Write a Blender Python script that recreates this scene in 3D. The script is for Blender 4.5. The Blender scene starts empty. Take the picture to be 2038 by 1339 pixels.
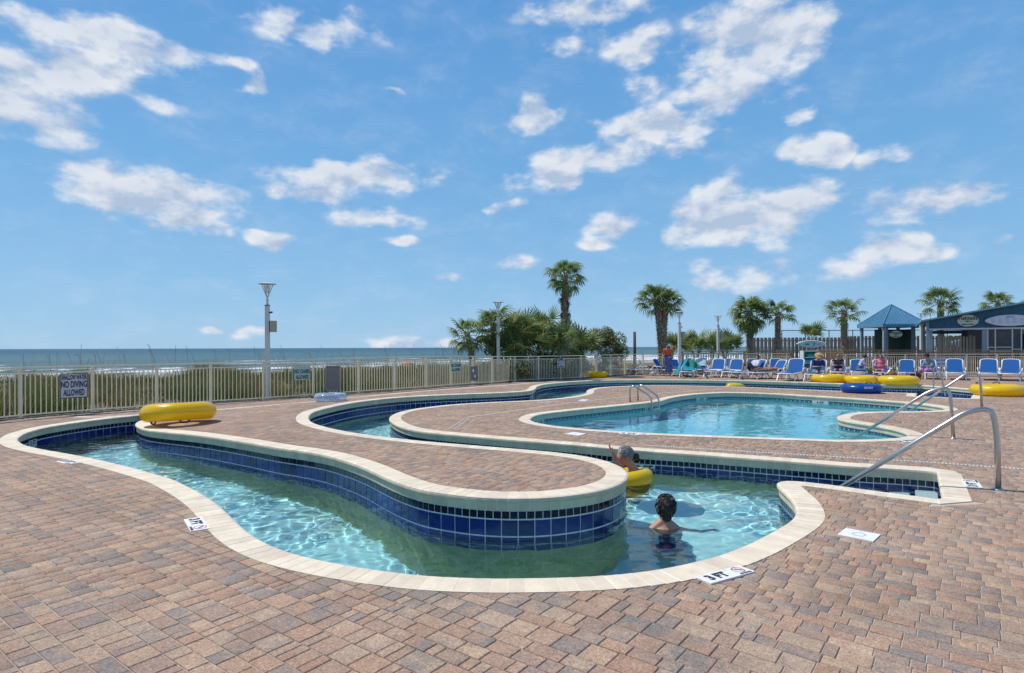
import bpy, bmesh, math, random
import numpy as np
from mathutils import Vector, Matrix, Euler, geometry
R = math.radians
random.seed(7); np.random.seed(7)
SC = bpy.context.scene
COL = SC.collection

# ------------------------------------------------------------------ camera
H, F, CX, YC, ROLL = 1.62, 1190.0, 1019.0, 691.0, 0.0033
cam = bpy.data.cameras.new('camera'); cob = bpy.data.objects.new('camera', cam); COL.objects.link(cob)
cam.sensor_width = 36; cam.lens = 36*F/2038; cam.shift_y = (YC-669.5)/2038
cam.clip_start = .05; cam.clip_end = 40000
RX = Vector((math.cos(ROLL), 0, -math.sin(ROLL))); UX = Vector((math.sin(ROLL), 0, math.cos(ROLL))); FX = Vector((0, 1, 0))
M = Matrix((RX, UX, -FX)).transposed().to_4x4(); M.translation = (0, 0, H)
cob.matrix_world = M
SC.camera = cob
SC.render.resolution_x, SC.render.resolution_y = 1024, 673

# ------------------------------------------------------------------ light
SUN_AZ = R(-68)        # direction the sun stands in, clockwise from +Y
SUN_EL = R(60)
sdir = Vector((math.sin(SUN_AZ)*math.cos(SUN_EL), math.cos(SUN_AZ)*math.cos(SUN_EL), math.sin(SUN_EL)))
sun = bpy.data.lights.new('sun', 'SUN'); sun.energy = 4.2; sun.angle = R(.5); sun.color = (1, .955, .89)
sun.cycles.is_caustics_light = True
so = bpy.data.objects.new('sun', sun); COL.objects.link(so)
so.rotation_euler = (-sdir).to_track_quat('-Z', 'Y').to_euler()
SC.view_settings.view_transform = 'Standard'; SC.view_settings.look = 'None'
SC.view_settings.gamma = 1; SC.view_settings.use_curve_mapping = False
SC.view_settings.exposure = 0.0

def ray(px, py):
    u = (px-CX)/F; v = (YC-py)/F
    return FX + RX*u + UX*v
def Z(px, py, z=0.0):
    d = ray(px, py); t = (z-H)/d.z
    return Vector((d.x*t, d.y*t, z))
def AT(px, py, Y):
    d = ray(px, py); return Vector((d.x*Y/d.y, Y, H + d.z*Y/d.y))
def PROJ(p):
    q = Vector(p)-Vector((0, 0, H)); y = q.y
    return CX + F*q.dot(RX)/y, YC - F*q.dot(UX)/y

# ---- world: Nishita sky + cumulus clouds fixed on the sky directions
W = bpy.data.worlds.new('World'); SC.world = W; W.use_nodes = True
def build_world():
    nt = W.node_tree; N = nt.nodes; L = nt.links; N.clear()
    out = N.new('ShaderNodeOutputWorld'); bg = N.new('ShaderNodeBackground'); L.new(bg.outputs[0], out.inputs[0])
    sky = N.new('ShaderNodeTexSky'); sky.sky_type = 'NISHITA'; sky.sun_disc = False
    sky.sun_elevation = SUN_EL; sky.sun_rotation = SUN_AZ; sky.altitude = 0; sky.air_density = 1.0; sky.dust_density = .25; sky.ozone_density = 2.5
    def m(op, a=None, b=None, c=None, clamp=False):
        n = N.new('ShaderNodeMath'); n.operation = op; n.use_clamp = clamp
        for i, x in enumerate((a, b, c)):
            if x is None: continue
            if hasattr(x, 'links') or hasattr(x, 'node'): L.new(x, n.inputs[i])
            else: n.inputs[i].default_value = x
        return n.outputs[0]
    def vm(op, a, b=None, o=0):
        n = N.new('ShaderNodeVectorMath'); n.operation = op
        for i, x in enumerate((a, b)):
            if x is None: continue
            if hasattr(x, 'node'): L.new(x, n.inputs[i])
            else: n.inputs[i].default_value = x
        return n.outputs[o]
    tc = N.new('ShaderNodeTexCoord'); d = vm('NORMALIZE', tc.outputs['Generated'])
    sp = N.new('ShaderNodeSeparateXYZ'); L.new(d, sp.inputs[0])
    az = m('ARCTAN2', sp.outputs[0], sp.outputs[1]); el = m('ARCSINE', sp.outputs[2])
    cm = N.new('ShaderNodeCombineXYZ'); L.new(az, cm.inputs[0]); L.new(el, cm.inputs[1]); ae = cm.outputs[0]
    # domain warp
    nz = N.new('ShaderNodeTexNoise'); nz.noise_dimensions = '2D'; nz.inputs['Scale'].default_value = 9; nz.inputs['Detail'].default_value = 3
    L.new(ae, nz.inputs[0])
    w0 = vm('SUBTRACT', nz.outputs['Color'], (.5, .5, .5)); w1 = vm('MULTIPLY', w0, (.10, .045, 0)); aw = vm('ADD', ae, w1)
    blobs = [(80,130,180,60,1),(30,190,110,90,1),(200,70,190,50,1),(330,105,110,40,1),(110,245,140,50,.9),(0,200,90,90,1),(170,335,80,25,.8),
      (310,200,80,26,.5),(490,165,38,30,.8),(470,125,40,15,.6),(310,385,200,46,1.1),(350,435,130,35,1),(400,460,60,18,.7),
      (620,45,130,45,.8),(710,352,160,36,1.1),(640,388,100,28,.9),(720,430,130,26,.8),(530,475,52,18,.7),(810,480,46,13,.8),
      (780,182,28,9,.5),(1055,225,55,35,.85),(1180,20,170,36,.8),(1120,90,50,26,.65),(1275,90,95,48,.85),(1500,75,160,95,1.1),(1590,60,60,70,.9),
      (1460,185,130,45,.95),(1310,250,180,42,1.05),(1170,310,130,36,1),(1085,352,75,42,1),(1000,410,50,15,.7),(1350,300,60,30,.6),
      (1650,298,95,38,1),(1600,237,50,20,.7),(1780,305,60,25,.6),(1480,430,190,60,1.25),(1390,455,90,40,1),(1570,400,130,50,1.1),(1430,375,60,35,.8),
      (1250,450,90,34,.85),(1195,485,55,20,.75),(1870,395,140,40,1.05),(1780,420,110,35,.9),(1955,380,60,28,.8),
      (1770,500,110,34,.95),(1490,540,110,36,.75),(1420,572,60,20,.6),(2020,470,50,13,.8),(820,676,100,16,.65),(480,660,44,15,.5),
      (412,653,22,9,.8),(1015,525,34,18,.5),(900,560,60,10,.3),(1290,170,80,35,.5),(1690,540,80,25,.5)]
    acc = None
    for (x, y, rx, ry, w) in blobs:
        q = ray(x, y).normalized(); a = math.atan2(q.x, q.y); e = math.asin(q.z)
        q2 = ray(x+rx, y).normalized(); q3 = ray(x, y-ry).normalized()
        ra = abs(math.atan2(q2.x, q2.y)-a); re = abs(math.asin(q3.z)-e)
        s = vm('SUBTRACT', aw, (a, e, 0)); s = vm('MULTIPLY', s, (.82/ra, .78/re, 0)); l = vm('LENGTH', s, o=1)
        k = m('MULTIPLY_ADD', l, -w, w)
        acc = k if acc is None else m('SMOOTH_MAX', acc, k, .18)
    # elsewhere on the sky: the same kind of cloud, placed by noise
    big = N.new('ShaderNodeTexNoise'); big.inputs['Scale'].default_value = 3.2; big.inputs['Detail'].default_value = 4; L.new(d, big.inputs[0])
    bigm = m('MULTIPLY_ADD', big.outputs[0], 5.0, -2.95)
    outside = m('MAXIMUM', m('MULTIPLY_ADD', m('ABSOLUTE', az), 8, -6.2, clamp=True), m('MULTIPLY_ADD', el, 8, -4.6, clamp=True))
    up = m('MULTIPLY_ADD', el, 12, -1.0, clamp=True)
    acc = m('MAXIMUM', m('MULTIPLY', acc, m('SUBTRACT', 1.0, outside)), m('MULTIPLY', m('MULTIPLY', bigm, outside), up))
    def fbm(vec, sc, det=9, rough=.62):
        n = N.new('ShaderNodeTexNoise'); n.noise_dimensions = '3D'; n.inputs['Scale'].default_value = sc; n.inputs['Detail'].default_value = det
        n.inputs['Roughness'].default_value = rough; L.new(vec, n.inputs[0]); return n.outputs[0]
    st = vm('MULTIPLY', ae, (1, 1.75, 1))
    n1 = fbm(st, 11, 9, .55); n2 = fbm(vm('ADD', st, (-.010, .030, 0)), 11, 5, .5)
    # ragged fibres
    fib = fbm(vm('MULTIPLY', aw, (1, 2.2, 1)), 42, 5, .6)
    dens = m('ADD', m('MULTIPLY_ADD', n1, 3.6, -1.88), m('MULTIPLY_ADD', fib, .50, -.25))
    dens = m('ADD', dens, m('MULTIPLY', acc, 1.35))
    core = m('MULTIPLY', acc, 4.0, clamp=True)
    cov = N.new('ShaderNodeMapRange'); cov.interpolation_type = 'SMOOTHSTEP'; L.new(dens, cov.inputs[0])
    cov.inputs[1].default_value = -.05; cov.inputs[2].default_value = .95; cov.inputs[3].default_value = 0; cov.inputs[4].default_value = .96
    cover = m('MULTIPLY', cov.outputs[0], core)
    veil = m('MULTIPLY', m('MULTIPLY', m('ADD', acc, .32, clamp=True), m('MULTIPLY_ADD', n1, 3.0, -1.25, clamp=True)), m('MULTIPLY_ADD', fib, 1.6, -.35, clamp=True))
    cover = m('MAXIMUM', cover, m('MULTIPLY', veil, .8, clamp=True))
    rel = m('MULTIPLY_ADD', m('SUBTRACT', n1, n2), 4.8, .72, clamp=True)
    rel = m('SUBTRACT', rel, m('MULTIPLY', m('MULTIPLY_ADD', acc, 1.0, -.25, clamp=True), .55), clamp=True)
    ramp = N.new('ShaderNodeValToRGB'); L.new(rel, ramp.inputs[0])
    ramp.color_ramp.elements[0].position = 0; ramp.color_ramp.elements[0].color = (4.7, 5.8, 7.6, 1)
    ramp.color_ramp.elements[1].position = 1; ramp.color_ramp.elements[1].color = (8.7, 9.0, 9.5, 1)
    # clear coastal air: a blue that pales towards the horizon, over the Nishita sky
    gr = N.new('ShaderNodeValToRGB'); L.new(m('MULTIPLY_ADD', el, 1.0, .0, clamp=True), gr.inputs[0])
    e = gr.color_ramp.elements
    while len(e) < 5: e.new(.5)
    for i, (p, c) in enumerate(SKY_STOPS): e[i].position = p; e[i].color = (*c, 1)
    skyc = N.new('ShaderNodeMix'); skyc.data_type = 'RGBA'; skyc.inputs[0].default_value = .86
    L.new(sky.outputs[0], skyc.inputs[6]); L.new(gr.outputs[0], skyc.inputs[7])
    # a clear-day lift of the zenith blue
    mx = N.new('ShaderNodeMix'); mx.data_type = 'RGBA'; L.new(cover, mx.inputs[0]); L.new(skyc.outputs[2], mx.inputs[6]); L.new(ramp.outputs[0], mx.inputs[7])
    L.new(mx.outputs[2], bg.inputs[0]); bg.inputs[1].default_value = .095
    W.cycles.sampling_method = 'MANUAL'; W.cycles.sample_map_resolution = 512
_k = 1/.095
SKY_STOPS = [(0, (.33*_k,.585*_k,.85*_k)), (.10, (.265*_k,.53*_k,.83*_k)), (.28, (.175*_k,.44*_k,.79*_k)), (.55, (.105*_k,.335*_k,.72*_k)), (1, (.03*_k,.15*_k,.45*_k))]
build_world()
SC.cycles.use_denoising = True
SC.cycles.max_bounces = 10; SC.cycles.transmission_bounces = 8; SC.cycles.transparent_max_bounces = 12
SC.cycles.sample_clamp_indirect = 6

# ------------------------------------------------------------------ helpers
MATS = {}
def mat(name, col, rough=.6, metal=0, spec=.5, noise=None, bump=None, trans=0, emis=None, coat=0, sub=0):
    """noise=(scale, amount[, second colour]); bump=(scale, strength)"""
    if name in MATS: return MATS[name]
    m_ = bpy.data.materials.new(name); m_.use_nodes = True; nt = m_.node_tree; b = nt.nodes['Principled BSDF']
    b.inputs['Base Color'].default_value = (*col, 1); b.inputs['Roughness'].default_value = rough; b.inputs['Metallic'].default_value = metal
    b.inputs['Specular IOR Level'].default_value = spec; b.inputs['Coat Weight'].default_value = coat
    if sub: b.inputs['Subsurface Weight'].default_value = sub; b.inputs['Subsurface Radius'].default_value = (.02, .008, .004)
    tc = nt.nodes.new('ShaderNodeTexCoord')
    if noise:
        n = nt.nodes.new('ShaderNodeTexNoise'); n.inputs['Scale'].default_value = noise[0]; n.inputs['Detail'].default_value = 6; n.inputs['Roughness'].default_value = .65
        nt.links.new(tc.outputs['Object'], n.inputs[0])
        r = nt.nodes.new('ShaderNodeValToRGB'); nt.links.new(n.outputs[0], r.inputs[0])
        c2 = noise[2] if len(noise) > 2 else tuple(c*(1-noise[1]) for c in col)
        c1 = tuple(min(1, c*(1+noise[1]*.5)) for c in col) if len(noise) < 3 else col
        r.color_ramp.elements[0].position = .35; r.color_ramp.elements[1].position = .65
        r.color_ramp.elements[0].color = (*c2, 1); r.color_ramp.elements[1].color = (*c1, 1)
        nt.links.new(r.outputs[0], b.inputs['Base Color'])
    if bump:
        n = nt.nodes.new('ShaderNodeTexNoise'); n.inputs['Scale'].default_value = bump[0]; n.inputs['Detail'].default_value = 4
        nt.links.new(tc.outputs['Object'], n.inputs[0])
        bp = nt.nodes.new('ShaderNodeBump'); bp.inputs['Strength'].default_value = bump[1]; bp.inputs['Distance'].default_value = .01
        nt.links.new(n.outputs[0], bp.inputs['Height']); nt.links.new(bp.outputs[0], b.inputs['Normal'])
    MATS[name] = m_; return m_

def ramp_attr(m_, attr, stops, noise_amt=.0, noise_scale=40, speck=0, mix2=0):
    """colour from a float attribute through stops, mottled by noise"""
    nt = m_.node_tree; N = nt.nodes; L = nt.links; b = N['Principled BSDF']
    a = N.new('ShaderNodeAttribute'); a.attribute_name = attr
    def rampn(src, interp='LINEAR'):
        r = N.new('ShaderNodeValToRGB'); r.color_ramp.interpolation = interp; L.new(src, r.inputs[0])
        e = r.color_ramp.elements
        while len(e) < len(stops): e.new(.5)
        for i, (p, c) in enumerate(stops): e[i].position = p; e[i].color = (*c, 1)
        return r.outputs[0]
    c = rampn(a.outputs['Fac'])
    geo = N.new('ShaderNodeNewGeometry')
    if mix2:
        # second tone of the same piece, blended by a blotchy noise
        ad = N.new('ShaderNodeMath'); ad.operation = 'MULTIPLY_ADD'; L.new(a.outputs['Fac'], ad.inputs[0]); ad.inputs[1].default_value = 3.7; ad.inputs[2].default_value = .31
        fr = N.new('ShaderNodeMath'); fr.operation = 'FRACT'; L.new(ad.outputs[0], fr.inputs[0])
        c2 = rampn(fr.outputs[0])
        n = N.new('ShaderNodeTexNoise'); n.inputs['Scale'].default_value = 5.5; n.inputs['Detail'].default_value = 5; L.new(geo.outputs['Position'], n.inputs[0])
        mr = N.new('ShaderNodeMapRange'); L.new(n.outputs[0], mr.inputs[0]); mr.inputs[1].default_value = .42; mr.inputs[2].default_value = .6; mr.inputs[3].default_value = 0; mr.inputs[4].default_value = mix2
        mx = N.new('ShaderNodeMix'); mx.data_type = 'RGBA'; L.new(mr.outputs[0], mx.inputs[0]); L.new(c, mx.inputs[6]); L.new(c2, mx.inputs[7]); c = mx.outputs[2]
    if noise_amt:
        n = N.new('ShaderNodeTexNoise'); n.inputs['Scale'].default_value = noise_scale; n.inputs['Detail'].default_value = 6; n.inputs['Roughness'].default_value = .7; L.new(geo.outputs['Position'], n.inputs[0])
        mr = N.new('ShaderNodeMapRange'); L.new(n.outputs[0], mr.inputs[0]); mr.inputs[1].default_value = .25; mr.inputs[2].default_value = .75
        mr.inputs[3].default_value = 1-noise_amt; mr.inputs[4].default_value = 1+noise_amt
        mx = N.new('ShaderNodeMix'); mx.data_type = 'RGBA'; mx.blend_type = 'MULTIPLY'; mx.inputs[0].default_value = 1
        L.new(c, mx.inputs[6]); L.new(mr.outputs[0], mx.inputs[7]); c = mx.outputs[2]
    if speck:
        v = N.new('ShaderNodeTexVoronoi'); v.inputs['Scale'].default_value = 150; L.new(geo.outputs['Position'], v.inputs[0])
        mr = N.new('ShaderNodeMapRange'); L.new(v.outputs['Color'], mr.inputs[0]); mr.inputs[1].default_value = 0; mr.inputs[2].default_value = 1
        mr.inputs[3].default_value = 1-speck; mr.inputs[4].default_value = 1+speck
        mx = N.new('ShaderNodeMix'); mx.data_type = 'RGBA'; mx.blend_type = 'MULTIPLY'; mx.inputs[0].default_value = 1
        L.new(c, mx.inputs[6]); L.new(mr.outputs[0], mx.inputs[7]); c = mx.outputs[2]
        bp = N.new('ShaderNodeBump'); bp.inputs['Strength'].default_value = .35; bp.inputs['Distance'].default_value = .003
        L.new(v.outputs['Distance'], bp.inputs['Height']); L.new(bp.outputs[0], b.inputs['Normal'])
    L.new(c, b.inputs['Base Color'])
    return c

class MB:
    def __init__(s): s.v = []; s.f = []; s.t = []; s.mi = []
    def add(s, vs, fs, tone=None, mi=0):
        o = len(s.v); s.v.extend([tuple(x) for x in vs]); s.f.extend([tuple(i+o for i in f) for f in fs])
        if tone is not None: s.t.extend([tone]*len(vs))
        s.mi.extend([mi]*len(fs))
    def box(s, c, sz, rot=0, tone=None, mi=0, ax=None):
        """c centre, sz full sizes; rot about z, or ax=(X,Y,Z) axes"""
        X, Y_, Z_ = ax if ax else (Vector((math.cos(rot), math.sin(rot), 0)), Vector((-math.sin(rot), math.cos(rot), 0)), Vector((0, 0, 1)))
        c = Vector(c); vs = []
        for i in (-1, 1):
            for j in (-1, 1):
                for k in (-1, 1): vs.append(c + X*(i*sz[0]/2) + Y_*(j*sz[1]/2) + Z_*(k*sz[2]/2))
        s.add(vs, [(0,1,3,2),(4,6,7,5),(0,4,5,1),(2,3,7,6),(0,2,6,4),(1,5,7,3)], tone, mi)
    def bar(s, a, b, w, h=None, up=(0,0,1), tone=None, mi=0):
        a = Vector(a); b = Vector(b); d = (b-a); L_ = d.length; d.normalize(); up = Vector(up)
        if abs(d.dot(up)) > .99: up = Vector((1, 0, 0))
        y = up.cross(d).normalized(); z = d.cross(y)
        s.box((a+b)/2, (L_, w, h or w), ax=(d, y, z), tone=tone, mi=mi)
    def tube(s, pts, r, n=8, tone=None, cap=True, mi=0):
        pts = [Vector(p) for p in pts]; rs = r if isinstance(r, (list, tuple)) else [r]*len(pts)
        vs = []; fs = []; prev = None
        for i, p in enumerate(pts):
            d = (pts[min(i+1, len(pts)-1)]-pts[max(i-1, 0)]).normalized()
            if prev is None:
                a = Vector((0, 0, 1)) if abs(d.z) < .9 else Vector((1, 0, 0)); x = d.cross(a).normalized()
            else: x = (prev - d*prev.dot(d)).normalized()
            prev = x; y = d.cross(x)
            for k in range(n):
                t = 2*math.pi*k/n; vs.append(p + (x*math.cos(t)+y*math.sin(t))*rs[i])
        for i in range(len(pts)-1):
            for k in range(n):
                a = i*n+k; b = i*n+(k+1) % n; fs.append((a, b, b+n, a+n))
        if cap: fs.append(tuple(range(n-1, -1, -1))); fs.append(tuple((len(pts)-1)*n+k for k in range(n)))
        s.add(vs, fs, tone, mi)
    def ell(s, c, r, nu=12, nv=8, rot=None, tone=None, mi=0):
        vs = []; fs = []; c = Vector(c); rot = rot or Matrix.Identity(3)
        for j in range(nv+1):
            ph = math.pi*j/nv
            for i in range(nu):
                th = 2*math.pi*i/nu
                vs.append(c + rot @ Vector((r[0]*math.sin(ph)*math.cos(th), r[1]*math.sin(ph)*math.sin(th), r[2]*math.cos(ph))))
        for j in range(nv):
            for i in range(nu):
                a = j*nu+i; b = j*nu+(i+1) % nu; fs.append((a, b+0, b+nu, a+nu)[::-1])
        s.add(vs, fs, tone, mi)
    def build(s, name, m_, parent=None, smooth=False, loc=None, link=True):
        me = bpy.data.meshes.new(name); me.from_pydata(s.v, [], s.f)
        for x in (m_ if isinstance(m_, (list, tuple)) else [m_]): me.materials.append(x)
        if any(s.mi): me.polygons.foreach_set('material_index', s.mi)
        if s.t:
            at = me.attributes.new('tone', 'FLOAT', 'POINT'); at.data.foreach_set('value', np.array(s.t, np.float32))
        if smooth: me.polygons.foreach_set('use_smooth', [True]*len(me.polygons))
        me.update()
        if not link: return me
        return mk(name, me, parent, loc)
def mk(name, me, parent=None, loc=None):
    o = bpy.data.objects.new(name, me); COL.objects.link(o)
    if parent is not None: o.parent = parent
    if loc is not None: o.location = loc
    return o
def thing(name, label, cat, loc=(0,0,0), rz=0, group=None, sc=1):
    o = bpy.data.objects.new(name, None); COL.objects.link(o); o.location = loc; o.rotation_euler = (0, 0, rz); o.scale = (sc, sc, sc)
    o.empty_display_size = .1
    return tag(o, label, cat, group)
def tag(o, label=None, cat=None, group=None, kind=None):
    if label: o['label'] = label
    if cat: o['category'] = cat
    if group: o['group'] = group
    if kind: o['kind'] = kind
    return o
KIDS = {}
def copy_tree(root, loc, rz, label, group=None, sc=None):
    kids = [o for o in ALLKIDS(root)]
    r = root.copy(); COL.objects.link(r); r.location = loc; r.rotation_euler = (0, 0, rz); r['label'] = label
    if group: r['group'] = group
    if sc: r.scale = (sc, sc, sc)
    def rec(src, dst):
        for ch in ALLKIDS(src):
            c = ch.copy(); COL.objects.link(c); c.parent = dst; PARENTS.setdefault(dst.name, []).append(c); rec(ch, c)
    rec(root, r); return r
PARENTS = {}
def ALLKIDS(o):
    if o.name not in PARENTS: PARENTS[o.name] = [c for c in bpy.data.objects if c.parent == o]
    return PARENTS[o.name]
def text_mesh(txt, size, bold=0.0, extrude=.001, align='CENTER', spacing=1.0):
    cu = bpy.data.curves.new('t', 'FONT'); cu.body = txt; cu.size = size; cu.extrude = extrude; cu.offset = bold; cu.align_x = align; cu.align_y = 'CENTER'
    cu.resolution_u = 3; cu.space_character = spacing
    o = bpy.data.objects.new('t', cu); me = bpy.data.meshes.new_from_object(o)
    bpy.data.objects.remove(o); bpy.data.curves.remove(cu); return me
def ss(a, b, x):
    t = np.clip((x-a)/(b-a), 0, 1); return t*t*(3-2*t)
def poly_in(P, x, y):
    """vectorised point in polygon; P (n,2)"""
    x = np.asarray(x); y = np.asarray(y); c = np.zeros(x.shape, bool); n = len(P); j = n-1
    for i in range(n):
        xi, yi = P[i]; xj, yj = P[j]
        if yi != yj:
            k = ((yi > y) != (yj > y)) & (x < (xj-xi)*(y-yi)/(yj-yi)+xi); c ^= k
        j = i
    return c
# ================================================================== DECK LEVELS
# the paving is not dead level: the peninsula stands a little proud, the far island falls towards the bar
RAISED_PX = [(262,858),(330,905),(450,970),(600,1035),(750,1095),(1000,1118),(1200,1095),(1290,1000),(1300,935),(1240,912),(1100,891),(900,870),
             (760,850),(762,815),(840,800),(900,795),(1000,790),(1100,785),(1160,771),(1200,764),(1400,762),(1700,770),(1835,775)]
def _rp():
    P = [Z(*p).xy for p in RAISED_PX]
    P += [Vector((40, 30)), Vector((60, 90)), Vector((-60, 90)), Vector((-60, 5)), Vector((-20, 11)), Z(20, 868).xy, Z(150, 868).xy]
    return np.array([tuple(p) for p in P])
RAISED = _rp()
def D(x, y):
    x = np.asarray(x, float); y = np.asarray(y, float); sh = x.shape
    x = np.atleast_1d(x); y = np.atleast_1d(y)
    up = .10*ss(-8.5, -5.0, x)*(1-ss(3.0, 9.0, x))*(1-ss(22, 29, y))
    dn = -.08*ss(.3, 2.6, x)*(1-ss(9.5, 14, y))
    r = np.where(poly_in(RAISED, x, y), up, dn)
    return r.reshape(sh) if sh else float(r[0])
def G(px, py, dz=0.0):
    z = 0.0
    for _ in range(12):
        p = Z(px, py, z+dz); z = .5*z+.5*D(p.x, p.y)
    p = Z(px, py, D(p.x, p.y)+dz); return p

# ================================================================== POOL OUTLINES (traced on the deck, in metres)
def catmull(P, n=8):
    out = []
    for i in range(len(P)-1):
        p0 = P[i-1] if i else P[0]*2-P[1]; p1 = P[i]; p2 = P[i+1]; p3 = P[i+2] if i+2 < len(P) else P[-1]*2-P[-2]
        for k in range(n):
            t = k/n
            out.append(.5*((2*p1)+(p2-p0)*t+(2*p0-5*p1+4*p2-p3)*t*t+(3*p1-p0-3*p2+p3)*t**3))
    out.append(P[-1]); return out
def resample(P, step):
    P = np.array([tuple(p) for p in P]); d = np.r_[0, np.cumsum(np.linalg.norm(np.diff(P, axis=0), axis=1))]
    n = max(2, int(round(d[-1]/step))); s = np.linspace(0, d[-1], n+1)
    return np.c_[np.interp(s, d, P[:, 0]), np.interp(s, d, P[:, 1])]
def smooth_open(P, it):
    P = P.copy()
    for _ in range(it): P[1:-1] = .25*P[:-2]+.5*P[1:-1]+.25*P[2:]
    return P
def outline(runs, step=.06):
    """runs: lists of pixel points, corners where the runs meet"""
    out = []
    for px, sm in runs:
        P = [Vector(G(*p).xy) for p in px]
        Q = resample(catmull(P, 10), step); Q = smooth_open(Q, sm); Q = resample([Vector(q) for q in Q], step)
        out.append(Q[:-1])
    return np.vstack(out)
near_bank = [(283,825.8),(224.1,831.4),(149.4,841.1),(89.6,850.8),(52.3,861.3),(40.3,868.0),(35.1,874.7),(44.8,882.9),(67.2,889.6),(104.6,897),(149.4,904.6),(194.2,913.6),
  (254,927.5),(294.8,938.5),(339.6,951.5),(369.5,964.9),(399.4,980.5),(427,998),(449.4,1017),(468.8,1036),(494.2,1058.5),(524.1,1077.5),(561.5,1093.3),(609.8,1107.3),(669.5,1119.8),(729.3,1130),(789.1,1138),
  (850,1144.6),(921.7,1148.4),(1029.2,1149.6),(1150,1146.8),(1248.6,1139.8),(1329.2,1128.2),(1396.5,1113),(1450,1097.5),(1514,1069.5),(1555.9,1047.4),(1576.8,1034),(1585.2,1022),(1583,1009),(1575.8,994.1),(1558,976.4),(1545.5,964.5),(1542.3,959.8),(1545.4,956.8),(1555.9,955.2),(1587.3,956.8),(1650,964),(1720,973.6)]
front_entry = [(1720,973.6),(1804.6,984.6),(1875.5,993.5)]
right_entry = [(1875.5,993.5),(1864.5,938.6)]
right_wall = [(1864.5,938.6),(1796.4,933),(1700,928.0),(1641.6,923.0),(1543.5,915.8),(1445.3,908.3),(1347.2,901.3),(1273.6,896.3),(1223.7,892.6),(1156,886.2),(1088.3,880.6),(1020.6,875.0),(952.9,869.2),(885.1,863.4),(840,858.6),
  (810.3,852.8),(789.6,845.8),(777.9,838.5),(774.4,833.2),(777.1,827.7),(788.2,821.8),(810.3,815.9),(840,811.3),(898.9,804.8),(977.4,800.0),(1055.9,796.6),(1114.8,792),(1154,786.1),(1166.8,781.2),(1167.5,777.3),(1174.2,773.9),(1195,770.7),(1240.8,768.2),(1320,766.6),(1437.4,768.6),(1496.3,770.6),(1594.4,774.6),(1672.9,778),(1767,780.8),(1825.5,782.4)]
entry2 = [[(1825.5,782.4),(1822,788.4)], [(1822,788.4),(1931,793)], [(1931,793),(1943,775.5)], [(1943,775.5),(1880,770.3),(1831.5,766.8)]]
far_bank = [(1831.5,766.8),(1760,765.6),(1700,764.2),(1614,761.3),(1496.3,757.9),(1400,756.4),(1300,755.7),(1250,756),(1196.7,756.9),(1137.8,759.6),(1093.6,763.6),(1071.5,768.0),(1066,773),(1060,776.6),(1046,778.6),(1020,780.4),(977.4,782.4),(898.9,785.3),(840,788),(780.8,792),(721.9,798.6),(677.8,806),(633.6,816.5),(618.9,823.3),(614.6,830.7),(620.4,839.5),(648.3,849),(692.5,858.6),(751.4,867.3),(810.3,874),(840,877.2),(952.9,886.8),(1065.7,896),(1156,906),(1212.5,918),(1241.8,931),(1251.5,941.3),(1250,951),(1236,963),(1203,974.5),(1178,980),(1111,988.5),(1066,991.2),(998,991.5),(930,987.5),(885,981.5),(840,975.2),(779.8,955.5),(717,927),(654,907),(600,897.3),(550,890.5),(489.1,879.8),(429.3,870.5),(369.5,863.3),(324.7,859.2),(290,855),(272.4,848.4),(269.2,842.6),(276,837.5),(290,834.5),(303,831.5),(303,827.6),(283,825.8)]
# the cove behind the near yellow tube is closed by far_bank's last points
RIVER = outline([(near_bank, 10), (front_entry, 0), (right_entry, 0), (right_wall, 14)] + [(e, 0) for e in entry2] + [(far_bank, 12)])
main_px = [(1055,834.6),(1061.2,828.6),(1078.9,823.6),(1123,818.2),(1181.9,812),(1240.8,806.4),(1299.7,800.2),(1320,796.4),(1339.3,790.8),(1378.5,785),(1420,782.2),(1457,781.2),(1535.5,783.4),(1614,788),(1680,792),(1737.7,796),(1815.8,802),(1864.6,808.2),(1881,812.4),(1879,815),(1865,816.6),(1835.3,818),(1796.3,818.8),(1737.7,819),(1705,820.4),(1680,823.5),(1668,827.4),(1665,831),(1671.3,835.2),(1695,839.5),(1718.1,843),(1750,848),(1776.7,853.3),(1800,859.5),(1808.5,864.5),(1805,868),(1796.3,870),(1737.7,873.6),(1659.5,874.6),(1594.4,872),(1496.3,868.9),(1398.1,865.4),(1320,862.2),(1240.8,858.2),(1167.2,853.2),(1108.3,847.8),(1078.9,843.2),(1061.2,838.6),(1055,834.6)]
MAINP = outline([(main_px, 16)])
WATER_Z, MAIN_Z, FLOOR_Z = -.35, -.20, -1.72
COPW = .265

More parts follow.
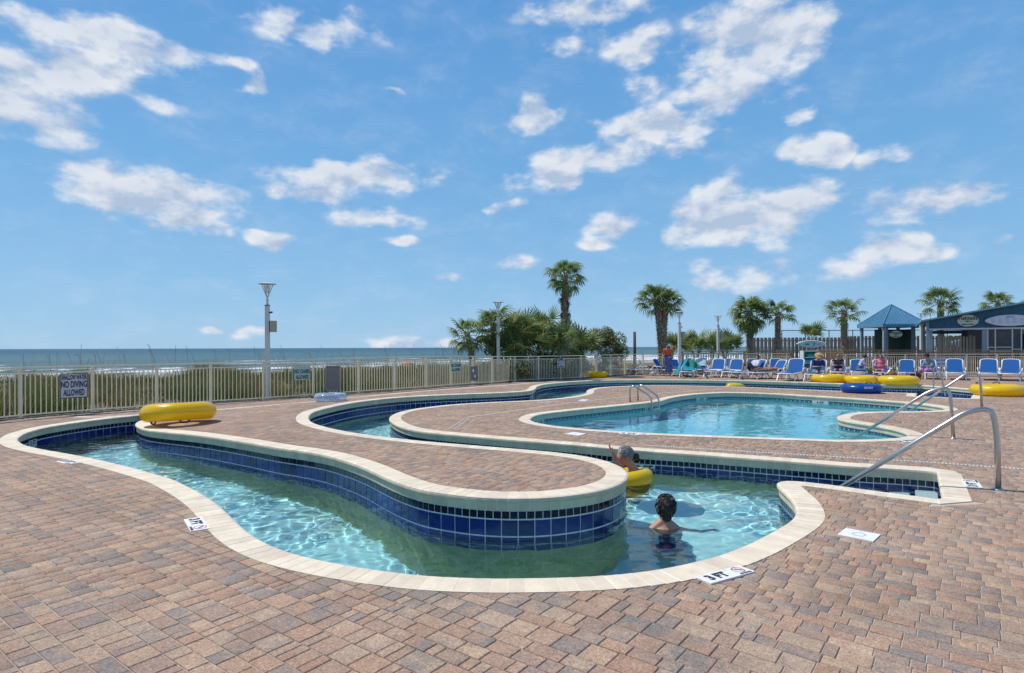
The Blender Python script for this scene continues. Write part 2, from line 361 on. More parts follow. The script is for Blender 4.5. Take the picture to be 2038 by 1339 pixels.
class Curve:
    def __init__(s, P):
        s.P = P; n = len(P); A = P; B = np.roll(P, -1, 0)
        s.area = .5*np.sum(A[:, 0]*B[:, 1]-B[:, 0]*A[:, 1])
        s.seg = np.linalg.norm(B-A, axis=1); s.cum = np.r_[0, np.cumsum(s.seg)]; s.L = s.cum[-1]
        T = np.roll(P, -1, 0)-np.roll(P, 1, 0); T /= np.linalg.norm(T, axis=1)[:, None]
        Nn = np.c_[T[:, 1], -T[:, 0]]*(1 if s.area > 0 else -1)   # outward, away from the water
        s.N = Nn
    def at(s, t):
        t = np.asarray(t) % s.L; c = np.r_[s.P, s.P[:1]]; n_ = np.r_[s.N, s.N[:1]]
        p = np.stack([np.interp(t, s.cum, c[:, k]) for k in (0, 1)], -1)
        n = np.stack([np.interp(t, s.cum, n_[:, k]) for k in (0, 1)], -1); n /= np.linalg.norm(n, axis=-1, keepdims=True)
        return p, n
    def dist(s, Q):
        """distance and nearest vertex index"""
        Q = np.asarray(Q); dm = np.full(len(Q), 1e9); ix = np.zeros(len(Q), int)
        for a in range(0, len(Q), 2000):
            q = Q[a:a+2000]; d = np.linalg.norm(q[:, None]-s.P[None], axis=2); ix[a:a+2000] = d.argmin(1); dm[a:a+2000] = d.min(1)
        return dm, ix
CR = Curve(RIVER); CM = Curve(MAINP)

# ---------------------------------------------------------------- materials
def add_stains(m_, sc, lo, hi):
    nt = m_.node_tree; N = nt.nodes; L = nt.links; b = N['Principled BSDF']; src = b.inputs['Base Color'].links[0].from_socket
    g = N.new('ShaderNodeNewGeometry'); n = N.new('ShaderNodeTexNoise'); n.inputs['Scale'].default_value = sc; n.inputs['Detail'].default_value = 7; n.inputs['Roughness'].default_value = .68; n.inputs['Distortion'].default_value = .6; L.new(g.outputs['Position'], n.inputs[0])
    mr = N.new('ShaderNodeMapRange'); L.new(n.outputs[0], mr.inputs[0]); mr.inputs[1].default_value = .3; mr.inputs[2].default_value = .68; mr.inputs[3].default_value = lo; mr.inputs[4].default_value = hi
    mx = N.new('ShaderNodeMix'); mx.data_type = 'RGBA'; mx.blend_type = 'MULTIPLY'; mx.inputs[0].default_value = 1; L.new(src, mx.inputs[6]); L.new(mr.outputs[0], mx.inputs[7]); L.new(mx.outputs[2], b.inputs['Base Color'])
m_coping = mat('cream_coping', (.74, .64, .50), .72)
ramp_attr(m_coping, 'tone', [(0, (.67,.56,.42)), (.35, (.735,.615,.455)), (.7, (.765,.645,.475)), (1, (.79,.68,.52))], .10, 5, .05)
def _face_green_bounce():  # shade and green bounce off the water, painted olive into the coping's steep faces
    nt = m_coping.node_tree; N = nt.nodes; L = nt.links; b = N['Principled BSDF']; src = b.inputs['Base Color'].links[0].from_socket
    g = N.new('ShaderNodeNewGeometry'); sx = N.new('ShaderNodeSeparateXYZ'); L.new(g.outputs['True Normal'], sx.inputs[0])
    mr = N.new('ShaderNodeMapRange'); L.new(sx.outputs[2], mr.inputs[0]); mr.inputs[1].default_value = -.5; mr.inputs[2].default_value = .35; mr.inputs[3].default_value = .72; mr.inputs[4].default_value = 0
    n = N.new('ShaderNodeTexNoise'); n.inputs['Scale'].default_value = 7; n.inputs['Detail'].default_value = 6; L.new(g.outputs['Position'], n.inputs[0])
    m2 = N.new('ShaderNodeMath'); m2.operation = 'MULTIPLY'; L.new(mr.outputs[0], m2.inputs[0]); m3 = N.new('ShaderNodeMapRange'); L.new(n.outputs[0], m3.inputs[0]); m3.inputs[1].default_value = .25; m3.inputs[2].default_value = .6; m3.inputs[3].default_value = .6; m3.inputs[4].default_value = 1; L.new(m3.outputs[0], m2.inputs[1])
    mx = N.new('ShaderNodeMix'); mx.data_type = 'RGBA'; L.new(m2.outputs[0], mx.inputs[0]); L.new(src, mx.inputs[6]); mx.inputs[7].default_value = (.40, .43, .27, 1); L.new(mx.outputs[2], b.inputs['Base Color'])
_face_green_bounce(); add_stains(m_coping, 3.5, .84, 1.05)
m_grout = mat('pale_joint', (.80, .73, .62), .9)
m_tile = mat('blue_glazed_tile', (.006, .016, .11), .13, spec=.4, coat=.25, bump=(9, .12))
ramp_attr(m_tile, 'tone', [(0, (.002,.007,.024)), (.3, (.003,.013,.042)), (.5, (.004,.015,.105)), (1, (.009,.030,.185))], .25, 6)
m_tgrout = mat('tile_joint', (.82, .83, .86), .8)
m_plaster = mat('pool_plaster', (.48, .78, .80), .7, noise=(2.2, .14))
m_olive = mat('stained_wall_plaster', (.56, .58, .36), .8, noise=(5, .4, (.32, .40, .20)))
m_plaster2 = mat('main_pool_plaster', (.22, .60, .66), .7, noise=(.8, .1))
m_paver = mat('paver_blend', (.3, .2, .15), .85, spec=.25)
ramp_attr(m_paver, 'tone', [(0, (0.23, 0.194, 0.17)), (0.15, (0.269, 0.216, 0.179)), (0.28, (0.318, 0.218, 0.164)), (0.44, (0.357, 0.232, 0.164)), (0.58, (0.401, 0.254, 0.17)), (0.7, (0.362, 0.268, 0.197)), (0.84, (0.45, 0.317, 0.213)), (1, (0.338, 0.201, 0.139))], .24, 34, .40, .8)
add_stains(m_paver, .9, .80, 1.10)
m_sand = mat('joint_sand', (.50, .43, .36), .95, noise=(60, .3))

# ---------------------------------------------------------------- deck base (one sheet with the pools cut out)
def make_deck():
    g1 = np.meshgrid(np.arange(-46, 60.1, 1.0), np.arange(-3, 62.1, 1.0)); g2 = np.meshgrid(np.arange(-11.85, 9, .35), np.arange(1.15, 24, .35))
    a = np.c_[g1[0].ravel(), g1[1].ravel()]; a = a[~((a[:, 0] > -12) & (a[:, 0] < 9.1) & (a[:, 1] > 1) & (a[:, 1] < 24.1))]
    pts = np.vstack([a, np.c_[g2[0].ravel(), g2[1].ravel()]])
    hole = [CR.P[::2], CM.P[::2]]
    keep = np.ones(len(pts), bool)
    for c in (CR, CM): keep &= c.dist(pts)[0] > .25
    # stop at the fence line on the beach side
    pts = pts[keep]
    V = [Vector(p) for p in pts]; E = []
    for h in hole:
        o = len(V); V += [Vector(p) for p in h]; E += [(o+i, o+(i+1) % len(h)) for i in range(len(h))]
    r = geometry.delaunay_2d_cdt(V, E, [], 0, 1e-5)
    vs = np.array([tuple(v) for v in r[0]]); tri = np.array([f for f in r[2] if len(f) == 3])
    c = vs[tri].mean(1); ok = ~poly_in(hole[0], c[:, 0], c[:, 1]) & ~poly_in(hole[1], c[:, 0], c[:, 1])
    ok &= deck_side(c[:, 0], c[:, 1])
    tri = tri[ok]; z = D(vs[:, 0], vs[:, 1])-.0075
    me = bpy.data.meshes.new('pool_deck'); me.from_pydata(np.c_[vs, z].tolist(), [], tri.tolist()); me.materials.append(m_sand)
    bm = bmesh.new(); bm.from_mesh(me); bmesh.ops.recalc_face_normals(bm, faces=bm.faces); bm.to_mesh(me); bm.free()
    for p in me.polygons[:1]:
        if p.normal.z < 0: me.flip_normals()
    return tag(mk('pool_deck', me), kind='structure')
FENCE1 = [Vector(G(*p).xy) for p in [(0,836.5),(70.6,829.5),(213.6,818.5),(338,809.3),(445,800.6),(560,793.6),(697,783.9),(840,773.6),(935,766.3),(1012,761)]]
d0 = (FENCE1[0]-FENCE1[1]).normalized()
FENCE1 = [FENCE1[0]+d0*9, FENCE1[0]+d0*4.5] + FENCE1
FENCE2 = [Vector((-.12, 27.9)), Vector(G(1162,752.4).xy), Vector((6.2, 34.2)), Vector((8.6, 35.9)), Vector((16.75, 36.0))]
FENCE3 = [Vector((17.9, 32.3)), Vector((24.6, 31.4)), Vector((36, 30.6))]
def fence_edge_poly():
    P = [tuple(p) for p in FENCE1]+[tuple(p) for p in FENCE2[1:3]]+[(8.8, 36.3), (60, 37.0), (60, -3), (-46, -3), (-46, -3)]
    n = Vector((d0.y, -d0.x))
    return np.array(P)
_EDGE = fence_edge_poly()
def deck_side(x, y): return poly_in(_EDGE, x, y)
deck = make_deck()

# ---------------------------------------------------------------- pavers
PA = math.atan2(-.60, .80)           # courses run down to the right
PU = np.array([math.cos(PA), math.sin(PA)]); PV = np.array([-PU[1], PU[0]])
DECK_MARKS = []                      # convex quads let into the paving (markers, lids)
def in_view(x, y, z=0, mx=60, my=40):
    px = CX+F*x/np.maximum(y, .1); py = YC+F*(H-z)/np.maximum(y, .1)
    return (y > .8) & (px > -mx) & (px < 2038+mx) & (py < 1339+mx+my)
def gen_pavers():
    rng = np.random.RandomState(3); rows = []
    v = -45.0
    while v < 66:
        w = .112 if rng.rand() < .78 else .168
        n = 1250; ln = rng.choice([.074, .112, .112, .168, .168, .168, .224], n); u = -62+np.r_[0, np.cumsum(ln)[:-1]]+rng.rand()*.2
        k = u < 70
        rows.append(np.c_[u[k], np.full(k.sum(), v), ln[k], np.full(k.sum(), w)]); v += w
    Rr = np.vstack(rows)
    cu = Rr[:, 0]+Rr[:, 2]/2; cv = Rr[:, 1]+Rr[:, 3]/2
    c = cu[:, None]*PU+cv[:, None]*PV
    k = in_view(c[:, 0], c[:, 1], 0, 560, 300) & (c[:, 1] < 37.2); Rr = Rr[k]; c = c[k]
    k = deck_side(c[:, 0], c[:, 1]) & deck_side(c[:, 0], c[:, 1]+.25) & deck_side(c[:, 0]-.2, c[:, 1]+.1); Rr = Rr[k]; c = c[k]
    inr = poly_in(CR.P, c[:, 0], c[:, 1]); inm = poly_in(CM.P, c[:, 0], c[:, 1])
    dr, ir = CR.dist(c); dm, im = CM.dist(c)
    out = (~inr) & (~inm); lim = COPW-.02
    far = out & (dr > lim+.17) & (dm > lim+.17)
    edge = ~far & ((dr < .6) | (dm < .6)) & ~(inr & (dr > .2)) & ~(inm & (dm > .2))
    return Rr[far], c[far], Rr[edge], c[edge]
def corners(Rr, g):
    u0 = Rr[:, 0]+g; u1 = Rr[:, 0]+Rr[:, 2]-g; v0 = Rr[:, 1]+g; v1 = Rr[:, 1]+Rr[:, 3]-g
    return [u[:, None]*PU+v[:, None]*PV for u, v in ((u0, v0), (u1, v0), (u1, v1), (u0, v1))]
Rf, cf, Re, ce = gen_pavers()
def clip_poly(P, c, n, off):
    """keep the part of convex P with (p-c).n >= off"""
    out = []
    for i in range(len(P)):
        a = P[i]; b = P[(i+1) % len(P)]; da = np.dot(a-c, n)-off; db = np.dot(b-c, n)-off
        if da >= 0: out.append(a)
        if (da < 0) != (db < 0): out.append(a+(b-a)*(da/(da-db)))
    return out
def paver_tones(n, rng, c):
    t = rng.rand(n)
    # warm stones by the coping and island, greyer towards the open deck
    return np.clip(t, 0, 1)
def build_pavers():
    rng = np.random.RandomState(5)
    n = len(Rf); g = .0032
    cor = corners(Rf, g); cin = corners(Rf, g+.0035)
    zc = D(cf[:, 0], cf[:, 1]); tone = paver_tones(n, rng, cf)
    jit = rng.uniform(-.0014, .0014, n); tu = rng.uniform(-.006, .006, (n, 2))
    def zz(q, dz):
        loc = q-cf; return zc*0+D(q[:, 0], q[:, 1])+jit+(loc*tu).sum(1)+dz
    dist = cf[:, 1]
    inv = in_view(cf[:, 0], cf[:, 1], 0, 0)
    order = np.argsort(np.where(inv, dist, 1e9)); single = np.zeros(n, bool); single[order[:300]] = True
    V = np.concatenate([np.stack([np.c_[cor[i], zz(cor[i], -.024)] for i in range(4)], 1),
                        np.stack([np.c_[cor[i], zz(cor[i], -.0035)] for i in range(4)], 1),
                        np.stack([np.c_[cin[i], zz(cin[i], 0)] for i in range(4)], 1)], 1)     # n,12,3
    Fc = [(8, 9, 10, 11)]+[(4+i, 4+(i+1) % 4, 8+(i+1) % 4, 8+i) for i in range(4)]+[(i, (i+1) % 4, 4+(i+1) % 4, 4+i) for i in range(4)]
    Fa = np.array(Fc)
    rest = ~single
    Vr = V[rest]; nr = len(Vr); faces = (np.arange(nr)[:, None, None]*12+Fa[None]).reshape(-1, 4)
    me = bpy.data.meshes.new('paver'); me.vertices.add(nr*12); me.vertices.foreach_set('co', Vr.reshape(-1).astype(np.float32))
    me.loops.add(len(faces)*4); me.loops.foreach_set('vertex_index', faces.reshape(-1).astype(np.int32))
    me.polygons.add(len(faces)); me.polygons.foreach_set('loop_start', np.arange(0, len(faces)*4, 4, dtype=np.int32))
    me.update(calc_edges=True); me.materials.append(m_paver)
    a = me.attributes.new('tone', 'FLOAT', 'POINT'); a.data.foreach_set('value', np.repeat(tone[rest], 12).astype(np.float32))
    tag(mk('paver', me, deck), kind='stuff')
    for i in np.where(single)[0]:
        b = MB(); o = V[i].mean(0); b.add((V[i]-o).tolist(), Fc, tone[i]); b.build('paver', m_paver, deck, loc=tuple(o))
    # cut pavers along the coping
    b = MB(); cc = corners(Re, g); tn = paver_tones(len(Re), rng, ce); cand = []
    dr, ir = CR.dist(ce); dm, im = CM.dist(ce)
    for i in range(len(Re)):
        P = [q[i] for q in cc]
        for C_, dd, ix in ((CR, dr[i], ir[i]), (CM, dm[i], im[i])):
            if dd < .62:
                # clip by the tangents nearest each corner
                ks = {ix}
                for p in list(P): ks.add(int(np.linalg.norm(C_.P-p, axis=1).argmin()))
                for k in ks:
                    if np.linalg.norm(C_.P[k]-ce[i]) < .55: P = clip_poly(P, C_.P[k], C_.N[k], COPW-.03)
                    if len(P) < 3: break
            if len(P) < 3: break
        if len(P) < 3: continue
        A = np.array(P); c = A.mean(0)
        if max(np.linalg.norm(A-c, axis=1)) < .02: continue
        cand.append((i, A, c))
    cs = np.array([c for _, _, c in cand]); wet = poly_in(CR.P, cs[:, 0], cs[:, 1]) | poly_in(CM.P, cs[:, 0], cs[:, 1])
    AP = np.vstack([A for _, A, _ in cand]); BP = np.vstack([c+(A-c)*np.maximum(0, (np.linalg.norm(A-c, axis=1)[:, None]-.004)/np.maximum(np.linalg.norm(A-c, axis=1)[:, None], 1e-6)) for _, A, c in cand])
    ZA = D(AP[:, 0], AP[:, 1]); ZB = D(BP[:, 0], BP[:, 1]); o0 = 0
    for w_, (i, A, c) in zip(wet, cand):
        k = len(A); B_ = BP[o0:o0+k]; za0 = ZA[o0:o0+k]; zb0 = ZB[o0:o0+k]; o0 += k
        if w_: continue
        j = rng.uniform(-.0014, .0014); za = za0+j; zb = zb0+j
        vs = [(*A[q], za[q]-.024) for q in range(k)]+[(*A[q], za[q]-.0035) for q in range(k)]+[(*B_[q], zb[q]) for q in range(k)]
        fs = [tuple(2*k+q for q in range(k))]+[(k+q, k+(q+1) % k, 2*k+(q+1) % k, 2*k+q) for q in range(k)]+[(q, (q+1) % k, k+(q+1) % k, k+q) for q in range(k)]
        b.add(vs, fs, tn[i])
    tag(b.build('cut_paver', m_paver, deck), kind='stuff')
build_pavers()

# ---------------------------------------------------------------- pool basins: walls, floor, tiles, coping
def zone(name, C_, plaster, wz, tile_rows, first):
    root = tag(bpy.data.objects.new(name, None), kind='structure'); COL.objects.link(root)
    P = C_.P; n = len(P)
    # shell: grout strip behind the tiles, plaster below, floor
    W_ = P+C_.N*.034; zt = D(P[:, 0]+C_.N[:, 0]*.1, P[:, 1]+C_.N[:, 1]*.1)
    b = MB(); fl = []
    levels = [(-.03, 0), (tile_rows, 0), (tile_rows, 1), (FLOOR_Z-.05, 1)]
    vs = []
    for (lv, _) in levels:
        z = zt+lv if lv > -1 else np.full(n, lv)
        vs.append(np.c_[W_, z])
    b.v = [tuple(x) for x in np.vstack(vs)]
    for a, mi in ((0, 0), (2, 1)):
        for i in range(n):
            j = (i+1) % n; f = (a*n+i, a*n+j, (a+1)*n+j, (a+1)*n+i)
            b.f.append(f[::-1] if C_.area > 0 else f); b.mi.append(mi)
    sh = b.build('pool_wall', [m_tgrout, m_olive if tile_rows < -.5 else plaster], root, smooth=True); sh.cycles.is_caustics_receiver = True
    fp = W_[::2]; fb = MB(); f = tuple(range(len(fp))); fb.add([(q[0], q[1], FLOOR_Z) for q in fp], [f if C_.area > 0 else f[::-1]])
    fo = fb.build('pool_floor', plaster, root); fo.cycles.is_caustics_receiver = True
    return root
def lim_width(C_, p, n):
    """how far a coping stone may reach before it meets one from the other side"""
    ds = np.linspace(COPW, .06, 9); q = p[None]+n[None]*ds[:, None]
    dd, _ = C_.dist(q); ok = dd >= ds*.985-.004
    return ds[ok.argmax()] if ok.any() else .06
PROF = [(.022, -.135), (.020, -.058), (.006, -.052), (-.003, -.036), (-.002, -.018), (.008, -.004), (.026, .004), (None, .004), (None, -.03)]
def coping(C_, root, singles):
    nb = int(C_.L/.112); T = np.linspace(0, C_.L, nb+1); p, nn = C_.at(T)
    gap = .0035/ (C_.L/nb)
    pa, na = C_.at(T[:-1]+.0024); pb, nb_ = C_.at(T[1:]-.0024); pm, nm = C_.at((T[:-1]+T[1:])/2)
    rng = np.random.RandomState(9)
    wl = np.array([min(lim_width(C_, pm[i], nm[i]), COPW) for i in range(len(pm))])
    wl = np.array([wl[max(0, i-1):i+2].min() if wl[i] < COPW-.01 else wl[i] for i in range(len(wl))])
    zd = D(pm[:, 0]+nm[:, 0]*.15, pm[:, 1]+nm[:, 1]*.15)
    inv = in_view(pm[:, 0], pm[:, 1], 0, 0); rank = np.argsort(np.where(inv, pm[:, 1], 1e9)); one = set(rank[:singles].tolist())
    big = MB(); grout = MB(); k = len(PROF)
    for i in range(len(pm)):
        ra = max(.05, wl[i]); vs = []; tone = rng.rand(); dz = rng.uniform(-.0008, .0008)
        for (q, n_) in ((pa[i], na[i]), (pb[i], nb_[i])):
            for (o, z) in PROF:
                o = ra if o is None else o; x = q+n_*o; vs.append((x[0], x[1], zd[i]+z+dz*(1 if z > -.01 else 0)))
        fs = [(j, j+1, k+j+1, k+j) for j in range(k-1)]
        if C_.area < 0: fs = [f[::-1] for f in fs]
        fs += [tuple(range(k)), tuple(range(2*k-1, k-1, -1))]
        if i in one:
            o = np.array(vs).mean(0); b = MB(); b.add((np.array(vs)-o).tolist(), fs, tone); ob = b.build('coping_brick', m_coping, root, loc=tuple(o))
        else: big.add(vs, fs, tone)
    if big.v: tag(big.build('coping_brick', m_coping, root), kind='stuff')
    # joint mortar
    vs = []; wj = np.array([min(wl[min(int(t/(C_.L/len(pm))), len(pm)-1)], COPW) for t in T[:-1]]); q, nq = C_.at(T[:-1]); z0 = D(q[:, 0]+nq[:, 0]*.15, q[:, 1]+nq[:, 1]*.15)
    for i in range(len(q)):
        for (o, z) in PROF:
            o2 = (wj[i]-.004 if o is None else o+.0018); x = q[i]+nq[i]*o2; vs.append((x[0], x[1], z0[i]+(z-.0018 if o is None or o > .005 else z)))
    fs = []
    N_ = len(q)
    for i in range(N_):
        j = (i+1) % N_
        for a in range(k-1):
            f = (i*k+a, i*k+a+1, j*k+a+1, j*k+a); fs.append(f if C_.area > 0 else f[::-1])
    grout.add(vs, fs); grout.build('coping_mortar', m_grout, root)
def tiles(C_, root, rows, singles, mt):
    """rows: (top, height, width, tone range)"""
    cand = []
    for ri, (top, hgt, wid, t0, t1) in enumerate(rows):
        n = int(C_.L/wid); T = np.linspace(0, C_.L, n+1)
        pa, na = C_.at(T[:-1]+.0045); pb, nb_ = C_.at(T[1:]-.0045); pm, nm = C_.at((T[:-1]+T[1:])/2); zd = D(pm[:, 0]+nm[:, 0]*.1, pm[:, 1]+nm[:, 1]*.1)
        rng = np.random.RandomState(20+ri)
        for i in range(n):
            a = pa[i]+na[i]*.0335; b_ = pb[i]+nb_[i]*.0335; o = -nm[i]
            zt = zd[i]+top-.0055; zb = zd[i]+top-hgt+.0055; th = .0060; e = .0020
            ax = (b_-a)/np.linalg.norm(b_-a)
            back = [(*a, zb), (*b_, zb), (*b_, zt), (*a, zt)]
            fa = a+o*th+ax*e; fb = b_+o*th-ax*e; tl = rng.uniform(-.0012, .0012, 4)
            fr = [(*(fa+o*tl[0]), zb+e), (*(fb+o*tl[1]), zb+e), (*(fb+o*tl[2]), zt-e), (*(fa+o*tl[3]), zt-e)]
            fs = [(4, 5, 6, 7), (0, 1, 5, 4), (1, 2, 6, 5), (2, 3, 7, 6), (3, 0, 4, 7)]
            if C_.area > 0: fs = [f[::-1] for f in fs]
            face = float(np.dot(o, -pm[i]))/np.linalg.norm(pm[i])   # faces the camera?
            sc = (pm[i][1] if face > .15 and pm[i][1] > 5 and in_view(pm[i][0], pm[i][1]) and zt > WATER_Z else 1e6)
            cand.append((sc, back+fr, fs, rng.uniform(t0, t1), hgt))
    cand.sort(key=lambda c: c[0]); b = MB()
    for i, (s, v, f, t, hh) in enumerate(cand):
        if i < singles and s < 1e5:
            o = np.array(v).mean(0); q = MB(); q.add((np.array(v)-o).tolist(), f, t); ob = q.build('tile', mt, root, loc=tuple(o)); ob.cycles.is_caustics_receiver = True
        else: b.add(v, f, t)
    ob = tag(b.build('tile', mt, root), kind='stuff'); ob.cycles.is_caustics_receiver = True
river = zone('lazy_river_basin', CR, m_plaster, WATER_Z, -.745, .09)
coping(CR, river, 300)
tiles(CR, river, [(-.138, .086, .087, 0, .34), (-.227, .172, .174, .42, 1), (-.402, .172, .174, .42, 1), (-.577, .166, .174, .42, 1)], 300, m_tile)
main = zone('main_pool_basin', CM, m_plaster2, MAIN_Z, -.30, .1)
coping(CM, main, 120)
m_tile2 = mat('teal_pattern_tile', (.012, .07, .11), .2, coat=.4); ramp_attr(m_tile2, 'tone', [(0, (.010,.05,.08)), (1, (.02,.10,.14))])
m_dia = mat('diamond_glaze', (.50, .62, .60), .25)
tiles(CM, main, [(-.138, .15, .152, 0, 1)], 120, m_tile2)
def diamonds():
    b = MB(); n = int(CM.L/.152); T = (np.arange(n)+.5)*CM.L/n; p, nn = CM.at(T); z = D(p[:, 0]+nn[:, 0]*.1, p[:, 1]+nn[:, 1]*.1)-.14
    for i in range(n):
        ax = Vector((-nn[i][1], nn[i][0], 0)); c = Vector((*(p[i]+nn[i]*.0225), z[i])); o = Vector((*(-nn[i]), 0))
        for s in (-1, 1):
            b.add([c+ax*s*.072+o*.001+Vector((0,0,-.125)), c+ax*s*.002+o*.001+Vector((0,0,-.02)), c+ax*s*.002+o*.001+Vector((0,0,-.04)), c+ax*s*.055+o*.001+Vector((0,0,-.125))], [(0,1,2,3)])
    tag(b.build('tile_diamond', m_dia, main), kind='stuff')
diamonds()

# ---------------------------------------------------------------- the steps at the river entries
m_white = mat('white_plaster_step', (.80, .82, .80), .5)
def entry_steps(px_c, name, n=3):
    a, b_, c, d_ = [Z(*p, -.1) for p in px_c]        # right-back, right-front, left-front, left-back
    b = MB(); t = MB()
    for i in range(n):
        s0 = i*.30; u = Vector((c-b_).xy).normalized().to_3d(); z = -.385-.22*i
        p0 = a+u*s0; p1 = b_+u*s0; w = (p1-p0).normalized(); e0 = p0-w*.03; e1 = p1+w*.03
        q = [e0, e0+u*.31, e1+u*.31, e1]
        vs = [(v.x, v.y, z) for v in q]+[(v.x, v.y, FLOOR_Z) for v in q]
        b.add(vs, [(0,1,2,3), (1,5,6,2), (0,4,5,1), (2,6,7,3)])
        vs = [(v.x, v.y, z+.004) for v in (e0+u*.25, e0+u*.312, e1+u*.312, e1+u*.25)]; t.add(vs, [(0,1,2,3)], .9)
        x = [e0+u*.3145, e1+u*.3145]; t.add([(x[0].x,x[0].y,z),(x[1].x,x[1].y,z),(x[1].x,x[1].y,z-.05),(x[0].x,x[0].y,z-.05)], [(0,1,2,3)], .9)
    o = b.build('entry_step', m_white, river); o.cycles.is_caustics_receiver = True; t.build('step_edge_tile', m_tile, river)
entry_steps([(1864.5,938.6),(1875.5,993.5),(1804.6,984.6),(1796.4,933)], 'entry')
entry_steps([(1943,775.5),(1931,793),(1880,791),(1890,771)], 'entry')

# ---------------------------------------------------------------- water
def make_water(name, C_, z, step, amp, seed, glass, k0=1.0):
    P = C_.P; x0, y0 = P.min(0)-step; x1, y1 = P.max(0)+step
    nx = int((x1-x0)/step)+2; ny = int((y1-y0)/step)+2
    X, Y = np.meshgrid(x0+np.arange(nx)*step, y0+np.arange(ny)*step)
    # inside mask, one cell wider than the outline
    Q = np.c_[X.ravel(), Y.ravel()]; ins = poly_in(P[::2], Q[:, 0], Q[:, 1]).reshape(ny, nx)
    g = ins.copy()
    for dx in (-1, 0, 1):
        for dy in (-1, 0, 1): g |= np.roll(np.roll(ins, dx, 1), dy, 0)
    rng = np.random.RandomState(seed); h = np.zeros_like(X)
    # gentle warp so that the crests are not straight
    wx = X+.12*np.sin(1.7*Y+.6*X+1)+.08*np.sin(3.1*X-1.2*Y); wy = Y+.12*np.sin(1.9*X-.5*Y+2)+.07*np.sin(2.7*Y+1.4*X)
    for lam, a, cnt in ((1.3, .30, 5), (.62, .26, 9), (.34, .20, 13), (.2, .15, 16), (.125, .07, 14)):
        for _ in range(cnt):
            l = lam*rng.uniform(.75, 1.3)*k0; th = rng.uniform(0, 2*math.pi) if rng.rand() < .6 else rng.normal(-.7, .5)
            ph = rng.uniform(0, 6.28); kx = 2*math.pi/l
            h += a/math.sqrt(cnt)*np.sin(kx*(wx*math.cos(th)+wy*math.sin(th))+ph)*(l/1.0)**.35
    mod = .75+.35*np.sin(.9*X+1.3*Y)+.25*np.sin(1.7*X-.8*Y+2)
    zz = z+amp*h*np.clip(mod, .35, 1.4)
    idx = -np.ones(X.shape, int); vm = g; idx[vm] = np.arange(vm.sum())
    V = np.c_[X[vm], Y[vm], zz[vm]]
    a = idx[:-1, :-1]; b = idx[:-1, 1:]; c = idx[1:, 1:]; d = idx[1:, :-1]; ok = (a >= 0) & (b >= 0) & (c >= 0) & (d >= 0)
    Fq = np.c_[a[ok], b[ok], c[ok], d[ok]]
    me = bpy.data.meshes.new(name); me.vertices.add(len(V)); me.vertices.foreach_set('co', V.reshape(-1).astype(np.float32))
    me.loops.add(len(Fq)*4); me.loops.foreach_set('vertex_index', Fq.reshape(-1).astype(np.int32))
    me.polygons.add(len(Fq)); me.polygons.foreach_set('loop_start', np.arange(0, len(Fq)*4, 4, dtype=np.int32))
    me.update(calc_edges=True); me.polygons.foreach_set('use_smooth', [True]*len(Fq)); me.materials.append(glass)
    o = tag(mk(name, me), kind='structure'); o.cycles.is_caustics_caster = True; return o
def water_mat(name, col, ior=1.38):
    m_ = bpy.data.materials.new(name); m_.use_nodes = True; nt = m_.node_tree; nt.nodes.clear()
    o = nt.nodes.new('ShaderNodeOutputMaterial'); g = nt.nodes.new('ShaderNodeBsdfGlass'); g.inputs['IOR'].default_value = ior; g.inputs['Roughness'].default_value = 0
    g.inputs['Color'].default_value = (*col, 1); nt.links.new(g.outputs[0], o.inputs[0]); return m_
m_water = water_mat('clear_pool_water', (.86, .985, 1.0))
make_water('lazy_river_water', CR, WATER_Z, .025, .0145, 4, m_water)
make_water('main_pool_water', CM, MAIN_Z, .045, .0065, 11, water_mat('main_pool_water', (.86, .97, 1.0), 1.28), .75)
# ================================================================== POOLSIDE OBJECTS
m_steel = mat('brushed_steel', (.50, .48, .46), .30, metal=.9, bump=(40, .05))
m_black = mat('black_plastic', (.015, .015, .016), .4)
m_mark = mat('marker_white', (.78, .78, .76), .5, noise=(30, .1))
m_ink = mat('marker_black', (.02, .02, .025), .5)
m_red = mat('marker_red', (.45, .03, .06), .5)
m_lid = mat('lid_white', (.78, .77, .74), .5, noise=(20, .12))

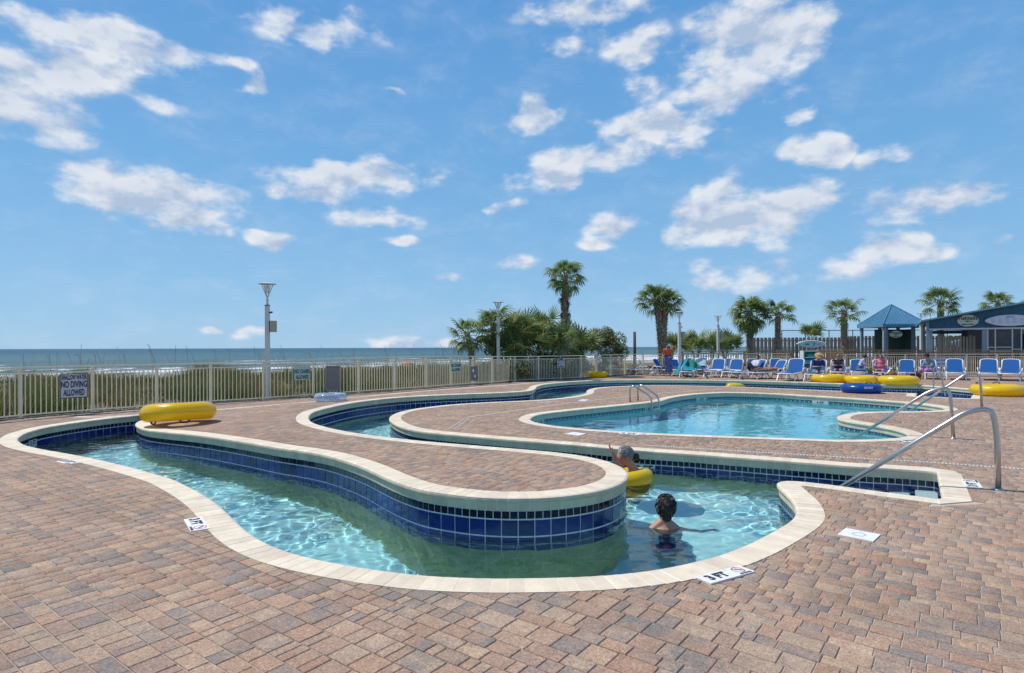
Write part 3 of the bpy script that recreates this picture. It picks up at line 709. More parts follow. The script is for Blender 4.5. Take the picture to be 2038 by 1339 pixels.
def quad_frame(px):
    TL, TR, BR, BL = [G(*p) for p in px]
    c = (TL+TR+BR+BL)/4; X = ((TR-TL)+(BR-BL)).normalized(); w = ((TR-TL).length+(BR-BL).length)/2; h = ((TL-BL).length+(TR-BR).length)/2
    n = Vector((0, 0, 1)); Y = n.cross(X).normalized(); return c, X, Y, w, h
def place_mesh(me, root, name, m_, c, X, Y, parent):
    ob = mk(name, me, parent); me.materials.clear(); me.materials.append(m_)
    Zv = X.cross(Y); Mx = Matrix((X, Y, Zv)).transposed().to_4x4(); Mx.translation = c; ob.matrix_local = Mx; return ob
def deck_marker(px, txt, label, small=None, w=None, h=None):
    c, X, Y, w0, h0 = quad_frame(px); w = w or w0; h = h or h0
    t = thing('depth_marker', label, 'depth marker', c, group='depth markers let into the paving')
    b = MB(); b.box((0, 0, .004), (w, h, .012), ax=(X, Y, Vector((0, 0, 1)))); b.build('tile', m_mark, t)
    s = h*.82; sym = w*.36
    place_mesh(text_mesh(txt, s*.95, .008*s/.15, .0006), t, 'lettering', m_ink, X*(-w/2+(w-sym)/2)+Vector((0, 0, .0112)), X, Y, t)
    r = min(h*.36, sym*.42); o = X*(w/2-sym*.52)+Y*(h*.06)
    q = MB(); n = 28
    for k in range(n):
        a0 = 2*math.pi*k/n; a1 = 2*math.pi*(k+1)/n
        P = lambda a, rr: o+X*(math.cos(a)*rr)+Y*(math.sin(a)*rr)+Vector((0, 0, .0115))
        q.add([P(a0, r), P(a1, r), P(a1, r*.86), P(a0, r*.86)], [(0, 1, 2, 3)])
    q.bar(o+X*(-r*.6)+Y*(r*.6)+Vector((0,0,.0118)), o+X*(r*.6)+Y*(-r*.6)+Vector((0,0,.0118)), r*.12, .0006); q.build('no_diving_ring', m_red, t)
    g = MB(); g.bar(o+X*(-r*.1)+Y*(r*.5)+Vector((0,0,.0114)), o+X*(r*.25)+Y*(-r*.1)+Vector((0,0,.0114)), r*.2, .0004); g.bar(o+X*(r*.2)+Y*(-.0*r)+Vector((0,0,.0114)), o+X*(r*.62)+Y*(-r*.2)+Vector((0,0,.0114)), r*.14, .0004); g.build('diver_symbol', m_ink, t)
    place_mesh(text_mesh('NO DIVING', h*.17, .0012, .0004), t, 'lettering', m_ink, X*(w/2-sym*.5)+Y*(-h*.40)+Vector((0, 0, .0112)), X, Y, t)
    return t
deck_marker([(1382,1150),(1469.9,1126.9),(1502.9,1139.5),(1415,1164.2)], '3 FT', 'nearest white 3 FT depth marker on the near pool edge')
deck_marker([(401.6,1030),(418,1053.2),(379.2,1059.2),(365.7,1035.3)], '3 FT', 'white 3 FT depth marker on the left bend of the near coping')
deck_marker([(134.5,915),(161.4,921),(139,925.8),(115,919.5)], '3 FT', 'white depth marker at the far left end of the lazy river coping')
deck_marker([(1921.5,968.7),(1914.3,955.4),(1943,956),(1956.3,972.8)], '3 FT', 'white depth marker crossed by the shadow of the nearest handrail')
deck_marker([(1236,861),(1294,864.5),(1289,867.5),(1229,863.5)], '4 FT', 'white depth marker along the near edge of the turquoise main pool', h=.2)
deck_marker([(1788,876.5),(1830,876),(1835,879.5),(1790,881.5)], '3 FT', 'white depth marker behind the middle handrail at the main pool corner', h=.2)
deck_marker([(1080,799.6),(1108,797.6),(1092,801.6),(1066,803)], '3 FT', 'small white depth marker on the strip between river and drain line', h=.2)

def lid(px, label, logo=False):
    c, X, Y, w, h = quad_frame(px)
    t = thing('skimmer_lid', label, 'lid', c, group='white lids in the paving')
    b = MB(); b.box((0, 0, .004), (w, h, .014), ax=(X, Y, Vector((0, 0, 1)))); b.build('cover', m_lid, t)
    q = MB()
    for k in range(20):
        a0 = 2*math.pi*k/20; a1 = 2*math.pi*(k+1)/20; r = min(w, h)*(.22 if logo else .1)
        P = lambda a, rr: X*(math.cos(a)*rr)+Y*(math.sin(a)*rr)+Vector((0, 0, .0116))
        q.add([P(a0, r), P(a1, r), P(a1, r*.7), P(a0, r*.7)], [(0, 1, 2, 3)])
    if logo: q.bar(Y*(h*.36)-X*(w*.08)+Vector((0,0,.0114)), Y*(h*.36)+X*(w*.08)+Vector((0,0,.0114)), .012, .001)
    q.build('finger_ring', mat('lid_grey', (.45, .47, .52), .5), t); return t
lid([(1683.2,1052.4),(1750.7,1065.2),(1739.7,1080),(1666.6,1065.8)], 'large white square skimmer lid on the near right paving', True)
lid([(1138,860.4),(1165,863.5),(1154,868),(1127,864.5)], 'white skimmer lid between the curved coping and the main pool')
lid([(1156,795.2),(1171,795.5),(1166,798.6),(1152,797.8)], 'small far white lid beside the narrow drain line')

# ---- thin drains
m_drain = mat('drain_plastic', (.62, .58, .50), .6)
def drain_line(px, w, name, label, slots=False):
    P = [G(*p) for p in px]; t = thing(name, label, 'drain', P[0]); o = P[0]
    b = MB(); sl = MB()
    for a, c in zip(P, P[1:]):
        b.bar(a-o+Vector((0,0,-.002)), c-o+Vector((0,0,-.002)), w, .011)
        if slots:
            L_ = (c-a).length; n = int(L_/.045); d = (c-a).normalized()
            for k in range(n):
                m_ = a-o+d*((k+.5)*L_/n); sl.box(m_+Vector((0,0,.0036)), (.016, w*.62, .002), rot=math.atan2(d.y, d.x))
    b.build('channel_cover', m_drain, t)
    if slots: tag(sl.build('drain_slot', m_black, t), kind='stuff')
drain_line([(1281,886.3),(1445.3,896),(1700,911),(1845.6,919.6),(2060,935)], .075, 'slotted_drain', 'long slotted channel drain running beside the right river wall', True)
drain_line([(930,830.5),(957.8,826.4),(1036.3,815.6),(1134.4,801.9),(1240,790),(1320,782),(1430,775)], .05, 'drain_strip', 'thin pale drain strip between the river and the main pool')
def access_panel():
    c, X, Y, w, h = quad_frame([(908.7,833),(930,833.4),(941,854.5),(918,854.5)])
    t = thing('access_panel', 'paver filled access panel with two pale metal edges on the island', 'access panel', c)
    for s in (-.5, -.16):
        b = MB(); b.box(X*(s*w*1.3), (.035, h, .008), ax=(X, Y, Vector((0, 0, 1)))); b.build('metal_edge', mat('panel_edge', (.42, .37, .31), .6), t)
    b = MB(); b.box(X*(w*.45), (.02, h*.8, .006), ax=(X, Y, Vector((0,0,1)))); b.build('metal_edge', mat('panel_edge', (.42, .37, .31), .6), t)
access_panel()
# ---- pale paver band along the fence
def band():
    P = [G(*p) for p in [(150,829.5),(190,830.2),(250,827.5),(428.7,815.8),(520,808),(625.4,799.3),(697,791.6),(811.7,781),(939.3,771),(1000,767),(1060,762),(1118,758)]]
    m_ = mat('pale_band', (.62, .54, .45), .8); ramp_attr(m_, 'tone', [(0, (.50,.43,.36)), (1, (.66,.58,.49))], .1, 9)
    Q = resample([p.xy for p in P], .24); b = MB(); rng = random.Random(2); t = tag(bpy.data.objects.new('pale_paver_band', None), kind='structure'); COL.objects.link(t)
    for i in range(len(Q)-1):
        a = Vector((*Q[i], 0)); c = Vector((*Q[i+1], 0)); m2 = (a+c)/2; z = D(m2.x, m2.y)
        b.bar(a+(c-a)*.02+Vector((0,0,z-.006)), c-(c-a)*.02+Vector((0,0,z-.006)), .2, .02, tone=rng.random())
    tag(b.build('paver', m_, t), kind='stuff')
band()

# ---- depth plates on the pool walls
m_plate = mat('wall_plate', (.62, .66, .62), .35)
def wall_plate(C_, px, txt, label, w=.34, h=.15, dz=-.30):
    p = G(*px); i = int(np.linalg.norm(C_.P-np.array([p.x, p.y]), axis=1).argmin()); n = Vector((*C_.N[i], 0)); X = Vector((0,0,1)).cross(-n).normalized()
    z = D(p.x+n.x*.1, p.y+n.y*.1)+dz; o = Vector((*C_.P[i], z))+n*.021
    t = thing('depth_plate', label, 'depth plate', o, group='depth plates on the pool walls'); b = MB(); b.box((0,0,0), (w, .010, h), ax=(X, -n, Vector((0,0,1)))); b.build('tile', m_plate, t)
    place_mesh(text_mesh(txt, h*.95, .004, .0008), t, 'lettering', m_ink, -n*.0062, X, Vector((0,0,1)), t)
wall_plate(CR, (1280,896.5), '3 FT', 'white 3 FT plate on the tiled wall behind the grey haired swimmer', dz=-.30)
wall_plate(CR, (73,856), '3 FT', 'white 3 FT plate on the shaded tiles at the left end of the river', dz=-.26)
wall_plate(CM, (1634,789), '4 FT', 'depth plate on the far right tiles of the main pool', w=.5, h=.13, dz=-.21)
wall_plate(CM, (1397,783.6), '4 FT', 'depth plate on the far left tiles of the main pool', w=.7, h=.13, dz=-.21)
wall_plate(CM, (1075,824), '3 FT', 'depth plate at the rounded left tip of the main pool', w=.6, h=.13, dz=-.21)
wall_plate(CM, (1293,801.5), '4 FT', 'depth plate beside the pool ladder', w=.3, h=.13, dz=-.21)

# ---- handrails
def bez(P, n=7, r=None):
    """polyline with rounded corners"""
    out = [P[0]]
    for i in range(1, len(P)-1):
        a, b_, c = P[i-1], P[i], P[i+1]; ra = min(r, (a-b_).length*.48, (c-b_).length*.48) if r else min((a-b_).length, (c-b_).length)*.48
        p = b_+(a-b_).normalized()*ra; q = b_+(c-b_).normalized()*ra
        for k in range(n+1):
            s = k/n; out.append(p*(1-s)**2+b_*2*s*(1-s)+q*s*s)
    out.append(P[-1]); return out
def handrail(base_px, low_px, low_z, pts, label, rad=.026, rr=.22):
    B = G(*base_px); Lw = Z(*low_px, low_z); d = (Lw-B); d.z = 0; d.normalize()
    def onplane(px, py):
        r = ray(px, py); O = Vector((0, 0, H)); n = Vector((-d.y, d.x, 0)); s = (B-O).dot(n)/r.dot(n); return O+r*s
    P = [B+Vector((0,0,-.05))]+[onplane(*p) for p in pts]+[Lw+(Lw-onplane(*pts[-1])).normalized()*.75]
    t = thing('handrail', label, 'handrail', B, group='steel handrails at the pool steps')
    b = MB(); b.tube([p-B for p in bez(P, 8, rr)], rad, 14); o = b.build('rail', m_steel, t, smooth=True)
    f = MB(); f.tube([Vector((0,0,.0)), Vector((0,0,.012)), Vector((0,0,.02))], [rad*2.2, rad*2.1, rad*1.2], 18); f.build('base_flange', m_steel, t, smooth=True)
handrail((1987,974.5), (1677.4,967.7), -.16, [(1984.5,868),(1975,812),(1925,818)], 'nearest and largest bent steel handrail at the river steps', rad=.031, rr=.30)
handrail((1898,873.0), (1698.6,873.5), -.18, [(1892,790),(1886,770),(1850,778)], 'middle bent steel handrail sloping into the main pool', rad=.028, rr=.2)
handrail((1954.5,814.5), (1810,818.4), -.10, [(1951.5,760),(1948,744),(1924,743)], 'farther bent steel handrail in front of the right yellow tube', rad=.028, rr=.2)
def far_rails():
    B = G(1858, 774.5); C_ = Z(1868, 775.5, 0.0)
    t = thing('handrail', 'upright far handrail beside the rightmost river steps', 'handrail', B, group='steel handrails at the pool steps')
    b = MB(); b.tube([p-B for p in bez([B, B+Vector((0,0,.82)), Vector((C_.x-.05, C_.y-.1, .84)), Vector((C_.x, C_.y-.35, -.2))], 6, .12)], .024, 10); b.build('rail', m_steel, t, smooth=True)
    B = G(1753, 757); T_ = AT(1789, 717.5, B.y+.6); t = thing('handrail', 'slim far handrail leaning up behind the row of yellow tubes', 'handrail', B, group='steel handrails at the pool steps')
    e = T_+Vector((.15, .25, 0)); b = MB(); b.tube([p-B for p in bez([B, T_, e, Vector((e.x+.05, e.y+.05, 0))], 6, .12)], .024, 10); b.build('rail', m_steel, t, smooth=True)
far_rails()
def ladder():
    A = G(1254, 799.5); Bp = G(1269.5, 797.2)
    i = int(np.linalg.norm(CM.P-np.array(Z(1298, 801, 0).xy), axis=1).argmin())
    t = thing('pool_ladder', 'two rail steel ladder on the left side of the main pool', 'ladder', A)
    E = Z(1298, 812.5, -.16); E2 = Z(1312, 811, -.16); off = E-A; off.z = 0; off2 = E2-Bp; off2.z = 0
    for p, o, apex in ((A, off, 766.5), (Bp, off2, 765)):
        hgt = .44; q = [p, p+Vector((0,0,hgt*.9)), p+o*.12+Vector((0,0,hgt*1.08)), p+o*.28+Vector((0,0,hgt)), p+o*.97+Vector((0,0,.16)), p+o*1.0+Vector((0,0,-.3)), p+o*1.0+Vector((0,0,-.9))]
        b = MB(); b.tube([x-A for x in bez(q, 5, .16)], .027, 10); b.build('rail', m_steel, t, smooth=True)
    for z in (-.19, -.48):
        b = MB(); b.bar(off+Vector((0,0,z)), (Bp-A)+off2+Vector((0,0,z)), .08, .03); b.build('step', m_steel, t)
ladder()

# ---- inflatable tubes
def vinyl(name, col, rough=.28):
    m_ = mat(name, col, rough, spec=.5, coat=.3); b = m_.node_tree.nodes['Principled BSDF']; b.inputs['Subsurface Weight'].default_value = .0
    nt = m_.node_tree; tr = nt.nodes.new('ShaderNodeBsdfTranslucent'); tr.inputs[0].default_value = (*col, 1); mx = nt.nodes.new('ShaderNodeMixShader'); mx.inputs[0].default_value = .38
    nt.links.new(b.outputs[0], mx.inputs[1]); nt.links.new(tr.outputs[0], mx.inputs[2]); nt.links.new(mx.outputs[0], nt.nodes['Material Output'].inputs[0])
    return m_
m_yel = vinyl('yellow_vinyl', (.93, .66, .006)); m_blu = vinyl('blue_vinyl', (.006, .10, .42))
m_clear = bpy.data.materials.new('clear_vinyl'); m_clear.use_nodes = True
def _clear():
    nt = m_clear.node_tree; N = nt.nodes; L = nt.links; N.clear(); o = N.new('ShaderNodeOutputMaterial'); t = N.new('ShaderNodeBsdfTransparent'); t.inputs[0].default_value = (.80, .88, .96, 1)
    p = N.new('ShaderNodeBsdfPrincipled'); p.inputs['Base Color'].default_value = (.55, .66, .78, 1); p.inputs['Roughness'].default_value = .08
    lw = N.new('ShaderNodeLayerWeight'); lw.inputs[0].default_value = .35; mr = N.new('ShaderNodeMapRange'); L.new(lw.outputs['Facing'], mr.inputs[0]); mr.inputs[3].default_value = .22; mr.inputs[4].default_value = .75
    mx = N.new('ShaderNodeMixShader'); L.new(mr.outputs[0], mx.inputs[0]); L.new(t.outputs[0], mx.inputs[1]); L.new(p.outputs[0], mx.inputs[2]); L.new(mx.outputs[0], o.inputs[0])
_clear()
def ring_mesh(Rj, ra, rb, wr, seed, m_, nu=96, nv=28):
    rng = random.Random(seed); ph = [rng.uniform(0, 6.28) for _ in range(6)]; b = MB(); vs = []
    for i in range(nu):
        u = 2*math.pi*i/nu
        rip = sum(math.sin(u*k+ph[j]) for j, k in enumerate((23, 31, 41)))/3
        lump = .012*math.sin(3*u+ph[3])+.008*math.sin(5*u+ph[4])
        for j in range(nv):
            v = 2*math.pi*j/nv; cv = math.cos(v); sv = math.sin(v)
            # pleats strongest at the inner seam and on the outer equator
            w = wr*rip*(max(0, -cv)**2*1.3+max(0, 1-abs(sv)*1.6)*.7)
            seam = .004 if (abs(sv) < .12 and cv > 0) else 0
            r1 = ra*(1+lump)+w+seam; r2 = rb*(1+lump)+w*.5
            z = rb+r2*sv
            if sv < -.86: z = max(z, rb-rb*.9)
            x = Rj+r1*cv; vs.append((x*math.cos(u), x*math.sin(u), z))
    fs = [(i*nv+j, ((i+1) % nu)*nv+j, ((i+1) % nu)*nv+(j+1) % nv, i*nv+(j+1) % nv) for i in range(nu) for j in range(nv)]
    b.add(vs, fs); return b.build('ring', m_, link=False, smooth=True)
def handle(parent, Rj, rb, ang, up=1, s=1):
    c = Vector((Rj*math.cos(ang), Rj*math.sin(ang), 0)); tg = Vector((-math.sin(ang), math.cos(ang), 0)); z0 = rb*(1+up) if up > 0 else .02
    P = [c-tg*.09*s+Vector((0,0,z0-.01)), c-tg*.07*s+Vector((0,0,z0+.05*up*s)), c+tg*.07*s+Vector((0,0,z0+.05*up*s)), c+tg*.09*s+Vector((0,0,z0-.01))]
    b = MB(); b.tube(bez(P, 4, .03), .014, 8); ho = b.build('handle', m_black, parent, smooth=True)
    for k in (-1, 1):
        b = MB(); b.box(c+tg*.09*k*s+Vector((0,0,z0-.004)), (.06, .035, .012), rot=ang+math.pi/2); b.build('handle_patch', m_black, ho)
TUBE_G = 'inflatable river tubes'
def ring(px, width_px, m_, label, seed, z=None, hpx=None, wr=.006, hands=(1, 4.1), up=1, name='pool_tube', tilt=None, fat=.235):
    """px: middle of the visible bottom edge"""
    p = G(*px) if z is None else Z(px[0], px[1], z)
    Rout = width_px/F*(p.y+.3)/2; p = p.copy(); dirv = Vector((p.x, p.y, 0)).normalized()
    rb = Rout*fat; ra = Rout*(fat+.015); Rj = Rout-ra; c = p+dirv*(Rj+ra*.25)
    t = thing(name, label, 'pool tube', c, group=TUBE_G)
    mk('ring', ring_mesh(Rj, ra, rb, wr, seed, m_), t)
    for a in hands: handle(t, Rj, rb, a, up)
    if tilt: t.rotation_euler = tilt
    return t, Rout, rb, ra, Rj
t_, Ro, rb, ra, Rj = ring((356,849), 137, m_yel, 'big yellow inflatable tube standing on the near peninsula edge', 1, wr=.0015, hands=(), up=1, fat=.268)
t_.rotation_euler = (R(-5.0), R(-2.4), .1); t_.location.z += .05
_s = MB(); _s.tube([((Rj+ra)*1.0*math.cos(2*math.pi*k/64), (Rj+ra)*math.sin(2*math.pi*k/64), rb+.004*math.sin(k*1.3)) for k in range(65)], .006, 6, cap=False); _s.build('welded_seam', mat('seam_amber', (.62, .38, .004), .4), t_, smooth=True)
for a in (-2.25, -.95): handle(t_, Rj, rb, a, -1, .9)
b = MB(); b.ell((Rj*math.cos(-1.6)*1.1, Rj*math.sin(-1.6)*1.16, rb*.25), (.035, .01, .03)); b.build('air_valve', mat('valve_orange', (.45, .2, .01), .4), t_, smooth=True)
ring((658,799.5), 64, m_clear, 'clear transparent tube on the walkway beside the fence', 2, hands=(1.0, 2.4), wr=.002)
ring((1185,751.5), 52, m_yel, 'yellow tube beside the fence in front of the leftmost lounger', 3, wr=.013, hands=())
ring((1650,761.5), 66, m_yel, 'yellow tube in front of the straw hat man', 4, wr=.013, hands=(2.6,))
ring((1717,764), 66, m_yel, 'middle yellow tube behind the blue river tube', 5, wr=.013, hands=())
ring((1788,766.5), 73, m_yel, 'yellow tube in front of the woman in pink', 6, wr=.013, hands=(1.8,))
ring((1986,789), 92, m_yel, 'large yellow tube on open paving at the far right', 7, wr=.013, hands=(2.2, .95))
ring((1655,744.5), 52, m_yel, 'half hidden yellow tube behind the reading woman', 8, wr=.013, hands=())
bt, Ro, rb, ra, Rj = ring((1714,783.2), 75, m_blu, 'glossy blue tube resting on the far river edge in front of the yellow tubes', 9, wr=.002, hands=(2.55, .55), name='pool_tube')
tx = text_mesh('SPORT', .10, .003, .001)
place_mesh(tx, bt, 'lettering', mat('print_white', (.85,.85,.85), .5), Vector((-.12, -(Rj+ra*.97), rb*1.35)), Vector((1,0,0)), Vector((0,.25,1)).normalized(), bt)
fp = Z(1463, 772, -.12)
t = thing('swim_float', 'flat pale yellow float in the far river beside a swimmer head', 'float', fp, group=None)
b = MB(); b.ell((0, 0, .08), (.40, .25, .13), 24, 10); b.build('cushion', vinyl('pale_yellow_vinyl', (.80, .62, .08)), t, smooth=True)
b = MB(); b.ell((-.05, .05, .17), (.30, .16, .05), 20, 8); b.build('pillow', MATS['pale_yellow_vinyl'], t, smooth=True)

# ================================================================== FENCE
m_fence = mat('cream_fence_paint', (.84, .72, .51), .45, noise=(6, .1))
FH = 1.2
def fence(P, label, name='railing_fence', zf=None, start=.6, sing=300, top=True):
    base = Vector((P[0].x, P[0].y, 0)); t = thing(name, label, 'fence', base, group='cream metal fences round the pool deck')
    zf = zf or (lambda p: D(p.x, p.y-.05))
    Q = [Vector(q) for q in resample(P, .107)]; n = len(Q)
    posts = list(range(int(start/.107), n, 14))
    def pt(i, z): p = Q[i]; return Vector((p.x, p.y, zf(p)+z))-base
    tr = MB(); mr = MB(); br = MB(); cu = MB(); st = 6
    for i in range(0, n-1, st):
        j = min(i+st, n-1); tr.bar(pt(i, FH-.02), pt(j, FH-.02), .07, .04); mr.bar(pt(i, FH-.155), pt(j, FH-.155), .03, .03); br.bar(pt(i, .07), pt(j, .07), .03, .03)
        d = (pt(j, 0)-pt(i, 0)).normalized(); cu.bar(pt(i, .0)+Vector((-d.y, d.x, 0))*.02, pt(j, .0)+Vector((-d.y, d.x, 0))*.02, .16, .03)
    tr.build('top_rail', m_fence, t); mr.build('upper_rail', m_fence, t); br.build('bottom_rail', m_fence, t); cu.build('kerb', mat('fence_kerb', (.16, .13, .11), .9, noise=(5, .4)), t)
    pm = MB(); pm.box((0, 0, FH/2-.02), (.062, .062, FH-.04)); pmesh = pm.build('post', m_fence, link=False)
    km = MB(); km.box((0, 0, (.07+FH-.155)/2), (.020, .020, FH-.225)); kmesh = km.build('picket', m_fence, link=False)
    cnt = 0; rest = MB(); order = sorted(range(n), key=lambda i: Q[i].y); near = set(order[:sing+len(posts)])
    for i in range(n):
        j = min(i+1, n-1) if i < n-1 else i; k = max(i-1, 0); d = Q[j]-Q[k]; rz = math.atan2(d.y, d.x)
        if i in posts:
            o = mk('post', pmesh, t, pt(i, 0)); o.rotation_euler.z = rz
        elif i in near and cnt < sing:
            o = mk('picket', kmesh, t, pt(i, 0)); o.rotation_euler.z = rz; cnt += 1
        else: rest.box(pt(i, (.07+FH-.155)/2), (.020, .020, FH-.225), rot=rz)
    if rest.v: tag(rest.build('picket', m_fence, t), kind='stuff')
    return t
fence(FENCE1, 'long cream picket railing between the pool deck and the dune grass', start=.5)
fence(FENCE2, 'cream picket railing behind the loungers left of the gate gap', start=.4, sing=150)
fence(FENCE3, 'cream picket railing in front of the bar and gazebo', start=.2, sing=120)

# ---- signs hung on the fence
def sign_at(px0, px1, label, lines, back, ink, name='sign', border=None, off=.05, cat='sign', fseg=None, dark=None):
    """px0 top-left, px1 bottom-right on the picture; hangs on the pool side of the fence"""
    cx_, cy_ = (px0[0]+px1[0])/2, (px0[1]+px1[1])/2; r = ray(cx_, cy_); best = None
    for P in (FENCE1, FENCE2, FENCE3):
        for a, b_ in zip(P, P[1:]):
            d = b_-a; den = r.x*d.y-r.y*d.x
            if abs(den) < 1e-9: continue
            s = (a.x*d.y-a.y*d.x)/den; u = (r.x*s-a.x)/d.x if abs(d.x) > 1e-6 else (r.y*s-a.y)/d.y
            if -.001 <= u <= 1.001 and s > 0 and (best is None or s < best[0]): best = (s, d.normalized())
    s, d = best; X = Vector((d.x, d.y, 0)); nrm = Vector((d.y, -d.x, 0)); c = Vector((r.x*s, r.y*s, H+r.z*s))+nrm*off
    # width on the fence so that the picture width fits
    def hit(px):
        q = ray(px, cy_); O = Vector((0,0,H)); k = (c-O).dot(nrm)/q.dot(nrm); return O+q*k
    w = (hit(px1[0])-hit(px0[0])).length; h = abs(px1[1]-px0[1])/F*c.y
    t = thing(name, label, cat, c); b = MB(); b.box((0,0,0), (w, .012, h), ax=(X, -nrm, Vector((0,0,1)))); b.build('panel', back, t)
    if border:
        q = MB()
        for (ox, oz, sx, sz) in ((0, h/2-.008, w, .016), (0, -h/2+.008, w, .016), (-w/2+.008, 0, .016, h), (w/2-.008, 0, .016, h)): q.box(X*ox+Vector((0,0,oz))+nrm*.007, (sx, .006, sz), ax=(X, -nrm, Vector((0,0,1))))
        q.build('border', border, t)
    for (txt, fy, fs, fw) in lines:
        me = text_mesh(txt, h*fs, h*fs*.035, .001); xs = [v.co.x for v in me.vertices]
        if xs:
            k = min(1.6, w*fw/(max(xs)-min(xs)))
            for v in me.vertices: v.co.x *= k
        place_mesh(me, t, 'lettering', ink, Vector((0,0,h*fy))+nrm*.0085, X, Vector((0,0,1)), t)
    return t, c, X, nrm, w, h
m_sgrey = mat('sign_grey', (.60, .575, .54), .5); m_navy = mat('sign_navy', (.012, .02, .10), .5); m_sgreen = mat('sign_pale_green', (.46, .58, .50), .5); m_dgreen = mat('sign_dark_green', (.01, .07, .06), .5)
sign_at((118,742.5),(174,791.5), 'grey SHALLOW WATER NO DIVING ALLOWED sign on the fence', [('SHALLOW WATER', .33, .27, .9), ('NO DIVING', .04, .36, .92), ('ALLOWED', -.29, .34, .76)], m_sgrey, m_navy, border=m_navy)
sign_at((585,728),(617,756), 'pale green NO CHAIRS ALLOWED sign next to the stone coloured board', [('NO CHAIRS', .10, .40, .94), ('ALLOWED', -.30, .38, .8)], m_sgreen, m_dgreen)
sign_at((895,719),(916,740), 'smaller farther pale green NO CHAIRS ALLOWED sign on the fence', [('NO CHAIRS', .10, .40, .94), ('ALLOWED', -.30, .38, .8)], m_sgreen, m_dgreen)
t_, c_, X_, n_, w_, h_ = sign_at((647,727.5),(677,778), 'tall taupe rules board filled with small text beside the clear tube', [('POOL RULES', .42, .10, .8)], mat('sign_taupe', (.30, .27, .25), .6), mat('sign_brown_ink', (.13, .11, .12), .6), name='rules_board')
q = MB(); rr = random.Random(4)
for k in range(24):
    z = h_*(.34-.80*k/24); x0 = -w_*.42; 
    while x0 < w_*.36:
        l = rr.uniform(.03, .12); q.box(X_*(x0+l/2)+Vector((0,0,z))+n_*.0075, (l, .002, h_*.016), ax=(X_, -n_, Vector((0,0,1)))); x0 += l+.02
tag(q.build('printed_lines', MATS['sign_brown_ink'], t_), kind='stuff')
t_, c_, X_, n_, w_, h_ = sign_at((935,729),(948,757), 'narrow grey board with a white figure symbol on the fence', [], mat('sign_slate', (.20, .18, .19), .6), m_ink, name='notice_board')
q = MB(); q.box(X_*(-w_*.15)+Vector((0,0,h_*.22))+n_*.008, (w_*.2, .003, h_*.2), ax=(X_, -n_, Vector((0,0,1)))); q.box(X_*(w_*.12)+Vector((0,0,-h_*.2))+n_*.008, (w_*.22, .003, h_*.17), ax=(X_, -n_, Vector((0,0,1)))); q.build('figure_symbol', MATS['print_white'], t_)
sign_at((1107,713.5),(1123,732), 'light grey notice on the fence left of the sunbathers', [('NOTICE', .3, .2, .7), ('- - - -', .0, .2, .8), ('- - - -', -.25, .2, .8)], mat('sign_pale', (.50, .49, .52), .5), mat('sign_mid', (.25, .25, .3), .5), name='notice_board')
sign_at((1859,713),(1889,729), 'white notice with blue print on the fence behind the floral dress', [('NO DIVING', .24, .3, .8), ('ALLOWED', -.2, .3, .7)], mat('sign_white', (.66, .68, .74), .5), mat('sign_blue', (.10, .13, .35), .5), name='notice_board')

# ================================================================== LAMP POSTS
m_post = mat('lamp_post_paint', (.62, .62, .60), .45, noise=(3, .08)); m_spk = mat('speaker_case', (.42, .36, .28), .6); m_glassy = mat('lamp_glass', (.75, .80, .84), .15)
def lamp(X_, Y_, top, label, box=True, w=.15, zb=-.1):
    t = thing('lamp_post', label, 'lamp post', (X_, Y_, zb), rz=R(8), group='grey lamp posts along the fence'); hh = top-zb
    b = MB(); b.box((0,0,(hh-.75)/2), (w, w, hh-.75)); b.build('pole', m_post, t)
    b = MB(); b.box((0,0,hh-.74), (w*1.1, w*1.1, .03)); b.build('collar', mat('lamp_dark', (.10,.10,.11), .5), t)
    b = MB(); b.tube([(0,0,hh-.72),(0,0,hh-.52)], w*.3, 10); b.build('neck', m_post, t)
    b = MB()
    for k in range(4):
        a = math.pi/4+k*math.pi/2; b.bar((0,0,hh-.52), (math.cos(a)*.20, math.sin(a)*.20, hh-.06), .022)
    b.build('arm', m_post, t)
    b = MB(); b.tube([(0,0,hh-.34),(0,0,hh-.10)], [.05, .06], 10); b.build('lamp_glass', m_glassy, t, smooth=True)
    b = MB(); n = 24
    b.tube([(0,0,hh-.06),(0,0,hh-.045),(0,0,hh-.01),(0,0,hh)], [.27, .275, .12, .02], n); b.build('lamp_shade', m_post, t, smooth=False)
    if box:
        b = MB(); b.box((w*.5+.13, -.05, hh*.63), (.20, .22, .36), rot=.3); b.build('loudspeaker', m_spk, t)
        b = MB(); b.bar((w*.4, 0, hh*.66), (w*.5+.06, -.02, hh*.66), .04); b.build('bracket', MATS['lamp_dark'], t)
        b = MB(); b.tube([(w*.5, -.03, hh*.745),(w*.5+.1, -.06, hh*.75)], .03, 8); b.build('camera', MATS['lamp_dark'], t)
    return t
def lamp_px(px, ytop, Y_, label, **k):
    q = AT(px, ytop, Y_); return lamp(q.x, Y_, q.z, label, **k)
lamp_px(532, 562, 19.3, 'tallest looking grey lamp post behind the fence at the left', w=.13)
lamp_px(991, 599, 28.6, 'lamp post partly hidden in the left palm clump', box=False)
lamp_px(1352, 619, 37.0, 'lamp post right of the thick double palm', w=.16)
lamp_px(1429, 627, 42.0, 'slim lamp post between low palmettos', w=.15)
lamp_px(1833, 622, 43.5, 'lamp post showing above the gap between gazebo and bar', box=False)
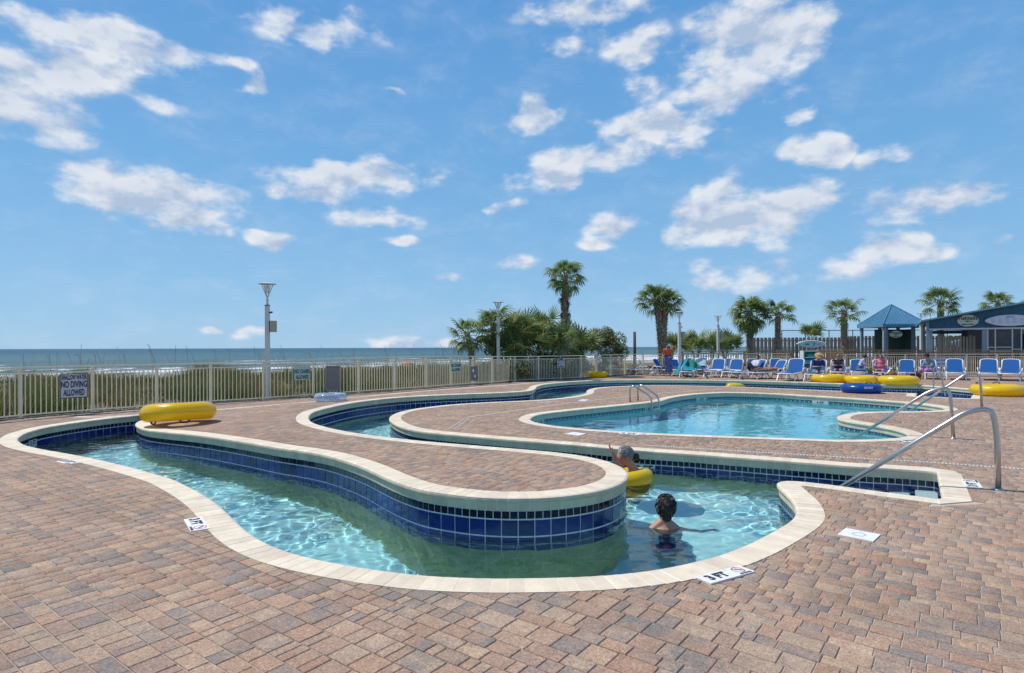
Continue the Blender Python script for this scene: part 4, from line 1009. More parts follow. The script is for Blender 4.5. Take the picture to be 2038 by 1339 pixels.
# ================================================================== LAND, BEACH AND SEA
CN = Vector((-math.sin(R(40)), math.cos(R(40))))       # coast normal, towards the sea
def ncoord(x, y): return x*CN.x+(y-27.5)*CN.y
def land_z(x, y):
    n = ncoord(x, y)
    z = -.12-2.5*ss(14, 50, n)-1.05*ss(50, 118, n)-2.0*ss(118, 260, n)
    right = ss(4, 14, x)*0
    bump = .12*np.sin(x*.7+y*.4)+.10*np.sin(x*.23-y*.5+1)+.05*np.sin(1.7*x+1.1*y)
    z = z+bump*ss(.8, 5, n)*(1-ss(60, 120, n))
    return z
m_dune = mat('dune_sand', (.20, .155, .095), .95, noise=(.6, .35, (.10, .085, .045)), bump=(4, .4))
m_beach = mat('beach_sand', (.50, .44, .35), .9, noise=(.2, .15))
def land():
    # radial sheet from the deck edge out past the waterline and far inland, with the deck cut away underneath
    xs = np.unique(np.r_[np.linspace(-2500, -420, 14), np.linspace(-400, -60, 35), np.arange(-58, 72, 1.5), np.linspace(80, 400, 30), np.linspace(450, 2500, 12)])
    ys = np.unique(np.r_[np.linspace(-2500, -60, 14), np.linspace(-50, 0, 12), np.arange(2, 90, 1.5), np.linspace(95, 460, 40), np.linspace(500, 2500, 14)])
    X, Y = np.meshgrid(xs, ys); Zz = land_z(X, Y)
    # under the paving the ground lies lower
    e = np.array([(p[0], p[1]) for p in _EDGE]); ins = deck_side(X.ravel(), Y.ravel()).reshape(X.shape)
    ny, nx = X.shape; V = np.c_[X.ravel(), Y.ravel(), Zz.ravel()]
    deep = ins.copy()
    for dx in (-1, 0, 1):
        for dy in (-1, 0, 1): deep &= np.roll(np.roll(ins, dx, 1), dy, 0)
    V[deep.ravel(), 2] = -2.2
    idx = np.arange(nx*ny).reshape(ny, nx); F_ = np.stack([idx[:-1, :-1], idx[:-1, 1:], idx[1:, 1:], idx[1:, :-1]], -1).reshape(-1, 4)
    me = bpy.data.meshes.new('ground'); me.from_pydata(V.tolist(), [], F_.tolist()); me.materials.append(m_dune); me.materials.append(m_beach)
    c = V[F_].mean(1); nn = ncoord(c[:, 0], c[:, 1]); me.polygons.foreach_set('material_index', (nn > 40).astype(np.int32)); me.polygons.foreach_set('use_smooth', [True]*len(F_)); me.update()
    tag(mk('ground', me), kind='structure')
land()
def sea():
    m_ = bpy.data.materials.new('sea_water'); m_.use_nodes = True; nt = m_.node_tree; N = nt.nodes; L = nt.links; b = N['Principled BSDF']
    def m(op, a, b_=None, c=None, clamp=False):
        n = N.new('ShaderNodeMath'); n.operation = op; n.use_clamp = clamp
        for i, x in enumerate((a, b_, c)):
            if x is None: continue
            if hasattr(x, 'node'): L.new(x, n.inputs[i])
            else: n.inputs[i].default_value = x
        return n.outputs[0]
    geo = N.new('ShaderNodeNewGeometry'); dp = N.new('ShaderNodeVectorMath'); dp.operation = 'DOT_PRODUCT'; L.new(geo.outputs['Position'], dp.inputs[0]); dp.inputs[1].default_value = (CN.x, CN.y, 0)
    n = m('ADD', dp.outputs['Value'], -27.5*CN.y)            # metres from the dune line
    dt = N.new('ShaderNodeVectorMath'); dt.operation = 'DOT_PRODUCT'; L.new(geo.outputs['Position'], dt.inputs[0]); dt.inputs[1].default_value = (CN.y, -CN.x, 0); s = dt.outputs['Value']
    cb = N.new('ShaderNodeCombineXYZ'); L.new(m('MULTIPLY', n, 1.0), cb.inputs[1]); L.new(m('MULTIPLY', s, .28), cb.inputs[0])
    def noise(vec, sc, det, ro=.6):
        q = N.new('ShaderNodeTexNoise'); q.inputs['Scale'].default_value = sc; q.inputs['Detail'].default_value = det; q.inputs['Roughness'].default_value = ro; L.new(vec, q.inputs[0]); return q.outputs[0]
    warp = noise(cb.outputs[0], .035, 3); nw = m('ADD', n, m('MULTIPLY_ADD', warp, 46, -23))
    # breakers: bands parallel to the shore, densest inshore
    band = m('SINE', m('MULTIPLY', nw, 2*math.pi/26)); patch = noise(cb.outputs[0], .05, 4); fine = noise(cb.outputs[0], .5, 6, .7)
    inshore = m('SUBTRACT', 1, m('SMOOTH_MIN', m('MULTIPLY_ADD', n, 1/150, -135/150, clamp=True), 1.0, .05))
    f = m('ADD', m('ADD', m('MULTIPLY', band, .45), m('MULTIPLY_ADD', patch, 1.6, -.7)), m('ADD', m('MULTIPLY_ADD', fine, 2.0, -1.0), m('MULTIPLY_ADD', inshore, 1.25, -.92)))
    foam = m('MULTIPLY', m('MULTIPLY_ADD', f, 5.0, .0, clamp=True), m('MULTIPLY', inshore, 4.0, clamp=True))
    cap = m('MULTIPLY_ADD', noise(cb.outputs[0], .11, 8, .72), 22, -15.6, clamp=True); foam = m('MAXIMUM', foam, m('MULTIPLY', cap, .5))
    r = N.new('ShaderNodeValToRGB'); L.new(m('MULTIPLY_ADD', n, 1/900, -.15, clamp=True), r.inputs[0])
    r.color_ramp.elements[0].color = (.075, .15, .14, 1); r.color_ramp.elements[1].color = (.012, .065, .10, 1)
    mot = noise(cb.outputs[0], .02, 5); mr = m('MULTIPLY_ADD', mot, .9, .55)
    mm = N.new('ShaderNodeMix'); mm.data_type = 'RGBA'; mm.blend_type = 'MULTIPLY'; mm.inputs[0].default_value = 1; L.new(r.outputs[0], mm.inputs[6]); L.new(mr, mm.inputs[7])
    mx = N.new('ShaderNodeMix'); mx.data_type = 'RGBA'; L.new(foam, mx.inputs[0]); L.new(mm.outputs[2], mx.inputs[6]); mx.inputs[7].default_value = (.80, .84, .85, 1)
    L.new(mx.outputs[2], b.inputs['Base Color']); b.inputs['IOR'].default_value = 1.33; L.new(m('MULTIPLY_ADD', foam, .5, .32), b.inputs['Roughness']); b.inputs['Specular IOR Level'].default_value = .22
    bp = N.new('ShaderNodeBump'); bp.inputs['Strength'].default_value = 1; bp.inputs['Distance'].default_value = 1.2; L.new(m('ADD', m('MULTIPLY', noise(cb.outputs[0], .16, 9, .7), 1.6), m('MULTIPLY', foam, .5)), bp.inputs['Height']); L.new(bp.outputs[0], b.inputs['Normal'])
    # sheet, finer inshore with real swell
    ts = np.unique(np.r_[np.linspace(-9000, -900, 10), np.linspace(-800, 900, 340), np.linspace(1000, 22000, 14)]); ns = np.unique(np.r_[np.arange(85, 420, 1.7), np.geomspace(421, 26000, 60)])
    T, Nn = np.meshgrid(ts, ns); wv = 9*np.sin(T*.013+1)+5*np.sin(T*.041)+3*np.sin(T*.11+2)
    ph = (Nn+wv)*2*math.pi/26; sw = np.where(Nn < 330, 1, 0)*ss(120, 150, Nn)*(1-ss(260, 330, Nn))
    Zs = -3.6+.55*sw*np.maximum(0, np.sin(ph))**2*(.6+.4*np.sin(T*.03+Nn*.01))+.10*np.sin(T*.05+Nn*.2)*(Nn < 400)
    X = T*CN.y+Nn*CN.x; Y = -T*CN.x+Nn*CN.y+27.5
    V = np.c_[X.ravel(), Y.ravel(), Zs.ravel()]; ny, nx = X.shape; idx = np.arange(nx*ny).reshape(ny, nx)
    F_ = np.stack([idx[:-1, :-1], idx[:-1, 1:], idx[1:, 1:], idx[1:, :-1]], -1).reshape(-1, 4)
    me = bpy.data.meshes.new('sea'); me.from_pydata(V.tolist(), [], F_.tolist()); me.materials.append(m_); me.polygons.foreach_set('use_smooth', [True]*len(F_)); me.update()
    tag(mk('sea', me), kind='structure')
sea()

# ---------------------------------------------------------------- dune grass and sea oats
m_grass = mat('dune_grass_blade', (.15, .17, .05), .7, spec=.2)
ramp_attr(m_grass, 'tone', [(0, (.05,.085,.02)), (.3, (.13,.18,.035)), (.5, (.20,.19,.06)), (.72, (.27,.15,.065)), (1, (.46,.36,.20))], .15, 3)
def blades(name, pts, hgt, wid, lean, tones, seed, seg=3):
    rng = np.random.RandomState(seed); n = len(pts); a = rng.uniform(0, 2*math.pi, n); ln = rng.uniform(.1, 1, n)*lean
    dirx = np.cos(a)*ln+.10; diry = np.sin(a)*ln-.06; h = hgt*rng.uniform(.6, 1.15, n); w = wid*rng.uniform(.6, 1.3, n)
    pa = rng.uniform(0, math.pi, n); wx = np.cos(pa)*w; wy = np.sin(pa)*w; V = []
    for k in range(seg+1):
        s = k/seg; ww = (1-s)**.7 if k < seg else 0
        px = pts[:, 0]+dirx*h*s*s; py = pts[:, 1]+diry*h*s*s; pz = pts[:, 2]+h*(s-.25*ln*s*s*s)
        if k < seg: V += [np.c_[px-wx*ww, py-wy*ww, pz], np.c_[px+wx*ww, py+wy*ww, pz]]
        else: V += [np.c_[px, py, pz]]
    nv = 2*seg+1; V = np.stack(V, 1)
    tri = []
    for k in range(seg-1): tri += [(2*k, 2*k+1, 2*k+3), (2*k, 2*k+3, 2*k+2)]
    tri += [(2*seg-2, 2*seg-1, 2*seg)]
    tri = np.array(tri); Fq = (np.arange(n)[:, None, None]*nv+tri[None]).reshape(-1, 3)
    me = bpy.data.meshes.new(name); me.vertices.add(n*nv); me.vertices.foreach_set('co', V.reshape(-1).astype(np.float32)); me.loops.add(len(Fq)*3); me.loops.foreach_set('vertex_index', Fq.reshape(-1).astype(np.int32))
    me.polygons.add(len(Fq)); me.polygons.foreach_set('loop_start', np.arange(0, len(Fq)*3, 3, dtype=np.int32)); me.update(calc_edges=True); me.materials.append(m_grass)
    at = me.attributes.new('tone', 'FLOAT', 'POINT'); at.data.foreach_set('value', np.repeat(tones, nv).astype(np.float32))
    return tag(mk(name, me), kind='stuff')
def dune():
    rng = np.random.RandomState(12); N0 = 230000
    x = rng.uniform(-34, 9, N0); y = rng.uniform(8, 62, N0); n = ncoord(x, y)
    ok = ~deck_side(x, y-.25) & ~deck_side(x, y) & (n > -9) & (n < 30) & ~deck_side(x+.3, y-.3)
    px = CX+F*x/y; ok &= (px > -120) & (px < 1300)
    cl = np.sin(x*1.1+y*.6)+np.sin(x*.5-y*1.3+2)+np.sin(2.3*x+1.9*y)*.7
    ok &= rng.rand(N0) < np.clip(.55+.30*cl, .12, 1)*np.where(n > 12, .45, 1)
    x, y, cl = x[ok], y[ok], cl[ok]; z = land_z(x, y)-.03
    tone = np.clip(.44+.26*np.sin(x*.8+1.3*y)+.14*np.sin(2.1*x-.7*y)+rng.normal(0, .17, len(x)), 0, 1)
    hh = .80+.15*cl
    blades('dune_grass', np.c_[x, y, z], np.clip(hh, .42, 1.12), .010, .85, tone, 3)
    # undergrowth
    k = rng.rand(len(x)) < .55
    blades('dune_undergrowth', np.c_[x[k], y[k], z[k]], .42, .022, .9, np.clip(rng.normal(.12+.35*(np.sin(x[k]*.9-y[k]*.6) > .1), .14), 0, 1), 5, 2)
    # sea oats: tall stalks with drooping heads
    m_ = 900; q = rng.choice(len(x), m_, replace=False); P = np.c_[x[q], y[q], z[q]]
    b = MB(); rr = random.Random(8)
    spots = [(P[i], 1.45+rr.random()*.45) for i in range(0, 900, 6)]
    for (p, h) in spots:
        ln = Vector((rr.uniform(-.7, .25), rr.uniform(-.3, .3), 0)); o = Vector(p); pts = [o+Vector((0,0,h*s))+ln*(s*s*.75) for s in (0, .3, .6, .85, 1)]
        pts.append(pts[-1]+ln.normalized()*.10+Vector((0,0,.02)) if ln.length > 0 else pts[-1]); b.tube(pts, [.005, .005, .0045, .004, .007, .003], 4, tone=rr.uniform(.7, 1), cap=False)
    ob = tag(b.build('sea_oats', m_grass), kind='stuff')
dune()

# ---------------------------------------------------------------- palms
m_frond = mat('palm_leaf', (.06, .10, .03), .5, spec=.4)
ramp_attr(m_frond, 'tone', [(0, (.10,.15,.045)), (.5, (.19,.26,.08)), (.8, (.30,.35,.12)), (1, (.42,.35,.15))], .2, 2)
def leafy(m_, f=.35):
    nt = m_.node_tree; b = nt.nodes['Principled BSDF']; tr = nt.nodes.new('ShaderNodeBsdfTranslucent'); mx = nt.nodes.new('ShaderNodeMixShader'); mx.inputs[0].default_value = f
    nt.links.new(b.inputs['Base Color'].links[0].from_socket, tr.inputs[0]); nt.links.new(b.outputs[0], mx.inputs[1]); nt.links.new(tr.outputs[0], mx.inputs[2]); nt.links.new(mx.outputs[0], nt.nodes['Material Output'].inputs[0])
leafy(m_frond, .4); leafy(m_grass, .3)
m_dead = mat('dead_frond', (.22, .15, .09), .8); ramp_attr(m_dead, 'tone', [(0, (.12,.08,.05)), (1, (.30,.21,.12))], .2, 4)
m_trunk = mat('palm_trunk', (.30, .23, .17), .9, noise=(7, .5), bump=(14, .8))
m_boot = mat('palm_boot', (.26, .20, .145), .85); ramp_attr(m_boot, 'tone', [(0, (.15,.115,.085)), (.6, (.36,.29,.22)), (1, (.55,.46,.36))], .2, 9)
def fan_leaf(seed, pet=.7, rad=.62, n=17, droop=.5, tb=.4, m_=None, spread=2.35):
    """fan leaf: petiole along +X, leaflets radiating from its end"""
    rr = random.Random(seed); b = MB(); P = [Vector((pet*s, 0, -.12*pet*s*s*droop)) for s in (0, .5, 1)]
    b.tube(P, [.022, .016, .012], 4, tone=tb+.15, cap=False); o = P[-1]
    for i in range(n):
        a = (i/(n-1)-.5)*2*spread; L_ = rad*(.72+.28*math.cos(a*.62))*rr.uniform(.88, 1.08); w = (.80 if n > 14 else .52)*rad/n*(1.15-.3*abs(a)/spread)
        d = Vector((math.cos(a), math.sin(a), 0)); s_ = Vector((-math.sin(a), math.cos(a), 0)); dr = droop*rr.uniform(.55, 1.2); fold = .25
        pts = []
        for k, t in enumerate((0, .35, .7, 1)):
            z = -dr*L_*.75*t*t*t+.10*L_*t*math.cos(a)*(1-t)+fold*.06*math.cos(a*.5); ww = w*(.55, 1, .85, 0)[k]
            c = o+d*(L_*t*(1-.20*dr*t*t))+Vector((0,0,z)); pts.append((c-s_*ww, c+s_*ww, c+Vector((0,0,ww*.8))))
        tn = min(1, max(0, tb+rr.uniform(-.32, .32)))
        vs = [pts[0][0], pts[0][1], pts[1][0], pts[1][1], pts[2][0], pts[2][1], pts[3][0]]
        b.add(vs, [(0,1,3,2), (2,3,5,4), (4,5,6)], tn)
    return b.build('frond', m_ or m_frond, link=False)
FAN = [fan_leaf(s, pet=.62+.1*(s % 3), rad=.60+.05*(s % 2), droop=(.45, .75, 1.15, .6)[s % 4], tb=(.35, .5, .65, .45)[s % 4]) for s in range(6)]
FAN2 = [fan_leaf(70+s, pet=.5, rad=.74+.06*(s % 3), n=12, droop=(.12, .3, .2, .45)[s % 4], tb=(.55, .7, .45, .8, .35)[s % 5], spread=1.45) for s in range(8)]
FAND = [fan_leaf(40+s, pet=.5, rad=.5, n=16, droop=1.5, tb=.5, m_=m_dead, spread=1.6) for s in range(3)]
def frond_matrix(az, el, roll, sc):
    return Euler((0, 0, az)).to_matrix().to_4x4() @ Euler((0, -el, 0)).to_matrix().to_4x4() @ Euler((roll, 0, 0)).to_matrix().to_4x4() @ Matrix.Diagonal((sc, sc, sc, 1))
def trunk(t, h, r0, r1, rr, spikes, bow=(0, 0), z0=0, dead=0):
    P = []; n = 12
    for k in range(n+1):
        s = k/n; P.append(Vector((bow[0]*s*s, bow[1]*s*s, z0+(h-z0)*s)))
    b = MB(); b.tube(P, [r0+(r1-r0)*k/n+.01*math.sin(k*2.1) for k in range(n+1)], 14); b.build('trunk', m_trunk, t, smooth=True)
    if spikes:
        s_ = MB()
        for k in range(spikes):
            u = (k+rr.random())/spikes; a = k*2.39996; i = min(int(u*n), n-1); c = P[i].lerp(P[i+1], u*n-i); r = r0+(r1-r0)*u
            d = Vector((math.cos(a), math.sin(a), 0)); x = Vector((-d.y, d.x, 0)); L_ = rr.uniform(.12, .26); q0 = c+d*(r*.85); q1 = c+d*(r+.05)+Vector((0,0,L_*.6)); q2 = c+d*(r+.10+rr.random()*.05)+Vector((0,0,L_))
            s_.add([q0-x*.06, q0+x*.06, q1+x*.035, q1-x*.035, q2+x*.012, q2-x*.012, q0+d*.03+Vector((0,0,.02))], [(0,1,2,3), (3,2,4,5), (0,6,1)], rr.random())
        tag(s_.build('leaf_boots', m_boot, t), kind='stuff')
    return P[-1]
def palm(x, y, h, label, seed, r=.16, sc=1.0, nf=30, spikes=170, bow=(0, 0), z0=-.1, dead=0, group='cabbage palms behind the pool', minel=-.75, heads=1, width=1):
    rr = random.Random(seed); t = thing('palm_tree', label, 'palm', (x, y, z0), group=group); hh = h-z0
    for hd in range(heads):
        bw = (bow[0]+(hd*.6-.3 if heads > 1 else 0), bow[1]); top = trunk(t, hh-(.25 if hd else 0), r, r*.85, rr, spikes, bw)
        for k in range(nf):
            az = k*2.39996+rr.uniform(-.2, .2); u = (k+.5)/nf; el = 1.35-(1.35-minel)*u+rr.uniform(-.12, .12)
            me = FAN[rr.randrange(6)]; o = bpy.data.objects.new('frond', me); COL.objects.link(o); o.parent = t
            Mx = frond_matrix(az, el, rr.uniform(-.5, .5), sc*rr.uniform(.85, 1.1)*(.8 if u < .15 else 1)); Mx.translation = top+Vector((0,0,-.1*u)); o.matrix_local = Mx
        for k in range(dead):
            az = rr.uniform(0, 6.28); o = bpy.data.objects.new('frond', FAND[rr.randrange(3)]); COL.objects.link(o); o.parent = t; Mx = frond_matrix(az, -1.15+rr.uniform(-.2, .3), rr.uniform(-.5, .5), sc*rr.uniform(.7, 1)); Mx.translation = top+Vector((0,0,-.35-rr.random()*hh*.35)); o.matrix_local = Mx
    return t
def palm_px(px, ytop, ybot_crown, Y_, label, seed, **k):
    """ytop: crown top; ybot_crown: where the trunk enters the crown"""
    q = AT(px, ybot_crown, Y_); top = AT(px, ytop, Y_); sc = (top.z-q.z)/1.15
    return palm(q.x, Y_, q.z, label, seed, sc=sc, **k)
palm_px(1124, 508, 548, 33.5, 'tallest palm rising alone above the palmetto clump', 1, r=.17, dead=26, nf=34, spikes=260, minel=-.9)
palm_px(1318, 556, 596, 39.0, 'thick palm pair with boot covered trunks behind the coral top woman', 2, r=.24, nf=27, spikes=330, heads=2, minel=-.5, bow=(-.1, 0))
palm_px(1492, 580, 622, 47.0, 'bushy palm with low drooping fronds at the wood fence end', 3, r=.26, nf=50, spikes=200, minel=-1.25)
palm_px(1548, 588, 624, 46.5, 'upright palm right of the bushy palm in front of the wood fence', 4, r=.22, nf=20, spikes=240, minel=-.45)
palm_px(1680, 585, 620, 46.0, 'palm left of the blue roofed gazebo', 5, r=.24, nf=21, spikes=260, minel=-.6)
palm_px(1872, 561, 600, 50.0, 'palm rising behind the left end of the bar roof', 6, r=.26, nf=24, spikes=240, minel=-.55)
palm_px(1985, 574, 604, 54.0, 'palm tuft showing above the middle of the bar roof', 7, r=.2, nf=26, spikes=120, minel=-.5)
palm_px(2052, 590, 612, 55.0, 'palm frond tips at the right end of the bar roof', 8, r=.2, nf=24, spikes=80, minel=-.6)
palm_px(942, 622, 664, 28.6, 'low fan palm leaning left over the fence top', 9, r=.14, nf=26, spikes=60, minel=-1.1, bow=(-.3, 0))
palm_px(982, 602, 648, 29.4, 'low fan palm round the left lamp post', 10, r=.14, nf=34, spikes=60, minel=-1.0)
def palmetto(px, ytop, ybase, Y_, w, label, seed, nf=26, rad=1.0):
    rr = random.Random(seed); b0 = AT(px, ybase, Y_); top = AT(px, ytop, Y_); hgt = top.z-b0.z; ww = w/F*Y_/2
    t = thing('palmetto', label, 'palmetto', (b0.x, Y_, land_z(b0.x, Y_)), group='palmettos behind the fence')
    zb = b0.z-float(land_z(b0.x, Y_)); st = MB()
    for s_ in range(3): st.tube([(rr.uniform(-.2,.2)*ww, 0, 0), (rr.uniform(-.5,.5)*ww, 0, zb+.1)], .07, 6)
    st.build('stem', m_trunk, t)
    for k in range(nf+8):
        o = bpy.data.objects.new('frond', FAN2[rr.randrange(8)] if rr.random() < .8 else FAN[rr.randrange(6)]); COL.objects.link(o); o.parent = t
        Mx = frond_matrix(rr.uniform(0, 6.28), rr.uniform(.25, 1.5), rr.uniform(-1.2, 1.2), rad*rr.uniform(.8, 1.35)); Mx.translation = Vector((rr.uniform(-1, 1)*ww*.55, rr.uniform(-.6, .6), zb+rr.uniform(0, .45)*hgt)); o.matrix_local = Mx
for a in [(1035,628,690,30.0,80,'broad palmetto right of the left lamp post',21,30),(1085,612,690,32.0,80,'tall bright palmetto left of the tallest palm trunk',22,34),(1010,665,712,29.5,60,'low palmetto at the fence under the lamp post',23,18),
          (1105,650,705,30.5,70,'yellow green palmetto hiding the tallest palm foot',24,26),(1150,650,712,34.5,60,'dark palmetto between tallest palm and leafy bush',25,24),(1065,660,712,29.8,70,'dense low palmetto in the middle of the clump',26,24),
          (1385,672,700,44.0,52,'palmetto left of the slim lamp post',27,22),(1448,672,700,46.0,60,'palmetto right of the slim lamp post',28,22),(1340,678,702,42,30,'small palmetto beside the thick palm trunks',29,12),(1418,684,702,45,30,'small low palmetto under the slim lamp post',30,12),
          (1620,656,672,60.0,50,'palmetto tops showing over the wood fence',31,18)]:
    palmetto(*a[:4], a[4], a[5], a[6], nf=a[7], rad=1.0)

# ---------------------------------------------------------------- leafy bushes
m_leaf = mat('bush_leaf', (.07, .11, .03), .55, spec=.35); ramp_attr(m_leaf, 'tone', [(0, (.035,.065,.018)), (.45, (.11,.18,.04)), (.8, (.20,.29,.07)), (1, (.45,.32,.20))], .2, 3); leafy(m_leaf, .35)
def bush(px0, px1, ytop, ybase, Y_, label, seed, n=2600, tone=(.1, .8), dead=.06):
    rng = np.random.RandomState(seed); a = AT(px0, ybase, Y_); c = AT(px1, ytop, Y_); cx_ = (a.x+c.x)/2; rx = abs(c.x-a.x)/2; zb = float(land_z(cx_, Y_)); h = c.z-zb
    t = thing('bush', label, 'bush', (cx_, Y_, zb), group='leafy bushes in the clump'); nb = 16
    bc = np.c_[rng.uniform(-.72, .72, nb)*rx, rng.uniform(-.6, .6, nb), rng.uniform(.1, .80, nb)*h]; br = rng.uniform(.22, .40, nb)*min(rx, h)
    k = rng.randint(0, nb, n); d = rng.normal(size=(n, 3)); d /= np.linalg.norm(d, axis=1)[:, None]; rad = rng.uniform(.75, 1.12, n)
    p = bc[k]+d*(br[k]*rad)[:, None]; p[:, 2] = np.clip(p[:, 2], .02, None); b = MB()
    for i in range(n):
        nn = Vector(d[i]+rng.normal(0, .5, 3)).normalized(); x = nn.orthogonal().normalized(); x = Matrix.Rotation(rng.uniform(0, 6.28), 3, nn) @ x; y = nn.cross(x); s_ = rng.uniform(.045, .085); o = Vector(p[i])
        tn = rng.uniform(*tone) if rng.rand() > dead else 1
        b.add([o-x*s_, o-y*s_*.45+nn*.01, o+x*s_, o+y*s_*.45+nn*.01], [(0,1,2,3)], tn)
    tag(b.build('foliage', m_leaf, t), kind='stuff')
    st = MB()
    for i in range(8): st.tube([(rng.uniform(-.2,.2)*rx, 0, 0), tuple(bc[i])], [.03, .012], 5)
    st.build('stem', m_trunk, t)
bush(1168, 1262, 645, 712, 38.5, 'large leafy bush with pink tips at the right of the clump', 1, 9500, (.15, .95), .14)
bush(1120, 1185, 655, 712, 36.0, 'dark green bush in the middle of the clump', 2, 2600, (0, .45))
bush(955, 1000, 672, 712, 29.0, 'bright green bush below the leaning fan palm', 3, 1800, (.3, .9))
bush(1000, 1120, 672, 712, 30.8, 'shaded bush filling in behind the palmettos', 4, 3600, (0, .4))
bush(985, 1060, 722, 758, 28.6, 'dry brown bush against the fence beneath the clump', 5, 2400, (.3, .8), .45)
# old timber post beside the bush
p = AT(1263, 660, 39.0); t = thing('timber_post', 'lone dark timber post at the right end of the bush', 'post', (p.x, 39.0, -.15)); b = MB(); b.tube([(0,0,0),(0,0,p.z+.15)], [.10, .09], 10); b.build('shaft', mat('old_timber', (.10,.085,.075), .9, noise=(8, .4)), t, smooth=True)
# ================================================================== BACKGROUND STRUCTURES
m_wood = mat('weathered_board', (.24, .19, .145), .9); ramp_attr(m_wood, 'tone', [(0, (.22,.18,.15)), (.5, (.36,.30,.24)), (1, (.50,.42,.34))], .22, 5)
m_rail = mat('brown_deck_rail', (.30, .20, .13), .85, noise=(4, .3))
m_surf = mat('surfboard_mint', (.68, .84, .86), .4, noise=(3, .25)); m_surf2 = mat('surfboard_white', (.68, .70, .78), .4)
def surf_mesh(w, h, th, m_):
    b = MB(); n = 28; top = []; 
    for k in range(n):
        a = 2*math.pi*k/n; x = math.cos(a); z = math.sin(a); top.append((w/2*x, h/2*z*(1-.25*abs(x)**3)))
    vs = [(x, -th, z) for x, z in top]+[(x*.94, -th*1.8, z*.9) for x, z in top]+[(x, th, z) for x, z in top]
    fs = [tuple(range(n, 2*n))[::-1]]+[(i, (i+1) % n, n+(i+1) % n, n+i) for i in range(n)]+[(2*n+i, 2*n+(i+1) % n, (i+1) % n, i) for i in range(n)]+[tuple(range(2*n, 3*n))]
    b.add(vs, fs); return b.build('board', m_, link=False)
def plank_fence(x0, x1, Y_, zt, label, zb=-.12, rot=0):
    t = thing('plank_fence', label, 'fence', (x0, Y_, zb), group='plank fences behind the pool'); rr = random.Random(int(x0*7)); n = int((x1-x0)/.165)
    b0 = MB(); b0.box((0, 0, 0), (.14, .02, 1)); 
    for i in range(n):
        front = i % 2 == 0; tn = rr.random(); b = MB(); b.box((0,0,(zt-zb)/2), (.145, .022, zt-zb+rr.uniform(-.02, .02)), tone=tn); o = b.build('board', m_wood, t, loc=(i*.165+.08, -.05 if front else .05, 0))
    for z in (.3, (zt-zb)*.55, (zt-zb)-.25):
        b = MB(); b.box(((x1-x0)/2, 0, z), (x1-x0, .05, .09), tone=.3); b.build('stringer', m_wood, t)
    for i in range(int((x1-x0)/2.4)+1):
        b = MB(); b.box((i*2.4, .11, (zt-zb)/2), (.1, .1, zt-zb), tone=.2); b.build('post', m_wood, t)
    return t
xa = AT(1497, 680, 51).x; xb = AT(1712, 680, 51).x
plank_fence(xa, xb, 51, AT(1600, 671.5, 51).z, 'weathered plank fence with a mint surfboard behind the loungers')
plank_fence(xb+.2, AT(2120, 680, 53).x, 53, AT(1870, 668, 53).z, 'weathered plank fence seen through the bar and gazebo')
def surf(px0, px1, cy, hpx, Y_, label, m_, name='surfboard', deco=True):
    a = AT(px0, cy, Y_); c = AT(px1, cy, Y_); w = c.x-a.x; h = hpx/F*Y_; t = thing(name, label, 'surfboard', ((a.x+c.x)/2, Y_, a.z)); mk('board', surf_mesh(w, h, .05, m_), t)
    if deco:
        b = MB(); rr = random.Random(3)
        for k in range(5): b.box((rr.uniform(-.3, .3)*w, -.096, rr.uniform(-.15, .15)*h), (w*rr.uniform(.06, .16), .006, h*rr.uniform(.08, .2)))
        b.build('painted_wave', mat('surf_paint', (.18, .42, .45), .5), t)
    return t, w, h
surf(1585, 1644, 684.5, 15, 50.85, 'mint painted surfboard hung on the plank fence', m_surf)
surf(1889, 1958, 683, 16, 52.85, 'mint surfboard hung behind the opening of the bar', m_surf)
# ---- black topped chain fence behind
def chain_fence():
    a = AT(1556, 657.5, 62); c = AT(2060, 657, 62); t = thing('chain_fence', 'tall black framed chain fence behind the plank fence', 'fence', (a.x, 62, -.1)); hh = a.z+.1; L_ = c.x-a.x; m_ = mat('chain_black', (.03, .03, .035), .5)
    b = MB(); b.bar((0,0,hh), (L_,0,hh), .07); b.build('top_rail', m_, t)
    for k in range(int(L_/2.45)+1): b = MB(); b.tube([(k*2.45,0,0),(k*2.45,0,hh)], .04, 6); b.build('post', m_, t)
    m_w = mat('chain_wire', (.25, .26, .28), .4, metal=.6); b = MB(); n = int(L_/.3)
    for k in range(n):
        for s in (-1, 1): b.bar((k*.3, 0, hh-.75), (k*.3+s*.75, 0, hh), .006)
        for s in (-1, 1): b.bar((k*.3, 0, hh-1.5), (k*.3+s*.75, 0, hh-.75), .006)
    tag(b.build('wire_mesh', m_w, t), kind='stuff')
chain_fence()
